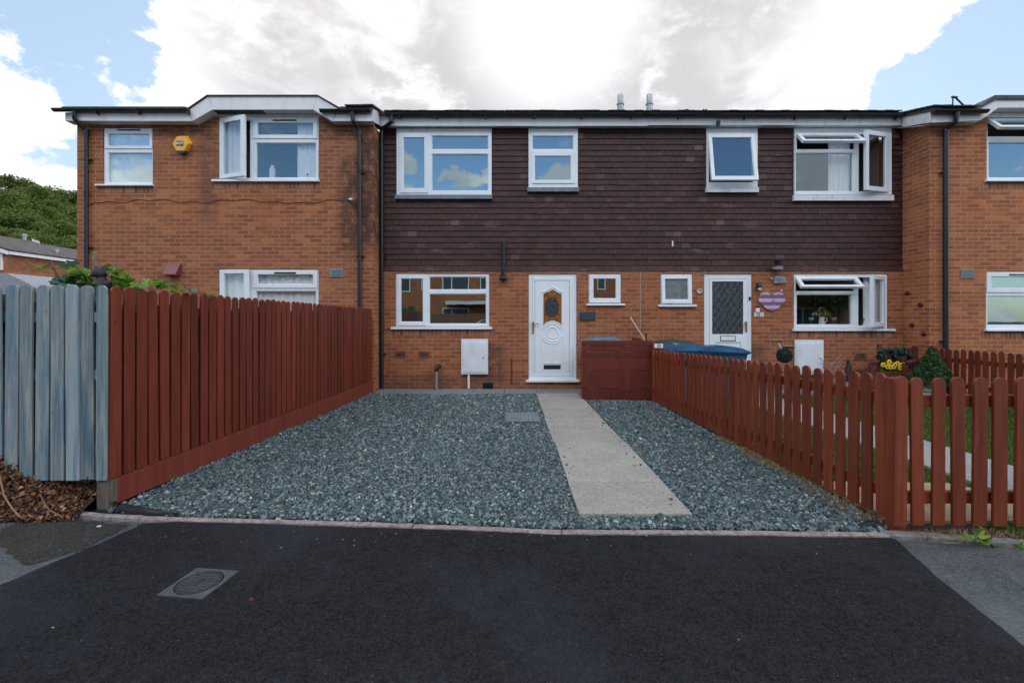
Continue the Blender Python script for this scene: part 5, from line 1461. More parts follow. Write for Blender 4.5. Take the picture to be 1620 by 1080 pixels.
# number plaque on the end post
npq = thing('number_plaque', 'small white house number plaque on the far end of the picket fence', 'number plaque', (2.44, 7.44, .9))
m = MB(); m.box(2.33, 2.405, 7.47, 7.54, -.0, .97); m.build('post', M['picket'], pf)
m = MB(); xq0, xq1, zq0, zq1 = PX(1035.3, 7.44), PX(1049, 7.44), PZ(550, 7.44), PZ(543.6, 7.44); m.box(xq0, xq1, 7.44, 7.446, zq0, zq1); m.build('plate', M['white_enamel'], npq)
m = MB(); text_into(m, '23', (xq0+xq1)/2+.005, (zq0+zq1)/2-.001, 7.438, .062); m.build('numerals', M['dark_ink'], npq)
br_ = thing('broom', 'pinkish broom handle leaning against the wall above the bin store', 'broom', (PX(1040, 8.5), 8.3, .0))
pa, pb = P(997, 502, 8.62), P(1022, 540, 8.4); dv = (pb-pa).normalized(); pe = pb+dv*.0 + Vector((.55, -.15, -.85))
m = MB(); m.tube([pa, pb, pb+(pb-pa)*1.25], .014, 8); m.build('handle', M['pale_pole'], br_, smooth=True)
e_ = pb+(pb-pa)*1.25; m = MB(); m.cbox(e_, (.26, .07, .06), (0, .5, 0)); m.build('head', M['black'], br_)
m = MB(); m.tube([P(1021, 545, 8.4), P(1022.5, 536, 8.4), P(1021.5, 530, 8.4), P(1023.5, 527, 8.4)], .014, 6); o = m.build('tool_hook', M['black'], None, smooth=True)
tag(o, 'black hooked tool tip poking up beside the broom handle', 'tool')

# ================================================================== WALL-HUNG THINGS
sl = thing('house_sign', 'small dark slate house sign on the brick right of the panelled white door', 'sign', (PX(929, YT), YT, PZ(499, YT)))
x0, x1, z0, z1 = rX((916.7, 493.2, 942.2, 506.5), YT-.015); MB().box(x0, x1, YT-.02, YT-.006, z0, z1).build('plate', M['slate'], sl, bevel=.004)
m = MB()
for (a_, b_) in ((x0+.02, z1-.02), (x1-.02, z1-.02)): m.tube([(a_, YT-.006, b_), (a_, YT, b_)], .008, 8)
m.build('fixing', M['steel'], sl)
nb = thing('number_disc', 'round brass house number disc beside the small frosted window', 'number disc', (PX(1106.4, YT), YT, PZ(460, YT)))
m = MB(); cx, cz = PX(1106.4, YT), PZ(460, YT); m.prism([(cx+.058*math.cos(2*PI*k/24), cz+.058*math.sin(2*PI*k/24)) for k in range(24)], YT-.014, YT-.001); m.build('disc', M['lamp_white'], nb, bevel=.003)
m = MB(); m.tube([(cx+.054*math.cos(2*PI*k/24), YT-.016, cz+.054*math.sin(2*PI*k/24)) for k in range(24)], .006, 6, closed=True); m.build('rim', M['gold'], nb)
m = MB(); text_into(m, '74', cx, cz, YT-.0165, .062); m.build('numerals', M['dark_ink'], nb)
wl_ = thing('wall_lantern', 'black wall light with a white base beside the lattice door', 'wall light', (PX(1202, YT), YT, PZ(453, YT)))
x = PX(1202, YT-.06); m = MB(); m.box(x-.034, x+.04, YT-.012, YT-.001, PZ(460, YT), PZ(447.5, YT)); m.tube([(x, YT-.06, PZ(455, YT)), (x, YT-.06, PZ(449, YT)), (x, YT-.06, PZ(447.5, YT))], [.048, .046, .03], 12)
m.box(x-.02, x+.02, YT-.06, YT-.012, PZ(452, YT), PZ(450, YT)); m.build('housing', M['black'], wl_, smooth=True)
m = MB(); m.tube([(x, YT-.06, PZ(459, YT)), (x, YT-.06, PZ(455.4, YT))], .035, 12); m.build('diffuser', M['lamp_white'], wl_, smooth=True)
db = thing('doorbell', 'white doorbell with a black top on the brick right of the lattice door', 'doorbell', (PX(1198.6, YT), YT, PZ(489, YT)))
x0, x1, z0, z1 = rX((1196, 487, 1201.5, 493.5), YT-.02); MB().box(x0, x1, YT-.03, YT-.001, z0, z1).build('body', M['upvc'], db, bevel=.004)
MB().box(x0, x1, YT-.034, YT-.001, z1+.001, z1+.036).build('camera_head', M['black'], db, bevel=.004)
sp = thing('sign_plaque', 'small silver plaque with dark script under the doorbell', 'plaque', (PX(1201.5, YT), YT, PZ(497.5, YT)))
x0, x1, z0, z1 = rX((1193, 494.2, 1208.5, 501), YT-.012); MB().box(x0, x1, YT-.014, YT-.001, z0, z1).build('plate', M['lamp_white'], sp, bevel=.003)
m = MB(); text_into(m, '23', (x0+x1)/2-.01, (z0+z1)/2, YT-.016, .07); m.build('script', M['dark_ink'], sp)
ht = thing('heart_plaque', 'pink and grey striped wooden heart hanging on the brick between door and kitchen window', 'wall decoration', (PX(1221, YT), YT, PZ(476, YT)))
x0, x1 = PX(1200.3, YT-.03), PX(1242.5, YT-.03); z0, z1 = PZ(492, YT-.03), PZ(461.8, YT-.03)
def heart(zq):      # half widths at relative height 0 (bottom) .. 1 (top); returns list of x intervals
    if zq < .62:
        h_ = math.sqrt(max(0, zq/.62))**1.1*.5 if zq < .3 else .5*(1-(1-(zq/.62))**1.9)
        return [(.5-h_, .5+h_)]
    k = (zq-.62)/.38; c_ = .25
    hw = .25*math.sqrt(max(0, 1-k*k)); 
    if k < .35: return [(.25-hw, .75+hw)]
    notch = .25*min(1, (k-.35)/.65)*.55
    return [(.25-hw, min(.25+hw, .5-notch*.3)), (max(.75-hw, .5+notch*.3), .75+hw)]
bands = [(0, .12, 'mauve'), (.125, .30, 'pink'), (.305, .475, 'mauve'), (.48, .665, 'pink'), (.67, .85, 'mauve'), (.855, 1.0, 'pink')]
for (a_, b_, mt) in bands:
    m = MB(); N = 6
    for i in range(N):
        q0, q1 = a_+(b_-a_)*i/N, a_+(b_-a_)*(i+1)/N
        h0, h1 = heart(q0+1e-4), heart(q1-1e-4)
        if len(h0) != len(h1): h0 = h1 if len(h1) > len(h0) else h0[:1]*len(h1)
        for (u0, u1), (v0, v1) in zip(h0, h1):
            if v1-v0 < .01 and u1-u0 < .01: continue
            X_ = lambda u: x0+(x1-x0)*u
            Z_ = lambda q: z0+(z1-z0)*q
            m.prism([(X_(u0), Z_(q0)), (X_(max(u1, u0+.002)), Z_(q0)), (X_(max(v1, v0+.002)), Z_(q1)), (X_(v0), Z_(q1))], YT-.03, YT-.012)
    m.build('slat', M[mt], ht)
m = MB(); m.tube([(x0+.05, YT-.008, z0+.16), (x0+.05, YT-.008, z1-.06)], .006, 6); m.tube([(x1-.05, YT-.008, z0+.16), (x1-.05, YT-.008, z1-.06)], .006, 6); m.build('batten', M['mauve'], ht)
m = MB(); c_ = Vector(((x0+x1)/2, YT-.034, (z0+z1)/2+.02))
m.tube([c_+Vector((-.05, 0, -.03)), c_+Vector((-.02, 0, .03)), c_+Vector((.0, 0, -.02)), c_+Vector((.03, 0, .03)), c_+Vector((.05, 0, -.02))], .005, 5); m.build('wire_motif', M['steel'], ht)
ws = thing('hanging_sign', 'small grey tin sign with a bracket and chain high above the striped heart', 'sign', (PX(1233, YT), YT, PZ(442, YT)))
Yq = YT-.05; m = MB(); m.prism([(PX(1224.5, Yq), PZ(448.2, Yq)), (PX(1245.5, Yq), PZ(446.5, Yq)), (PX(1241, Yq), PZ(437, Yq)), (PX(1227, Yq), PZ(436.6, Yq))], Yq, Yq+.012); m.build('plate', M['flue'], ws)
m = MB()
for a_, b_, c2, d2 in ((1229, 440, 1238, 440), (1228, 443, 1241, 443), (1231, 446, 1236, 441)): m.tube([P(a_, b_, Yq-.003), P(c2, d2, Yq-.003)], .008, 5)
m.build('relief', M['lead'], ws)
m = MB(); m.tube([P(1230.5, 436.7, Yq), P(1230.8, 433.5, Yq+.03), P(1236, 436.7, Yq)], .004, 5); m.tube([P(1236.8, 448, Yq), P(1236.6, 458, Yq)], .004, 5); m.tube([(Vector(P(1224, 443, Yq))), P(1219.5, 440.5, Yq), P(1218, 439.3, YT)], .009, 6)
m.build('chain', M['twig'], ws); m = MB(); m.ball(P(1236.6, 459.5, Yq), .02, 10, 8); m.ball(P(1221, 441, Yq), .017, 8, 6); m.build('bead', M['lamp_white'], ws, smooth=True)
fc = thing('security_light', 'black round security light on a pale bracket at the foot of the hanging tiles', 'security light', (PX(1232, YT), YT, PZ(420, YT)))
m = MB(); m.tube([P(1228.5, 414.5, 8.60), P(1231, 413, 8.66)], [.052, .045], 14); m.tube([P(1231, 413, 8.66), P(1237, 411, 8.76)], .03, 10); m.build('head', M['black'], fc, smooth=True)
m = MB(); x0, x1, z0, z1 = rX((1225, 421, 1238, 426), 8.68); m.box(x0, x1, 8.66, 8.765, z0, z1); m.build('bracket', M['vent'], fc, bevel=.004)
m = MB(); m.box(PX(1063, 8.75), PX(1065, 8.75), 8.742, 8.75, PZ(390, 8.75), PZ(381, 8.75)); o = m.build('tile_clip', M['ceramic'], None); tag(o, 'short white clip on the dark hanging tiles between the two houses', 'clip')
for i, (px, py, wh) in enumerate(((1435.6, 464, 'uppermost ladybird ornament, nearest the kitchen window'), (1456, 482.3, 'second ladybird ornament down, closer to the downpipe'), (1443, 514.2, 'third ladybird ornament down on the brick return'), (1461.5, 528, 'lowest ladybird ornament, just above the picket fence'))):
    Y = XB*F/(px-HX); q = thing('wall_ornament', 'dark red ' + wh, 'wall ornament', (XB, Y, PZ(py, Y)), 'dark red ladybird ornaments on the side wall')
    m = MB(); m.ball((XB-.005, Y, PZ(py, Y)), .05, 14, 10, (.6, 1, .85)); m.build('body', M['ladybird'], q, smooth=True)
    m = MB(); m.ball((XB-.02, Y-.045, PZ(py, Y)), .022, 10, 8); m.build('head', M['black'], q, smooth=True)

# ================================================================== CURTAINS AND WINDOW-SILL THINGS
def wcur(lbl, Y, r, dy, folds, amp=.02, gather=0):
    x0, x1, z0, z1 = rX(r, Y); return curtain('curtain', lbl, x0, x1, z0, z1, Y+dy, folds, amp, gather=gather)
wcur('full-width white net in the small upstairs window of the left house', YL, (158, 203, 246, 296), .105, 7, .012)
wcur('white curtain drawn to the right of the bay window under the box dormer', YL, (466, 188, 512, 288), .105, 6, .012)
wcur('white curtain behind the open casement under the box dormer', YL, (345, 188, 384, 288), .105, 5, .012)
wcur('gathered white net in the ground-floor window above the red board fence', YL, (340, 428, 512, 530), .105, 14, .012)
wcur('pale curtain at the right of the large open window over the neighbour\'s kitchen', YT, (1318, 212, 1352, 312), .12, 4, .014)
wcur('off-white curtain folded at the right end of the neighbour\'s kitchen window', YT, (1374, 436, 1412, 520), .12, 5, .014)
for (lbl, px, py, Y, kind_) in (('white candle jar on the upstairs sill of the left house', 431, 281.5, YL+.15, 'jar'), ('small dark trinket on the upstairs sill of the left house near the curtain', 487, 281.5, YL+.15, 'trinket')):
    q = thing('ornament', lbl, 'ornament', P(px, py, Y)); c_ = P(px, py, Y)
    if kind_ == 'jar':
        MB().lathe([(.05, -.02), (.055, .0), (.055, .17), (.03, .19), (.03, .23)], tuple(c_), 14).build('jar', M['ceramic'], q, smooth=True)
    else:
        m = MB(); m.ball(c_+Vector((0, 0, .05)), .045, 10, 8); m.ball(c_+Vector((0, 0, .11)), .03, 10, 8); m.lathe([(.05, -.02), (.03, .02)], tuple(c_), 10); m.build('figure', M['black'], q, smooth=True)
sY = YT+.17; zs_ = PZ(515.5, YT)
m = MB(); m.box(PX(1256, YT), PX(1405, YT), YT+.09, YT+.42, zs_-.03, zs_); m.build('window_board', M['upvc'], tB)
def sillz(Y): return zs_
jug = thing('jug', 'white jug holding flowers on the neighbour\'s kitchen windowsill', 'jug', (PX(1300, sY), sY, zs_))
c_ = (PX(1300, sY), sY, zs_)
m = MB(); m.lathe([(.045, 0), (.06, .01), (.052, .08), (.042, .14), (.05, .175), (.044, .17), (.035, .13)], c_, 18); m.build('body', M['ceramic'], jug, smooth=True)
m = MB(); m.tube([(c_[0]+.045, sY, zs_+.15), (c_[0]+.10, sY, zs_+.15), (c_[0]+.105, sY, zs_+.10), (c_[0]+.05, sY, zs_+.05)], .009, 8); m.build('handle', M['ceramic'], jug, smooth=True)
def leafcloud(n, fpos, size, seed, elong=1.6, flat=0.0, curl=.25):
    """n small bent leaves: positions from fpos(rng)->Vector"""
    g_ = random.Random(seed); V = []; Q = []
    for _ in range(n):
        p = Vector(fpos(g_)); s = size*g_.uniform(.6, 1.35)
        if flat and g_.random() < flat: e = Euler((g_.uniform(-.5, .5), g_.uniform(-.5, .5), g_.uniform(0, 6.28)))
        else: e = Euler((g_.uniform(0, 6.28), g_.uniform(0, 6.28), g_.uniform(0, 6.28)))
        mt = e.to_matrix(); i = len(V); c2 = curl*s
        for v in ((-s*.5*elong, 0, 0), (0, -s*.42, c2), (s*.5*elong, 0, -c2*.4), (0, s*.42, c2)): V.append(tuple(p+mt @ Vector(v)))
        Q.append((i, i+1, i+2, i+3))
    return V, Q
fl = thing('flower_bunch', 'bunch of pink and green flowers standing in the white jug', 'flowers', (c_[0], sY, zs_+.16))
def fp(g_):
    a_ = g_.uniform(0, 6.28); r_ = g_.uniform(0, 1)**.5; return (c_[0]+math.cos(a_)*r_*.19, sY+.02+math.sin(a_)*r_*.05, zs_+.20+g_.uniform(0, .14)*(1.2-r_)*1.2)
V, Q = leafcloud(160, fp, .032, 3); numpy_mesh('foliage', V, Q, M['leaf'], ORG[fl.name], parent=fl)
V, Q = leafcloud(70, fp, .03, 4); numpy_mesh('blooms', V, Q, M['flower'], ORG[fl.name], parent=fl)
m = MB()
for k in range(6): m.tube([(c_[0], sY, zs_+.1), (c_[0]+.03*(k-2.5), sY, zs_+.22)], .003, 5)
m.build('stems', M['conifer'], fl)
for (px, w_) in ((1283.5, 'left'), (1319, 'right')):
    q = thing('goblet', 'frosted stemmed glass standing %s of the white jug' % w_, 'glass', (PX(px, sY), sY, zs_), 'stemmed glasses on the kitchen windowsill')
    m = MB(); m.lathe([(.035, 0), (.005, .008), (.005, .10), (.04, .115), (.052, .14), (.05, .165), (.044, .16), (.04, .13)], (PX(px, sY), sY, zs_), 16); m.build('glass', M['vent'], q, smooth=True)
for px, lb_, rr_, mt_, pm in ((1361, 'small leafy pot plant at the middle of the kitchen windowsill', .06, 'conifer', 'black'), (1374, 'pot plant in a pink pot by the open casement of the kitchen window', .055, 'leaf', 'pink')):
    q = thing('pot_plant', lb_, 'pot plant', (PX(px, sY), sY, zs_)); cc = Vector((PX(px, sY), sY, zs_))
    m = MB(); m.lathe([(.035, 0), (.048, .07), (.05, .075), (.042, .07)], tuple(cc), 14); m.build('pot', M[pm], q, smooth=True)
    V, Q = leafcloud(120, lambda g_: (cc.x+g_.gauss(0, rr_*.5), cc.y+g_.gauss(0, rr_*.4), cc.z+.08+abs(g_.gauss(0, rr_*.7))), .03, int(px)); numpy_mesh('foliage', V, Q, M[mt_], ORG[q.name], parent=q)
# ================================================================== NEIGHBOUR'S GARDEN
bn = thing('garden_bench', 'red-brown wooden bench with arms in the corner by the neighbour\'s wall', 'bench', (6.85, 8.3, 0))
Yb0, Yb1 = 8.05, 8.52; bx0, bx1 = PX(1387.5, 8.52), PX(1451, 8.52); topz = PZ(545, 8.52)
bx0 = PX(1388, 8.5); bx1 = PX(1450, 8.5)
for x in (bx0, bx1-.07):
    m = MB(); m.box(x, x+.07, 8.47, 8.52, 0, PZ(544 if x == bx0 else 547, 8.5)); m.build('leg', M['bench'], bn, bevel=.004)
fx0, fx1 = PX(1376, Yb0), PX(1434, Yb0)
for x in (fx0+.02, fx1-.03):
    m = MB(); m.box(x, x+.06, Yb0, Yb0+.06, 0, PZ(572, Yb0)-.03); m.build('leg', M['bench'], bn, bevel=.004)
m = MB(); m.box(bx0+.072, bx1-.072, 8.475, 8.51, PZ(555, 8.5), PZ(550, 8.5)); m.box(bx0+.072, bx1-.072, 8.475, 8.51, .44, .50)
for i in range(7):
    x = bx0+.1+i*(bx1-bx0-.2)/6.5; m.box(x, x+.05, 8.48, 8.505, .50, PZ(555, 8.5))
m.build('backrest', M['bench'], bn)
m = MB()
for i in range(5): y = Yb0+.005+i*.09; m.box(fx0+.03, bx1-.01, y, y+.075, .39, .415)
m.box(fx0+.08, fx1-.03, Yb0+.01, Yb0+.035, .31, .385); m.build('seat', M['bench'], bn)
for (xa, xb) in ((fx0, bx0-.01), (fx1-.04, bx1-.06)):
    m = MB(); z = PZ(571, Yb0); m.add([(xa, Yb0-.03, z-.035), (xa+.10, Yb0-.03, z-.035), (xb+.09, 8.469, z-.03), (xb, 8.469, z-.03), (xa, Yb0-.03, z), (xa+.10, Yb0-.03, z), (xb+.09, 8.469, z+.005), (xb, 8.469, z+.005)],
          [(0,3,2,1),(4,5,6,7),(0,1,5,4),(1,2,6,5),(2,3,7,6),(3,0,4,7)]); m.build('armrest', M['bench'], bn, bevel=.004)
wr = thing('flower_wreath', 'dark green wreath with yellow flowers propped on the bench', 'flower wreath', (PX(1414, 8.2), 8.2, .42))
def wpos(g_):
    t_ = g_.uniform(0, PI); c1, c2 = P(1404, 565, 8.25), P(1427, 565, 8.25)
    c_ = c1 if g_.random() < .5 else c2; a_ = g_.uniform(-.2, PI+.2)
    return c_ + Vector((math.cos(a_)*.14, g_.gauss(0, .03), math.sin(a_)*.10 + g_.gauss(0, .03)))
V, Q = leafcloud(700, wpos, .04, 5); numpy_mesh('foliage', V, Q, M['box_leaf'], ORG[wr.name], parent=wr)
V, Q = leafcloud(260, lambda g_: P(g_.uniform(1394, 1430), g_.uniform(574, 588), 8.17), .035, 6); numpy_mesh('leaves', V, Q, M['leaf'], ORG[wr.name], parent=wr)
for (px, py) in ((1407, 572.5), (1416, 577), (1414.5, 580), (1409, 580.5), (1424.5, 582), (1426, 577.5), (1420, 575), (1404, 580), (1397, 577)):
    c_ = P(px, py, 8.12); m = MB()
    for k in range(7):
        a_ = 2*PI*k/7; m.ball(c_+Vector((math.cos(a_)*.028, 0, math.sin(a_)*.028)), .018, 6, 4, (1, .35, 1))
    f_ = m.build('flower', M['petal'], wr, smooth=True); MB().ball(c_+Vector((0, -.006, 0)), .014, 8, 6, (1, .5, 1)).build('flower_centre', M['dead_leaf'], f_, smooth=True)
cs = thing('cone_shrub', 'clipped cone-shaped green shrub in a pale ribbed pot beside the bench', 'shrub', (PX(1473.5, 7.7), 7.7, 0))
cxs, cys = PX(1473.5, 7.7), 7.7; z0, z1 = PZ(607, 7.7), PZ(549, 7.7)
def cone(g_):
    q_ = g_.random()**1.5; r_ = .27*(1-q_)**.85*(.55+.45*g_.random()**.35)+.008; a_ = g_.uniform(0, 6.28); lump = (1+.16*math.sin(a_*5+q_*14)+.10*math.sin(a_*3+q_*31))*g_.uniform(.86, 1.14)
    return (cxs+math.cos(a_)*r_*lump, cys+math.sin(a_)*r_*lump, z0+(z1-z0)*q_)
V, Q = leafcloud(3400, cone, .024, 7, 2.2); numpy_mesh('foliage', V, Q, M['conifer'], ORG[cs.name], parent=cs)
m = MB(); m.lathe([(.02, .2), (.015, .75)], (cxs, cys, 0), 8); m.lathe([(.16, z0-.05), (.10, z0+.03), (.04, z0+.35), (.01, z1-.05)], (cxs, cys, 0), 10); m.build('trunk', M['soil'], cs)
m = MB(); m.lathe([(.09, 0), (.13, .10), (.145, .2), (.15, z0-.03), (.165, z0-.03), (.165, z0+.0), (.14, z0+.0), (.13, z0-.04)], (cxs, cys, 0), 20)
for z in (.08, .14): m.lathe([(.13+z*.1, z), (.148+z*.1, z+.012), (.13+z*.1, z+.024)], (cxs, cys, 0), 20)
m.build('pot', M['pot'], cs, smooth=True)
tb = thing('topiary_ball', 'dark green topiary ball on a leaning pale cane next to the neighbour\'s meter box', 'topiary', (PX(1243, 8.1), 8.1, 0))
ct = P(1241, 562, 8.1)
def ballp(g_):
    v = Vector((g_.gauss(0, 1), g_.gauss(0, 1), g_.gauss(0, 1))).normalized(); return ct+v*.125*g_.uniform(.9, 1.03)
V, Q = leafcloud(1500, ballp, .020, 8, 1.5); numpy_mesh('foliage', V, Q, M['box_leaf'], ORG[tb.name], parent=tb)
MB().ball(ct, .113, 16, 12).build('core', M['membrane'], tb, smooth=True)
m = MB(); m.tube([P(1231.5, 543, 8.2), P(1237, 553, 8.15), P(1248, 575, 8.1), P(1251, 592, 8.08), (P(1251, 600, 8.08).x, 8.08, .12)], .014, 8); m.build('stem', M['pale_pole'], tb, smooth=True)
m = MB(); m.lathe([(.09, 0), (.13, .2), (.14, .2), (.14, .23), (.12, .23), (.11, .18)], (P(1251, 600, 8.08).x, 8.08, 0), 16); m.build('pot', M['pot'], tb, smooth=True)
ct2 = thing('cat_ornament', 'slim black cat ornament standing by the air brick, head turned up', 'ornament', (PX(1341, 8.3), 8.3, 0))
m = MB(); q = lambda px, py: P(px, py, 8.3)
m.tube([q(1339, 604), q(1339.5, 598), q(1341.5, 588), q(1343, 580), q(1342, 574), q(1342, 570)], [.05, .06, .055, .045, .028, .02], 12); m.ball(q(1342.5, 571.5), .032, 12, 8, (1.1, 1, .9))
for d_ in (-.016, .018): m.add([(q(1342.5, 570).x+d_-.010, 8.3, q(0, 569.5).z), (q(1342.5, 570).x+d_+.010, 8.3, q(0, 569.5).z), (q(1342.5, 570).x+d_, 8.3, q(0, 567).z), (q(1342.5, 570).x+d_, 8.285, q(0, 569.5).z)], [(0,1,2),(0,3,1),(1,3,2),(2,3,0)])
m.build('body', M['membrane'], ct2, smooth=True)
m = MB(); m.box(PX(1333, 8.3), PX(1346, 8.3), 8.22, 8.38, 0, PZ(603.5, 8.3)); m.build('plinth', M['kerb'], ct2, bevel=.01)
gp_ = thing('planter', 'low planter with scraggy stems against the neighbour\'s wall', 'planter', (5.35, 8.45, 0))
m = MB(); m.lathe([(.12, 0), (.17, .22), (.18, .22), (.18, .26), (.155, .26), (.15, .2)], (PX(1313, 8.4), 8.4, 0), 16); m.build('pot', M['vent'], gp_, smooth=True)
m = MB(); g_ = random.Random(5)
for k in range(9):
    b_ = Vector((PX(1313, 8.4), 8.4, .22)); m.tube([b_, b_+Vector((g_.uniform(-.12, .12), g_.uniform(-.08, .05), g_.uniform(.2, .32))), b_+Vector((g_.uniform(-.25, .25), g_.uniform(-.1, .05), g_.uniform(.3, .5)))], .006, 5)
m.build('stems', M['sealant'], gp_)

sheet('lawn', [(2.50, 3.0), (13, 2.9), (13, 8.24), (7.55, 8.24), (7.55, 8.78), (2.36, 8.78)], -.010, M['lawn_soil'])
m = MB(); y = 2.98; i = 0; rg = random.Random(9)
while y < 8.1:
    m.slab([(3.80+rg.uniform(-.006, .006), y+.003), (4.575, y+.003), (4.575, min(y+.6, 8.15)-.003), (3.80+rg.uniform(-.006, .006), min(y+.6, 8.15)-.003)], -.02, .018+rg.uniform(-.002, .002)); y += .6
m.build('garden_path', M['npath'], None, origin=(0, 0, 0), bevel=.003)['kind'] = 'structure'
m = MB(); x = 2.53
while x < 7.5:
    if not (3.8-.6 < x < 3.4): pass
    m.slab([(x+.003, 8.17), (x+.597, 8.17), (x+.597, 8.785), (x+.003, 8.785)], -.02, .014); x += .6
m.build('garden_paving', M['paving'], None, origin=(0, 0, 0))['kind'] = 'structure'
sheet('patio_strip', [(2.53, 3.01), (4.05, 3.0), (3.55, 3.70), (2.53, 3.74)], .022, M['tan_paving'], thick=.04)
def blades(name, label, kind_label, n, area, h, mat, seed, lean=.35, wd=.004, z=0.0, ok=None):
    g_ = np.random.default_rng(seed); X = g_.uniform(area[0], area[1], n); Y = g_.uniform(area[2], area[3], n)
    if ok is not None: k = ok(X, Y); X, Y = X[k], Y[k]; n = len(X)
    a_ = g_.uniform(0, 2*PI, n); hh = h*g_.uniform(.5, 1.3, n); ln = g_.normal(0, lean, n)*hh; w = wd*g_.uniform(.7, 1.3, n)
    dx, dy = np.cos(a_), np.sin(a_); b_ = g_.uniform(0, 2*PI, n); lx_, ly_ = np.cos(b_)*ln, np.sin(b_)*ln; Z = np.full(n, z)
    p0 = np.stack([X-dx*w, Y-dy*w, Z], 1); p1 = np.stack([X+dx*w, Y+dy*w, Z], 1); p2 = np.stack([X+lx_, Y+ly_, Z+hh], 1)
    V = np.stack([p0, p1, p2], 1).reshape(-1, 3); Fq = np.arange(3*n).reshape(-1, 3)
    return numpy_mesh(name, V, Fq, M[mat], (0, 0, 0), label, kind_label, 'stuff')
def lawn_ok(X, Y): return ~((X > 3.79) & (X < 4.59)) & ~((X < 4.1) & (Y < 3.76) & (X+ .69*(Y-3) < 4.08)) & ((X > 2.52))
blades('grass', 'short green lawn grass behind the picket fence', 'grass', 52000, (2.5, 9.5, 2.98, 8.15), .045, 'grass', 3, .5, .005, -.01, lawn_ok)
blades('dry_grass', 'dead straw-coloured grass along the foot of the picket fence', 'dry grass', 2600, (2.28, 2.46, 2.98, 5.2), .03, 'straw', 4, 1.6, .003, .012, lambda X, Y: X > rxf(Y)-.16+.05*np.sin(Y*7)+(Y-3)*.03)
blades('dry_grass', 'dead straw-coloured grass between the front pickets and the kerb', 'dry grass', 4200, (2.5, 6.0, 2.72, 2.92), .032, 'straw', 5, 1.5, .003, -.005, lambda X, Y: Y > 2.80-.02*(X-2.5)+.02*np.sin(X*9))
blades('grass_tufts', 'green grass tufts poking out below the front pickets', 'grass', 2500, (2.55, 6.0, 2.84, 3.0), .06, 'grass', 6, .8, .004, -.01, lambda X, Y: np.sin(X*6.1)+np.sin(X*14.3) > .2)
sheet('verge_soil', [(2.42, 2.90), (2.45, 2.84), (3.3, 2.79), (6.2, 2.7), (6.2, 3.0), (2.52, 3.0)], .002, M['soil'], rough_edge=.012, seed=3)

# weeds growing from the kerb
def lobed(c, size, nrm_e, g_):
    """one palmate leaf as a fan"""
    mt = nrm_e.to_matrix(); V = [tuple(c)]; n = 15
    for k in range(n):
        a_ = -2.6+5.2*k/(n-1); r_ = size*(.62+.38*abs(math.cos(a_*1.35)))*(1 if k % 2 == 0 else .84)
        V.append(tuple(c+mt @ Vector((math.cos(a_)*r_, math.sin(a_)*r_, .12*size*math.cos(a_*3)))))
    return V, [(0, k+1, k+2) for k in range(n-1)]
def weed(name, label, spots, size, seed, mat='leaf', stem_from=None, cat='plant'):
    w = thing(name, label, cat, stem_from); g_ = random.Random(seed); V = []; Q = []; m = MB()
    for (c, s_) in spots:
        v, q_ = lobed(Vector(c), size*s_, Euler((g_.uniform(-.7, .9), g_.uniform(-.6, .6), g_.uniform(0, 6.28))), g_); b_ = len(V); V += v; Q += [tuple(i+b_ for i in t_) for t_ in q_]
        b0 = Vector(stem_from); m.tube([b0, b0.lerp(Vector(c), .5)+Vector((0, 0, .02)), Vector(c)], .0025, 5)
    numpy_mesh('leaves', V, Q, M[mat], ORG[w.name], parent=w); m.build('stems', M['leaf'], w)
    return w
Yw = 2.75
weed('weed', 'green lobed weed sprawling over the kerb below the front pickets', [(P(px, py, Yw-.06+.02*(i % 3)), s_) for i, (px, py, s_) in enumerate(((1528, 851, 1.0), (1536, 848, .8), (1548, 838, .9), (1556, 846, 1.0), (1562, 852, 1.1), (1570, 861, 1.0), (1560, 858, .8), (1545, 852, .8), (1574, 868, .7), (1552, 834, .6)))], .035, 3, stem_from=(P(1556, 860, Yw).x, Yw, 0.0))
weed('weed', 'tiny green seedling at the kerb, at the very right edge', [(P(px, py, 2.7), s_) for px, py, s_ in ((1615, 862, 1), (1619, 858, .8), (1612, 866, .7))], .022, 4, stem_from=(P(1616, 868, 2.7).x, 2.7, 0.0))
m = MB(); m.tube([P(1490, 857, 2.74), P(1500, 859, 2.74), P(1515, 858, 2.73), P(1530, 853, 2.73)], .0035, 5); o = m.build('dry_stem', M['straw'], None); tag(o, 'thin straw stalk lying on the kerb left of the green weed', 'twig')
# scraps of weed membrane at both ends of the gravel edge
m = MB(); ln_ = [G(1342, 843), G(1352, 840), G(1364, 835), G(1376, 834), G(1390, 835), G(1396, 837)]
m.tube([(v.x, v.y, .004+[.002, .006, .013, .018, .018, .010][i]) for i, v in enumerate(ln_)], [.004, .009, .018, .024, .024, .016], 10)
o = m.build('weed_membrane', M['membrane'], None, smooth=True); tag(o, 'rolled scrap of black weed membrane at the right end of the gravel', 'membrane')
pl_ = [(-2.80, 3.20), (-2.62, 3.14), (-2.45, 3.13), (-2.30, 3.12), (-2.27, 3.135), (-2.40, 3.165), (-2.50, 3.18), (-2.62, 3.24), (-2.78, 3.28)]
m = MB(); rg = random.Random(8); nn = len(pl_); vs = [(-2.58, 3.17, .034)] + [(x, y, .016+rg.uniform(0, .014)) for x, y in pl_]; m.add(vs, [(0, k+1, (k+1) % nn+1) for k in range(nn)]); m.add([(x, y, .0) for x, y, z in vs[1:]]+[vs[k+1] for k in range(nn)], [(k, (k+1) % nn, (k+1) % nn+nn, k+nn) for k in range(nn)])
o = m.build('weed_membrane', M['membrane'], None); tag(o, 'torn black weed membrane showing at the left corner of the gravel by the fence foot', 'membrane')
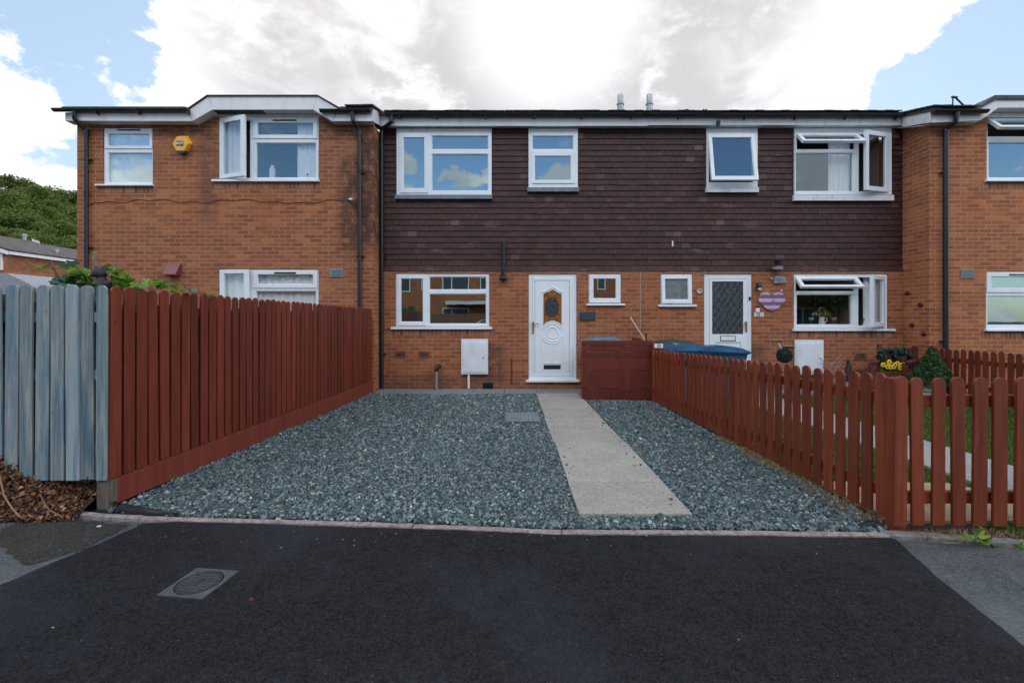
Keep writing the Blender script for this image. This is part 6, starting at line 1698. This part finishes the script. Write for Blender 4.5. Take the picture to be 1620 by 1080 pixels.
m = MB(); m.ball((P(306, 905, 2.4).x*0-1.05, 1.93, .0), .004, 6, 4); 
def litter(name, label, px, py, sz, mat, cat='litter', z=.0, seed=1):
    v = G(px, py, z); g_ = random.Random(seed); m = MB(); n = 9
    m.slab([(v.x+sz*math.cos(2*PI*k/n)*g_.uniform(.7, 1.2), v.y+sz*.8*math.sin(2*PI*k/n)*g_.uniform(.7, 1.2)) for k in range(n)], z-.002, z+.006); o = m.build(name, M[mat], None); tag(o, label, cat); return o
litter('pebble', 'white pebble on the pavement near the blue fence foot', 157, 832.5, .013, 'ceramic', 'stone', -.010, 3)
litter('pebble', 'white stone lying in the gravel near the left corner', 364.5, 807.5, .014, 'ceramic', 'stone', .02, 4)
litter('dead_leaf', 'small red-brown leaf curled on the black tarmac', 397.5, 948.5, .010, 'terracotta', 'leaf', -.003, 5)

# ================================================================== LEAF LITTER UNDER THE BLUE FENCE
def mz(x, y):       # height of the heap
    a_ = max(0, min(1, (-2.98-x)/.72)); yb_ = math.exp(-((y-3.22)/.24)**2)
    return .04 + .40*a_**1.7*yb_ + .05*yb_
nx, ny = 40, 14; V = []; Q = []; rg = random.Random(6)
X0, X1, Y0, Y1 = -6.0, -2.96, 3.08, 4.3
def frontfade(y): return max(0, min(1, (y-3.08)/.16))
for j in range(ny+1):
    for i in range(nx+1):
        x = X0+(X1-X0)*i/nx; y = Y0+(Y1-Y0)*j/ny; V.append((x, y, -.02 + mz(x, y)*frontfade(y) + rg.uniform(-.01, .01)))
for j in range(ny):
    for i in range(nx): a_ = j*(nx+1)+i; Q.append((a_, a_+1, a_+nx+2, a_+nx+1))
numpy_mesh('soil_bank', V, Q, M['soil'], (0, 0, 0), None, None, 'structure')
def lf(g_):
    x = -2.93-abs(g_.triangular(0, 2.2, .3)); y = g_.uniform(3.05, 3.5); return (x, y, mz(x, y)*frontfade(y)-.01+g_.uniform(0, .035))
V, Q = leafcloud(9500, lf, .030, 9, 1.35, .45, .4)
numpy_mesh('leaf_litter', V, Q, M['dead_leaf'], (0, 0, 0), 'heap of brown dead leaves under and in front of the blue fence', 'dead leaves', 'stuff')
for (lbl, pts_, r_) in (('long pale twig arching down over the dead leaves at the left edge', [(0, 752), (6, 782), (18, 802), (30, 815), (42, 823)], .0045), ('forked pale twig at the edge of the dead leaves', [(44, 814), (56, 819), (63, 823), (60, 835)], .004), ('pale twig lying on the pavement at the left edge', [(0, 829), (16, 832), (26, 838), (34, 841)], .004), ('grey twig leaning from the leaves below the blue boards', [(64, 782), (70, 796), (78, 806), (100, 818)], .004)):
    m = MB(); m.tube([P(a_, b_, 3.05+(.0 if b_ > 800 else .03)) for a_, b_ in pts_], r_, 6); o = m.build('twig', M['straw'] if 'grey' not in lbl else M['twig'], None, smooth=True); tag(o, lbl, 'twig', 'twigs among the dead leaves')

# ================================================================== CLIMBER, STATUE AND STAKES BEHIND THE LEFT FENCES
cl = thing('climbing_plant', 'leafy green climber spilling over the corner of the blue and red fences', 'climbing plant', (-3.3, 3.6, 0))
g_ = random.Random(14); V = []; Q = []; V2 = []; Q2 = []
def addleaf(px, py, Y, s_, blue=False, n=1):
    global V, Q, V2, Q2
    for _ in range(n):
        c_ = P(px+g_.uniform(-6, 6), py+g_.uniform(-5, 5), Y+g_.uniform(-.05, .12))
        v, q_ = lobed(c_, s_*g_.uniform(.7, 1.25), Euler((g_.uniform(.1, 1.2), g_.uniform(-.6, .6), g_.uniform(0, 6.28))), g_)
        if blue: b_ = len(V2); V2 += v; Q2 += [tuple(i+b_ for i in t_) for t_ in q_]
        else: b_ = len(V); V += v; Q += [tuple(i+b_ for i in t_) for t_ in q_]
for (px, py, s_, n_, bl) in ((112, 420, .04, 2, True), (122, 433, .05, 4, False), (134, 436, .05, 3, False), (104, 443, .045, 4, True), (88, 446, .04, 4, True), (118, 447, .045, 4, True), (140, 446, .04, 4, False), (150, 450, .035, 3, False),
        (174, 422, .03, 3, False), (182, 430, .035, 4, False), (192, 436, .04, 4, False), (200, 441, .04, 4, False), (184, 450, .035, 6, False), (194, 454, .035, 6, False), (206, 456, .035, 5, False), (214, 451, .03, 4, False), (222, 455, .03, 3, False), (178, 455, .03, 3, False),
        (232, 460, .025, 2, True), (236, 447, .03, 3, False), (246, 450, .035, 4, False), (256, 453, .03, 4, False), (264, 452, .03, 2, False), (276, 456, .03, 3, False), (302, 461, .03, 3, True), (76, 424, .03, 1, True), (64, 423, .02, 1, False), (336, 464, .03, 2, False),(290,458,.025,2,False)):
    addleaf(px, py, 3.5 if px < 230 else 3.9, s_*1.3, bl, int(n_*1.4)+1)
for _ in range(150):   # bulk of the plant below fence top, seen through gaps
    addleaf(g_.uniform(0, 225), g_.uniform(462, 560), 3.75, .045, g_.random() < .2)
numpy_mesh('leaves', V, Q, M['leaf'], ORG[cl.name], parent=cl)
numpy_mesh('grey_leaves', V2, Q2, M['leaf_blue'], ORG[cl.name], parent=cl)
m = MB()
for k in range(5):
    px = 60+k*35; m.tube([(PX(px, 3.75), 3.75, 0), (PX(px+g_.uniform(-9, 9), 3.7), 3.7, .9), (PX(px+g_.uniform(-20, 20), 3.6), 3.6, 1.6)], .006, 6)
m.tube([P(60, 425, 3.5), P(80, 422, 3.5), P(98, 424, 3.5), P(114, 432, 3.5), P(130, 450, 3.5)], .004, 5)
m.tube([P(168, 430, 3.5), P(178, 446, 3.5), P(190, 458, 3.5)], .004, 5)
m.build('stems', M['twig'], cl)
st = thing('bear_statue', 'small dark stone statue of a seated bear seen from behind above the fence corner', 'statue', P(160, 455, 3.5))
q = lambda px, py, Y=3.5: P(px, py, Y)
s5 = 3.5/F
m = MB(); m.ball(q(158.5, 431.5), 10.0*s5, 18, 12, (1.0, 1, .92)); m.ball(q(147.5, 434.5, 3.48), 4.2*s5, 12, 8, (1, 1, .8)); m.build('head', M['stone'], st, smooth=True)
m = MB(); m.ball(q(163.5, 422.8), 3.6*s5, 12, 8, (1, .6, 1)); m.build('ear', M['stone'], st, smooth=True)
m = MB(); m.ball(q(152.5, 423.5, 3.52), 3.2*s5, 12, 8, (1, .6, 1)); m.build('ear', M['stone'], st, smooth=True)
m = MB(); m.lathe([(8*s5, -.14), (11.5*s5, -.09), (11*s5, -.05), (8*s5, -.01), (5*s5, .01)], tuple(q(161, 440)), 16); m.build('body', M['stone'], st, smooth=True)
m = MB(); m.ball(q(171, 448, 3.46), 5*s5, 12, 8); m.ball(q(151.5, 449, 3.46), 5*s5, 12, 8); m.build('paws', M['stone'], st, smooth=True)
m = MB(); zt_ = q(161, 440).z-.14; cx_ = q(161, 440).x
m.box(cx_-.045, cx_+.045, 3.455, 3.545, -.02, zt_); o = m.build('timber_post', M['post'], None); tag(o, 'weathered post carrying the bear statue behind the fence', 'post')
for (lbl, a_, b_, r_, mt) in (('thin maroon stake leaning behind the blue fence', (80.5, 413), (96, 449), .008, 'terracotta'), ('brown round-headed stake standing close to the downpipe behind the statue', (150, 402), (152, 452), .02, 'twig'), ('short square brown stake right of the bear statue', (181.5, 417.5), (180, 456), .018, 'twig')):
    Y = 3.55 if 'thin' in lbl or 'short' in lbl else 3.7
    pa, pb = P(*a_, Y), P(*b_, Y); d_ = (pb-pa)/(pb.z-pa.z); pe = pa+d_*(0-pa.z) if 'thin' not in lbl else pb+(pb-pa)*1.5
    m = MB(); m.tube([pa, pe], r_, 10); 
    if 'round' in lbl: m.ball(pa, r_*1.05, 10, 8)
    o = m.build('stake', M[mt], None, smooth=True); tag(o, lbl, 'stake')

# ================================================================== BACKGROUND LEFT: neighbouring house, shed, wooded hill
bh = thing('neighbouring_house', 'distant orange brick house with a brown tiled roof beyond the blue fence', 'house', (-28, 25.4, 0))
m = MB(); m.box(-36, -28, 25.4, 30.2, 0, 5.15); m.box(-36, -28.25, 30.2, 40, 0, 5.1); m.build('wall', M['brick_r'], bh)
m = MB(); ez = 5.25
m.prism([(-36.4, ez), (-32, 6.62), (-27.75, ez), (-27.75, ez-.1), (-32, 6.5), (-36.4, ez-.1)], 25.2, 30.3); m.prism([(-36.4, ez-.02), (-32.2, 6.55), (-27.95, ez-.02), (-27.95, ez-.12), (-32.2, 6.4), (-36.4, ez-.12)], 30.31, 40); m.build('roof', M['roof'], bh)
m = MB(); m.box(-27.80, -27.76, 25.2, 30.3, ez-.27, ez-.09); m.box(-28.0, -27.96, 30.32, 40, ez-.30, ez-.12); m.prism([(-36.4, ez-.3), (-36.4, ez-.1), (-32, 6.5), (-27.8, ez-.1), (-27.8, ez-.3), (-32, 6.3)], 25.15, 25.19); m.build('fascia', M['fascia'], bh)
xw0, xw1 = PX(-22, 25.38), PX(4.6, 25.38); m = MB(); m.plate(xw0, xw1, PZ(427, 25.38), PZ(400.5, 25.38), 25.33, 25.4, [(xw0+.08, xw1-.08, PZ(425.5, 25.38), PZ(402.5, 25.38))]); wq = m.build('window', M['upvc'], bh)
MB().add([(xw0+.08, 25.36, PZ(425.5, 25.38)), (xw1-.08, 25.36, PZ(425.5, 25.38)), (xw1-.08, 25.36, PZ(402.5, 25.38)), (xw0+.08, 25.36, PZ(402.5, 25.38))], [(0,1,2,3)]).build('pane', M['glass_dull'], wq)
for (px, py, Y, h_) in ((39, 381, 30, 11), (89, 404, 29, 10)):
    m = MB(); b_ = P(px, py, Y); m.lathe([(.09, -.3), (.09, h_*.6/F*Y), (.13, h_*.62/F*Y), (.13, h_/F*Y)], tuple(b_), 12); m.build('flue', M['flue'], bh, smooth=True)
m = MB()
for k in range(6): m.tube([P(50+k*2.2, 377+k*.9, 31), P(53+k*2.2, 383+k*.9, 31)], .012, 5)
m.tube([P(48, 382, 31), P(62, 380, 31), P(60, 392, 31)], .018, 5); m.build('aerial', M['steel'], bh)
sh = thing('garden_shed', 'grey-green garden shed with rounded roof rising over the blue fence', 'shed', (-14.5, 13, 0))
Y = 13.0; rp = [(PX(a_, Y), PZ(b_, Y)) for a_, b_ in ((-160, 470), (-110, 440), (-60, 433), (0, 431.5), (10, 432), (20, 437), (34, 443), (48, 450), (58, 457))]
m = MB(); m.prism(rp+[(rp[-1][0], rp[-1][1]-.1), (rp[0][0], rp[0][1]-.1)], Y, Y+3.2); m.build('roof', M['vent'], sh)
m = MB(); m.prism([(rp[0][0]+.1, 0), (rp[0][0]+.1, rp[0][1]-.1), (rp[3][0], rp[3][1]-.12), (rp[-1][0]-.1, rp[-1][1]-.1), (rp[-1][0]-.1, 0)], Y+.05, Y+3.1); m.build('wall', M['fencewood'], sh)

# hill
nx, ny = 40, 20; V = []; Q = []
def hz(x, y):
    return 16*max(0, min(1, (y-40)/70.0))**1.1 * (0.75+.25*math.sin(x*.03+1)) * max(.25, min(1, (-x)/70.0))
for j in range(ny+1):
    for i in range(nx+1):
        x = -260+300*i/nx; y = 38+170*j/ny; V.append((x, y, hz(x, y)-.2))
for j in range(ny):
    for i in range(nx): a_ = j*(nx+1)+i; Q.append((a_, a_+1, a_+nx+2, a_+nx+1))
numpy_mesh('hill', V, Q, M['hill'], (0, 0, 0), None, None, 'structure', smooth=True)
def crown_mesh(seed, h, r, n, size):
    g_ = np.random.default_rng(seed); k = 34
    ang_ = g_.uniform(0, 2*PI, k); hh_ = g_.uniform(.30, .95, k); rr_ = np.sin(np.clip((hh_-.18)/.85, 0, 1)*PI)**.6
    C = np.stack([np.cos(ang_)*rr_*r*g_.uniform(.25, .8, k), np.sin(ang_)*rr_*r*g_.uniform(.25, .8, k), hh_*h], 1); cr = r*g_.uniform(.20, .40, k)
    ci = g_.integers(0, k, n); v = g_.normal(0, 1, (n, 3)); v /= np.linalg.norm(v, axis=1)[:, None]; rad = g_.uniform(.45, 1.08, n)
    Pt = C[ci] + v*(cr[ci]*rad)[:, None]*np.array([1, 1, .8])
    s = size*g_.uniform(.6, 1.4, n)
    a_ = g_.normal(0, 1, (n, 3)); a_ /= np.linalg.norm(a_, axis=1)[:, None]; b_ = np.cross(a_, g_.normal(0, 1, (n, 3))); b_ /= np.linalg.norm(b_, axis=1)[:, None]
    Q4 = np.stack([Pt-a_*s[:, None], Pt-b_*s[:, None]*.6, Pt+a_*s[:, None], Pt+b_*s[:, None]*.6], 1).reshape(-1, 3)
    me = bpy.data.meshes.new('crown'); F4 = np.arange(4*n, dtype=np.int32); me.vertices.add(4*n); me.vertices.foreach_set('co', Q4.astype(np.float32).ravel()); me.loops.add(4*n); me.loops.foreach_set('vertex_index', F4); me.polygons.add(n); me.polygons.foreach_set('loop_start', np.arange(0, 4*n, 4, dtype=np.int32)); me.update(calc_edges=True); me.materials.append(M['wood_leaf'])
    return me, C, cr
def trunk_mesh(seed, h, C):
    g_ = random.Random(seed); m = MB(); m.tube([(0, 0, -1), (.1, 0, h*.3), (0, .1, h*.55), (.1, 0, h*.85)], [h*.035, h*.028, h*.018, h*.005], 8)
    for i in range(0, len(C), 3): m.tube([(0, 0, h*.28+C[i][2]*.2), (C[i][0]*.5, C[i][1]*.5, C[i][2]*.75), tuple(C[i])], [h*.012, h*.008, h*.003], 5)
    me = bpy.data.meshes.new('trunk'); me.from_pydata(m.v, [], m.f); me.materials.append(M['twig']); return me
tmesh = []
for k in range(4):
    cme, C, cr = crown_mesh(40+k, 9, 4.0, 7500, .17); tmesh.append((cme, trunk_mesh(50+k, 9, C)))
def tree(label, x, y, z, s_, k, rz, group):
    o = thing('tree', label, 'tree', (x, y, z), group); o.rotation_euler.z = rz; o.scale = (s_, s_, s_*1.0)
    for nm, me in (('crown', tmesh[k][0]), ('trunk', tmesh[k][1])):
        c_ = bpy.data.objects.new(nm, me); COL.objects.link(c_); c_.parent = o
    return o
# (px of crown centre, py of crown top, distance, scale)
tr = [(-8, 283, 84, 1.15), (22, 281, 88, 1.1), (52, 291, 86, 1.05), (78, 296, 90, 1.0), (104, 304, 88, 1.0), (130, 304, 92, 1.1), (-20, 306, 72, 1.0), (12, 302, 70, 1.05), (42, 312, 68, .95), (70, 318, 72, .95), (98, 324, 70, .9), (124, 326, 74, 1.0),
      (-6, 338, 56, .8), (28, 340, 55, .8), (56, 344, 57, .8), (84, 350, 55, .75), (110, 356, 56, .75), (16, 362, 50, .6), (66, 366, 50, .6), (100, 372, 49, .6), (-60, 300, 80, 1.1), (160, 320, 80, 1.0), (44, 330, 62, .8), (118, 340, 64, .8), (-30, 350, 54, .8), (40, 372, 47, .5), (118, 384, 46, .5),
      (-110, 296, 78, 1.1), (-170, 300, 84, 1.1), (-90, 330, 62, .9), (-150, 340, 60, .9), (-230, 310, 76, 1.1), (-210, 345, 58, .9), (-300, 316, 80, 1.15), (-280, 350, 60, .9)]
for i, (px, py, Y, s_) in enumerate(tr):
    x = PX(px, Y); zt_ = PZ(py, Y); zb_ = zt_ - 9*.97*s_
    tree('broadleaved tree in the dense green wood on the hill behind the distant house', x, Y, zb_, s_, i % 4, i*1.7, 'trees of the wood on the hill')

# ================================================================== ACROSS THE ROAD (behind the camera; mirrored in the window glass)
op = thing('opposite_terrace', 'orange brick terrace with white windows facing across the road', 'house', (0, -15, 0))
Yo = -15.0
wins_o = []
for k in range(-5, 6):
    x = k*4.2+.3; wins_o += [(x-1.0, x+.9, 3.35, 4.5), (x-1.0, x+.9, .95, 2.2)]; wins_o += [(x+1.7, x+2.3, 3.5, 4.4)]
def flip(v): return Vector((v.x, 2*Yo - v.y, v.z))
m = MB(); m.box(-26, 26, Yo-7, Yo, 0, 5.25); m.build('wall', M['brick_r'], op)
m = MB(); m.xprism([(Yo+.4, 5.3), (Yo-3.5, 6.5), (Yo-7.4, 5.3), (Yo-7.4, 5.2), (Yo+.4, 5.2)], -26.3, 26.3); m.build('roof', M['roof'], op)
m = MB(); m.box(-26.3, 26.3, Yo+.4, Yo+.43, 5.05, 5.25); m.build('fascia', M['fascia'], op)
for i, (a_, b_, c_, d_) in enumerate(wins_o):
    m = MB(); xm_ = a_+(b_-a_)*.35; hs = [(a_+.07, xm_-.04, c_+.07, d_-.07), (xm_+.04, b_-.07, c_+.07, d_-.07)] if b_-a_ > 1 else [(a_+.07, b_-.07, c_+.07, d_-.07)]
    m.plate(a_, b_, c_, d_, Yo+.005, Yo+.06, hs); wq = m.build('window', M['upvc'], op)
    m = MB()
    for h_ in hs: m.box(h_[0]+.002, h_[1]-.002, Yo+.008, Yo+.02, h_[2], h_[3])
    m.build('pane', M['obscure'], wq)
m = MB(); m.box(-4.5, 3.0, Yo+.02, Yo+1.3, 2.42, 2.66); m.build('porch_canopy', M['fascia'], op)
of = thing('board_fence', 'brown close-boarded fence across the road', 'fence', (0, -9.6, 0))
m = MB()
for k in range(150):
    x = -6.5+k*.105; m.box(x, x+.1, -9.62+.012*(k % 2), -9.60+.012*(k % 2), 0, 1.72)
m.build('boards', M['fencewood'], of)
m = MB()
for k in range(6): m.box(-6.5+k*3, -6.4+k*3, -9.72, -9.625, 0, 1.78)
m.build('posts', M['fencewood'], of)
# parked car
car = thing('parked_car', 'silver hatchback parked across the road', 'car', (-1.0, -6.0, -.022))
zc0 = -.022
def carx(prof, y0, y1, inset=0):
    return prof
bodyp = [(-2.0, .30), (-2.05, .55), (-1.95, .72), (-1.15, .88), (1.75, .95), (2.0, .85), (2.05, .5), (1.98, .28), (1.65, .26), (1.62, .42), (1.5, .58), (1.3, .64), (1.1, .58), (.98, .42), (.95, .24), (-.95, .24), (-.98, .42), (-1.1, .58), (-1.3, .64), (-1.5, .58), (-1.62, .42), (-1.65, .28)]
gl_ = [(-1.15, .88), (-.45, 1.36), (-.1, 1.43), (1.0, 1.42), (1.45, 1.30), (1.78, .95)]
cx0, cy0 = -1.0, -6.0
m = MB(); tmp = [(a_+cx0, b_+zc0) for a_, b_ in bodyp]
bmx = bmesh.new()
m.prism(tmp, cy0-.86, cy0+.86); m.build('body', M['silver'], car, bevel=.04)
def cabin(prof, w0, w1, nm, mt, grow=0):
    n = len(prof); m = MB(); vs = []
    for sgn in (-1, 1):
        for a_, b_ in prof:
            f_ = (b_-.88)/.55; vs.append((a_+cx0, cy0+sgn*(w0+(w1-w0)*f_), b_+zc0))
    fs = [tuple(range(n)), tuple(range(2*n-1, n-1, -1))]+[(i, i+n, (i+1) % n+n, (i+1) % n) for i in range(n)]
    m.add(vs, fs); return m.build(nm, M[mt], car)
cabin([(a_, b_) for a_, b_ in gl_], .80, .62, 'glasshouse', 'carglass')
m = MB(); m.add([( -.47+cx0, cy0-.64, 1.35+zc0), (-.08+cx0, cy0-.62, 1.445+zc0), (1.0+cx0, cy0-.62, 1.435+zc0), (1.45+cx0, cy0-.66, 1.31+zc0), (-.47+cx0, cy0+.64, 1.35+zc0), (-.08+cx0, cy0+.62, 1.445+zc0), (1.0+cx0, cy0+.62, 1.435+zc0), (1.45+cx0, cy0+.66, 1.31+zc0)], [(0,1,5,4), (1,2,6,5), (2,3,7,6)]); m.build('roof', M['silver'], car)
m = MB()
for sgn in (-1, 1):
    for a_, b_ in (((-1.15, .88), (-.46, 1.36)), ((.35, .93), (.33, 1.43)), ((1.78, .95), (1.45, 1.31)), ((-.46, 1.36), (1.45, 1.33))):
        m.tube([(a_[0]+cx0, cy0+sgn*(.80-(a_[1]-.88)*.33), a_[1]+zc0), (b_[0]+cx0, cy0+sgn*(.80-(b_[1]-.88)*.33), b_[1]+zc0)], .03, 6)
m.build('pillars', M['silver'], car)
for sx in (-1.3, 1.3):
    for sy in (-.80, .62):
        m = MB(); c_ = (sx+cx0, cy0+sy, .31+zc0); m.tube([(c_[0], c_[1], c_[2]), (c_[0], c_[1]+.19, c_[2])], .31, 24); w_ = m.build('wheel', M['tyre'], car, smooth=True)
        yo_ = c_[1]+.191 if sy > 0 else c_[1]-.012
        m = MB(); m.tube([(c_[0], yo_, c_[2]), (c_[0], yo_+.01, c_[2])], .20, 20); m.build('rim', M['steel'], w_)
bmx.free()
for (x, y, s_, k) in ((13, -20, 1.0, 1), (-12, -21, 1.1, 2), (22, -12.5, .8, 0)):
    tree('tree standing across the road behind the terrace', x, y, 0, s_, k, x, 'trees across the road')
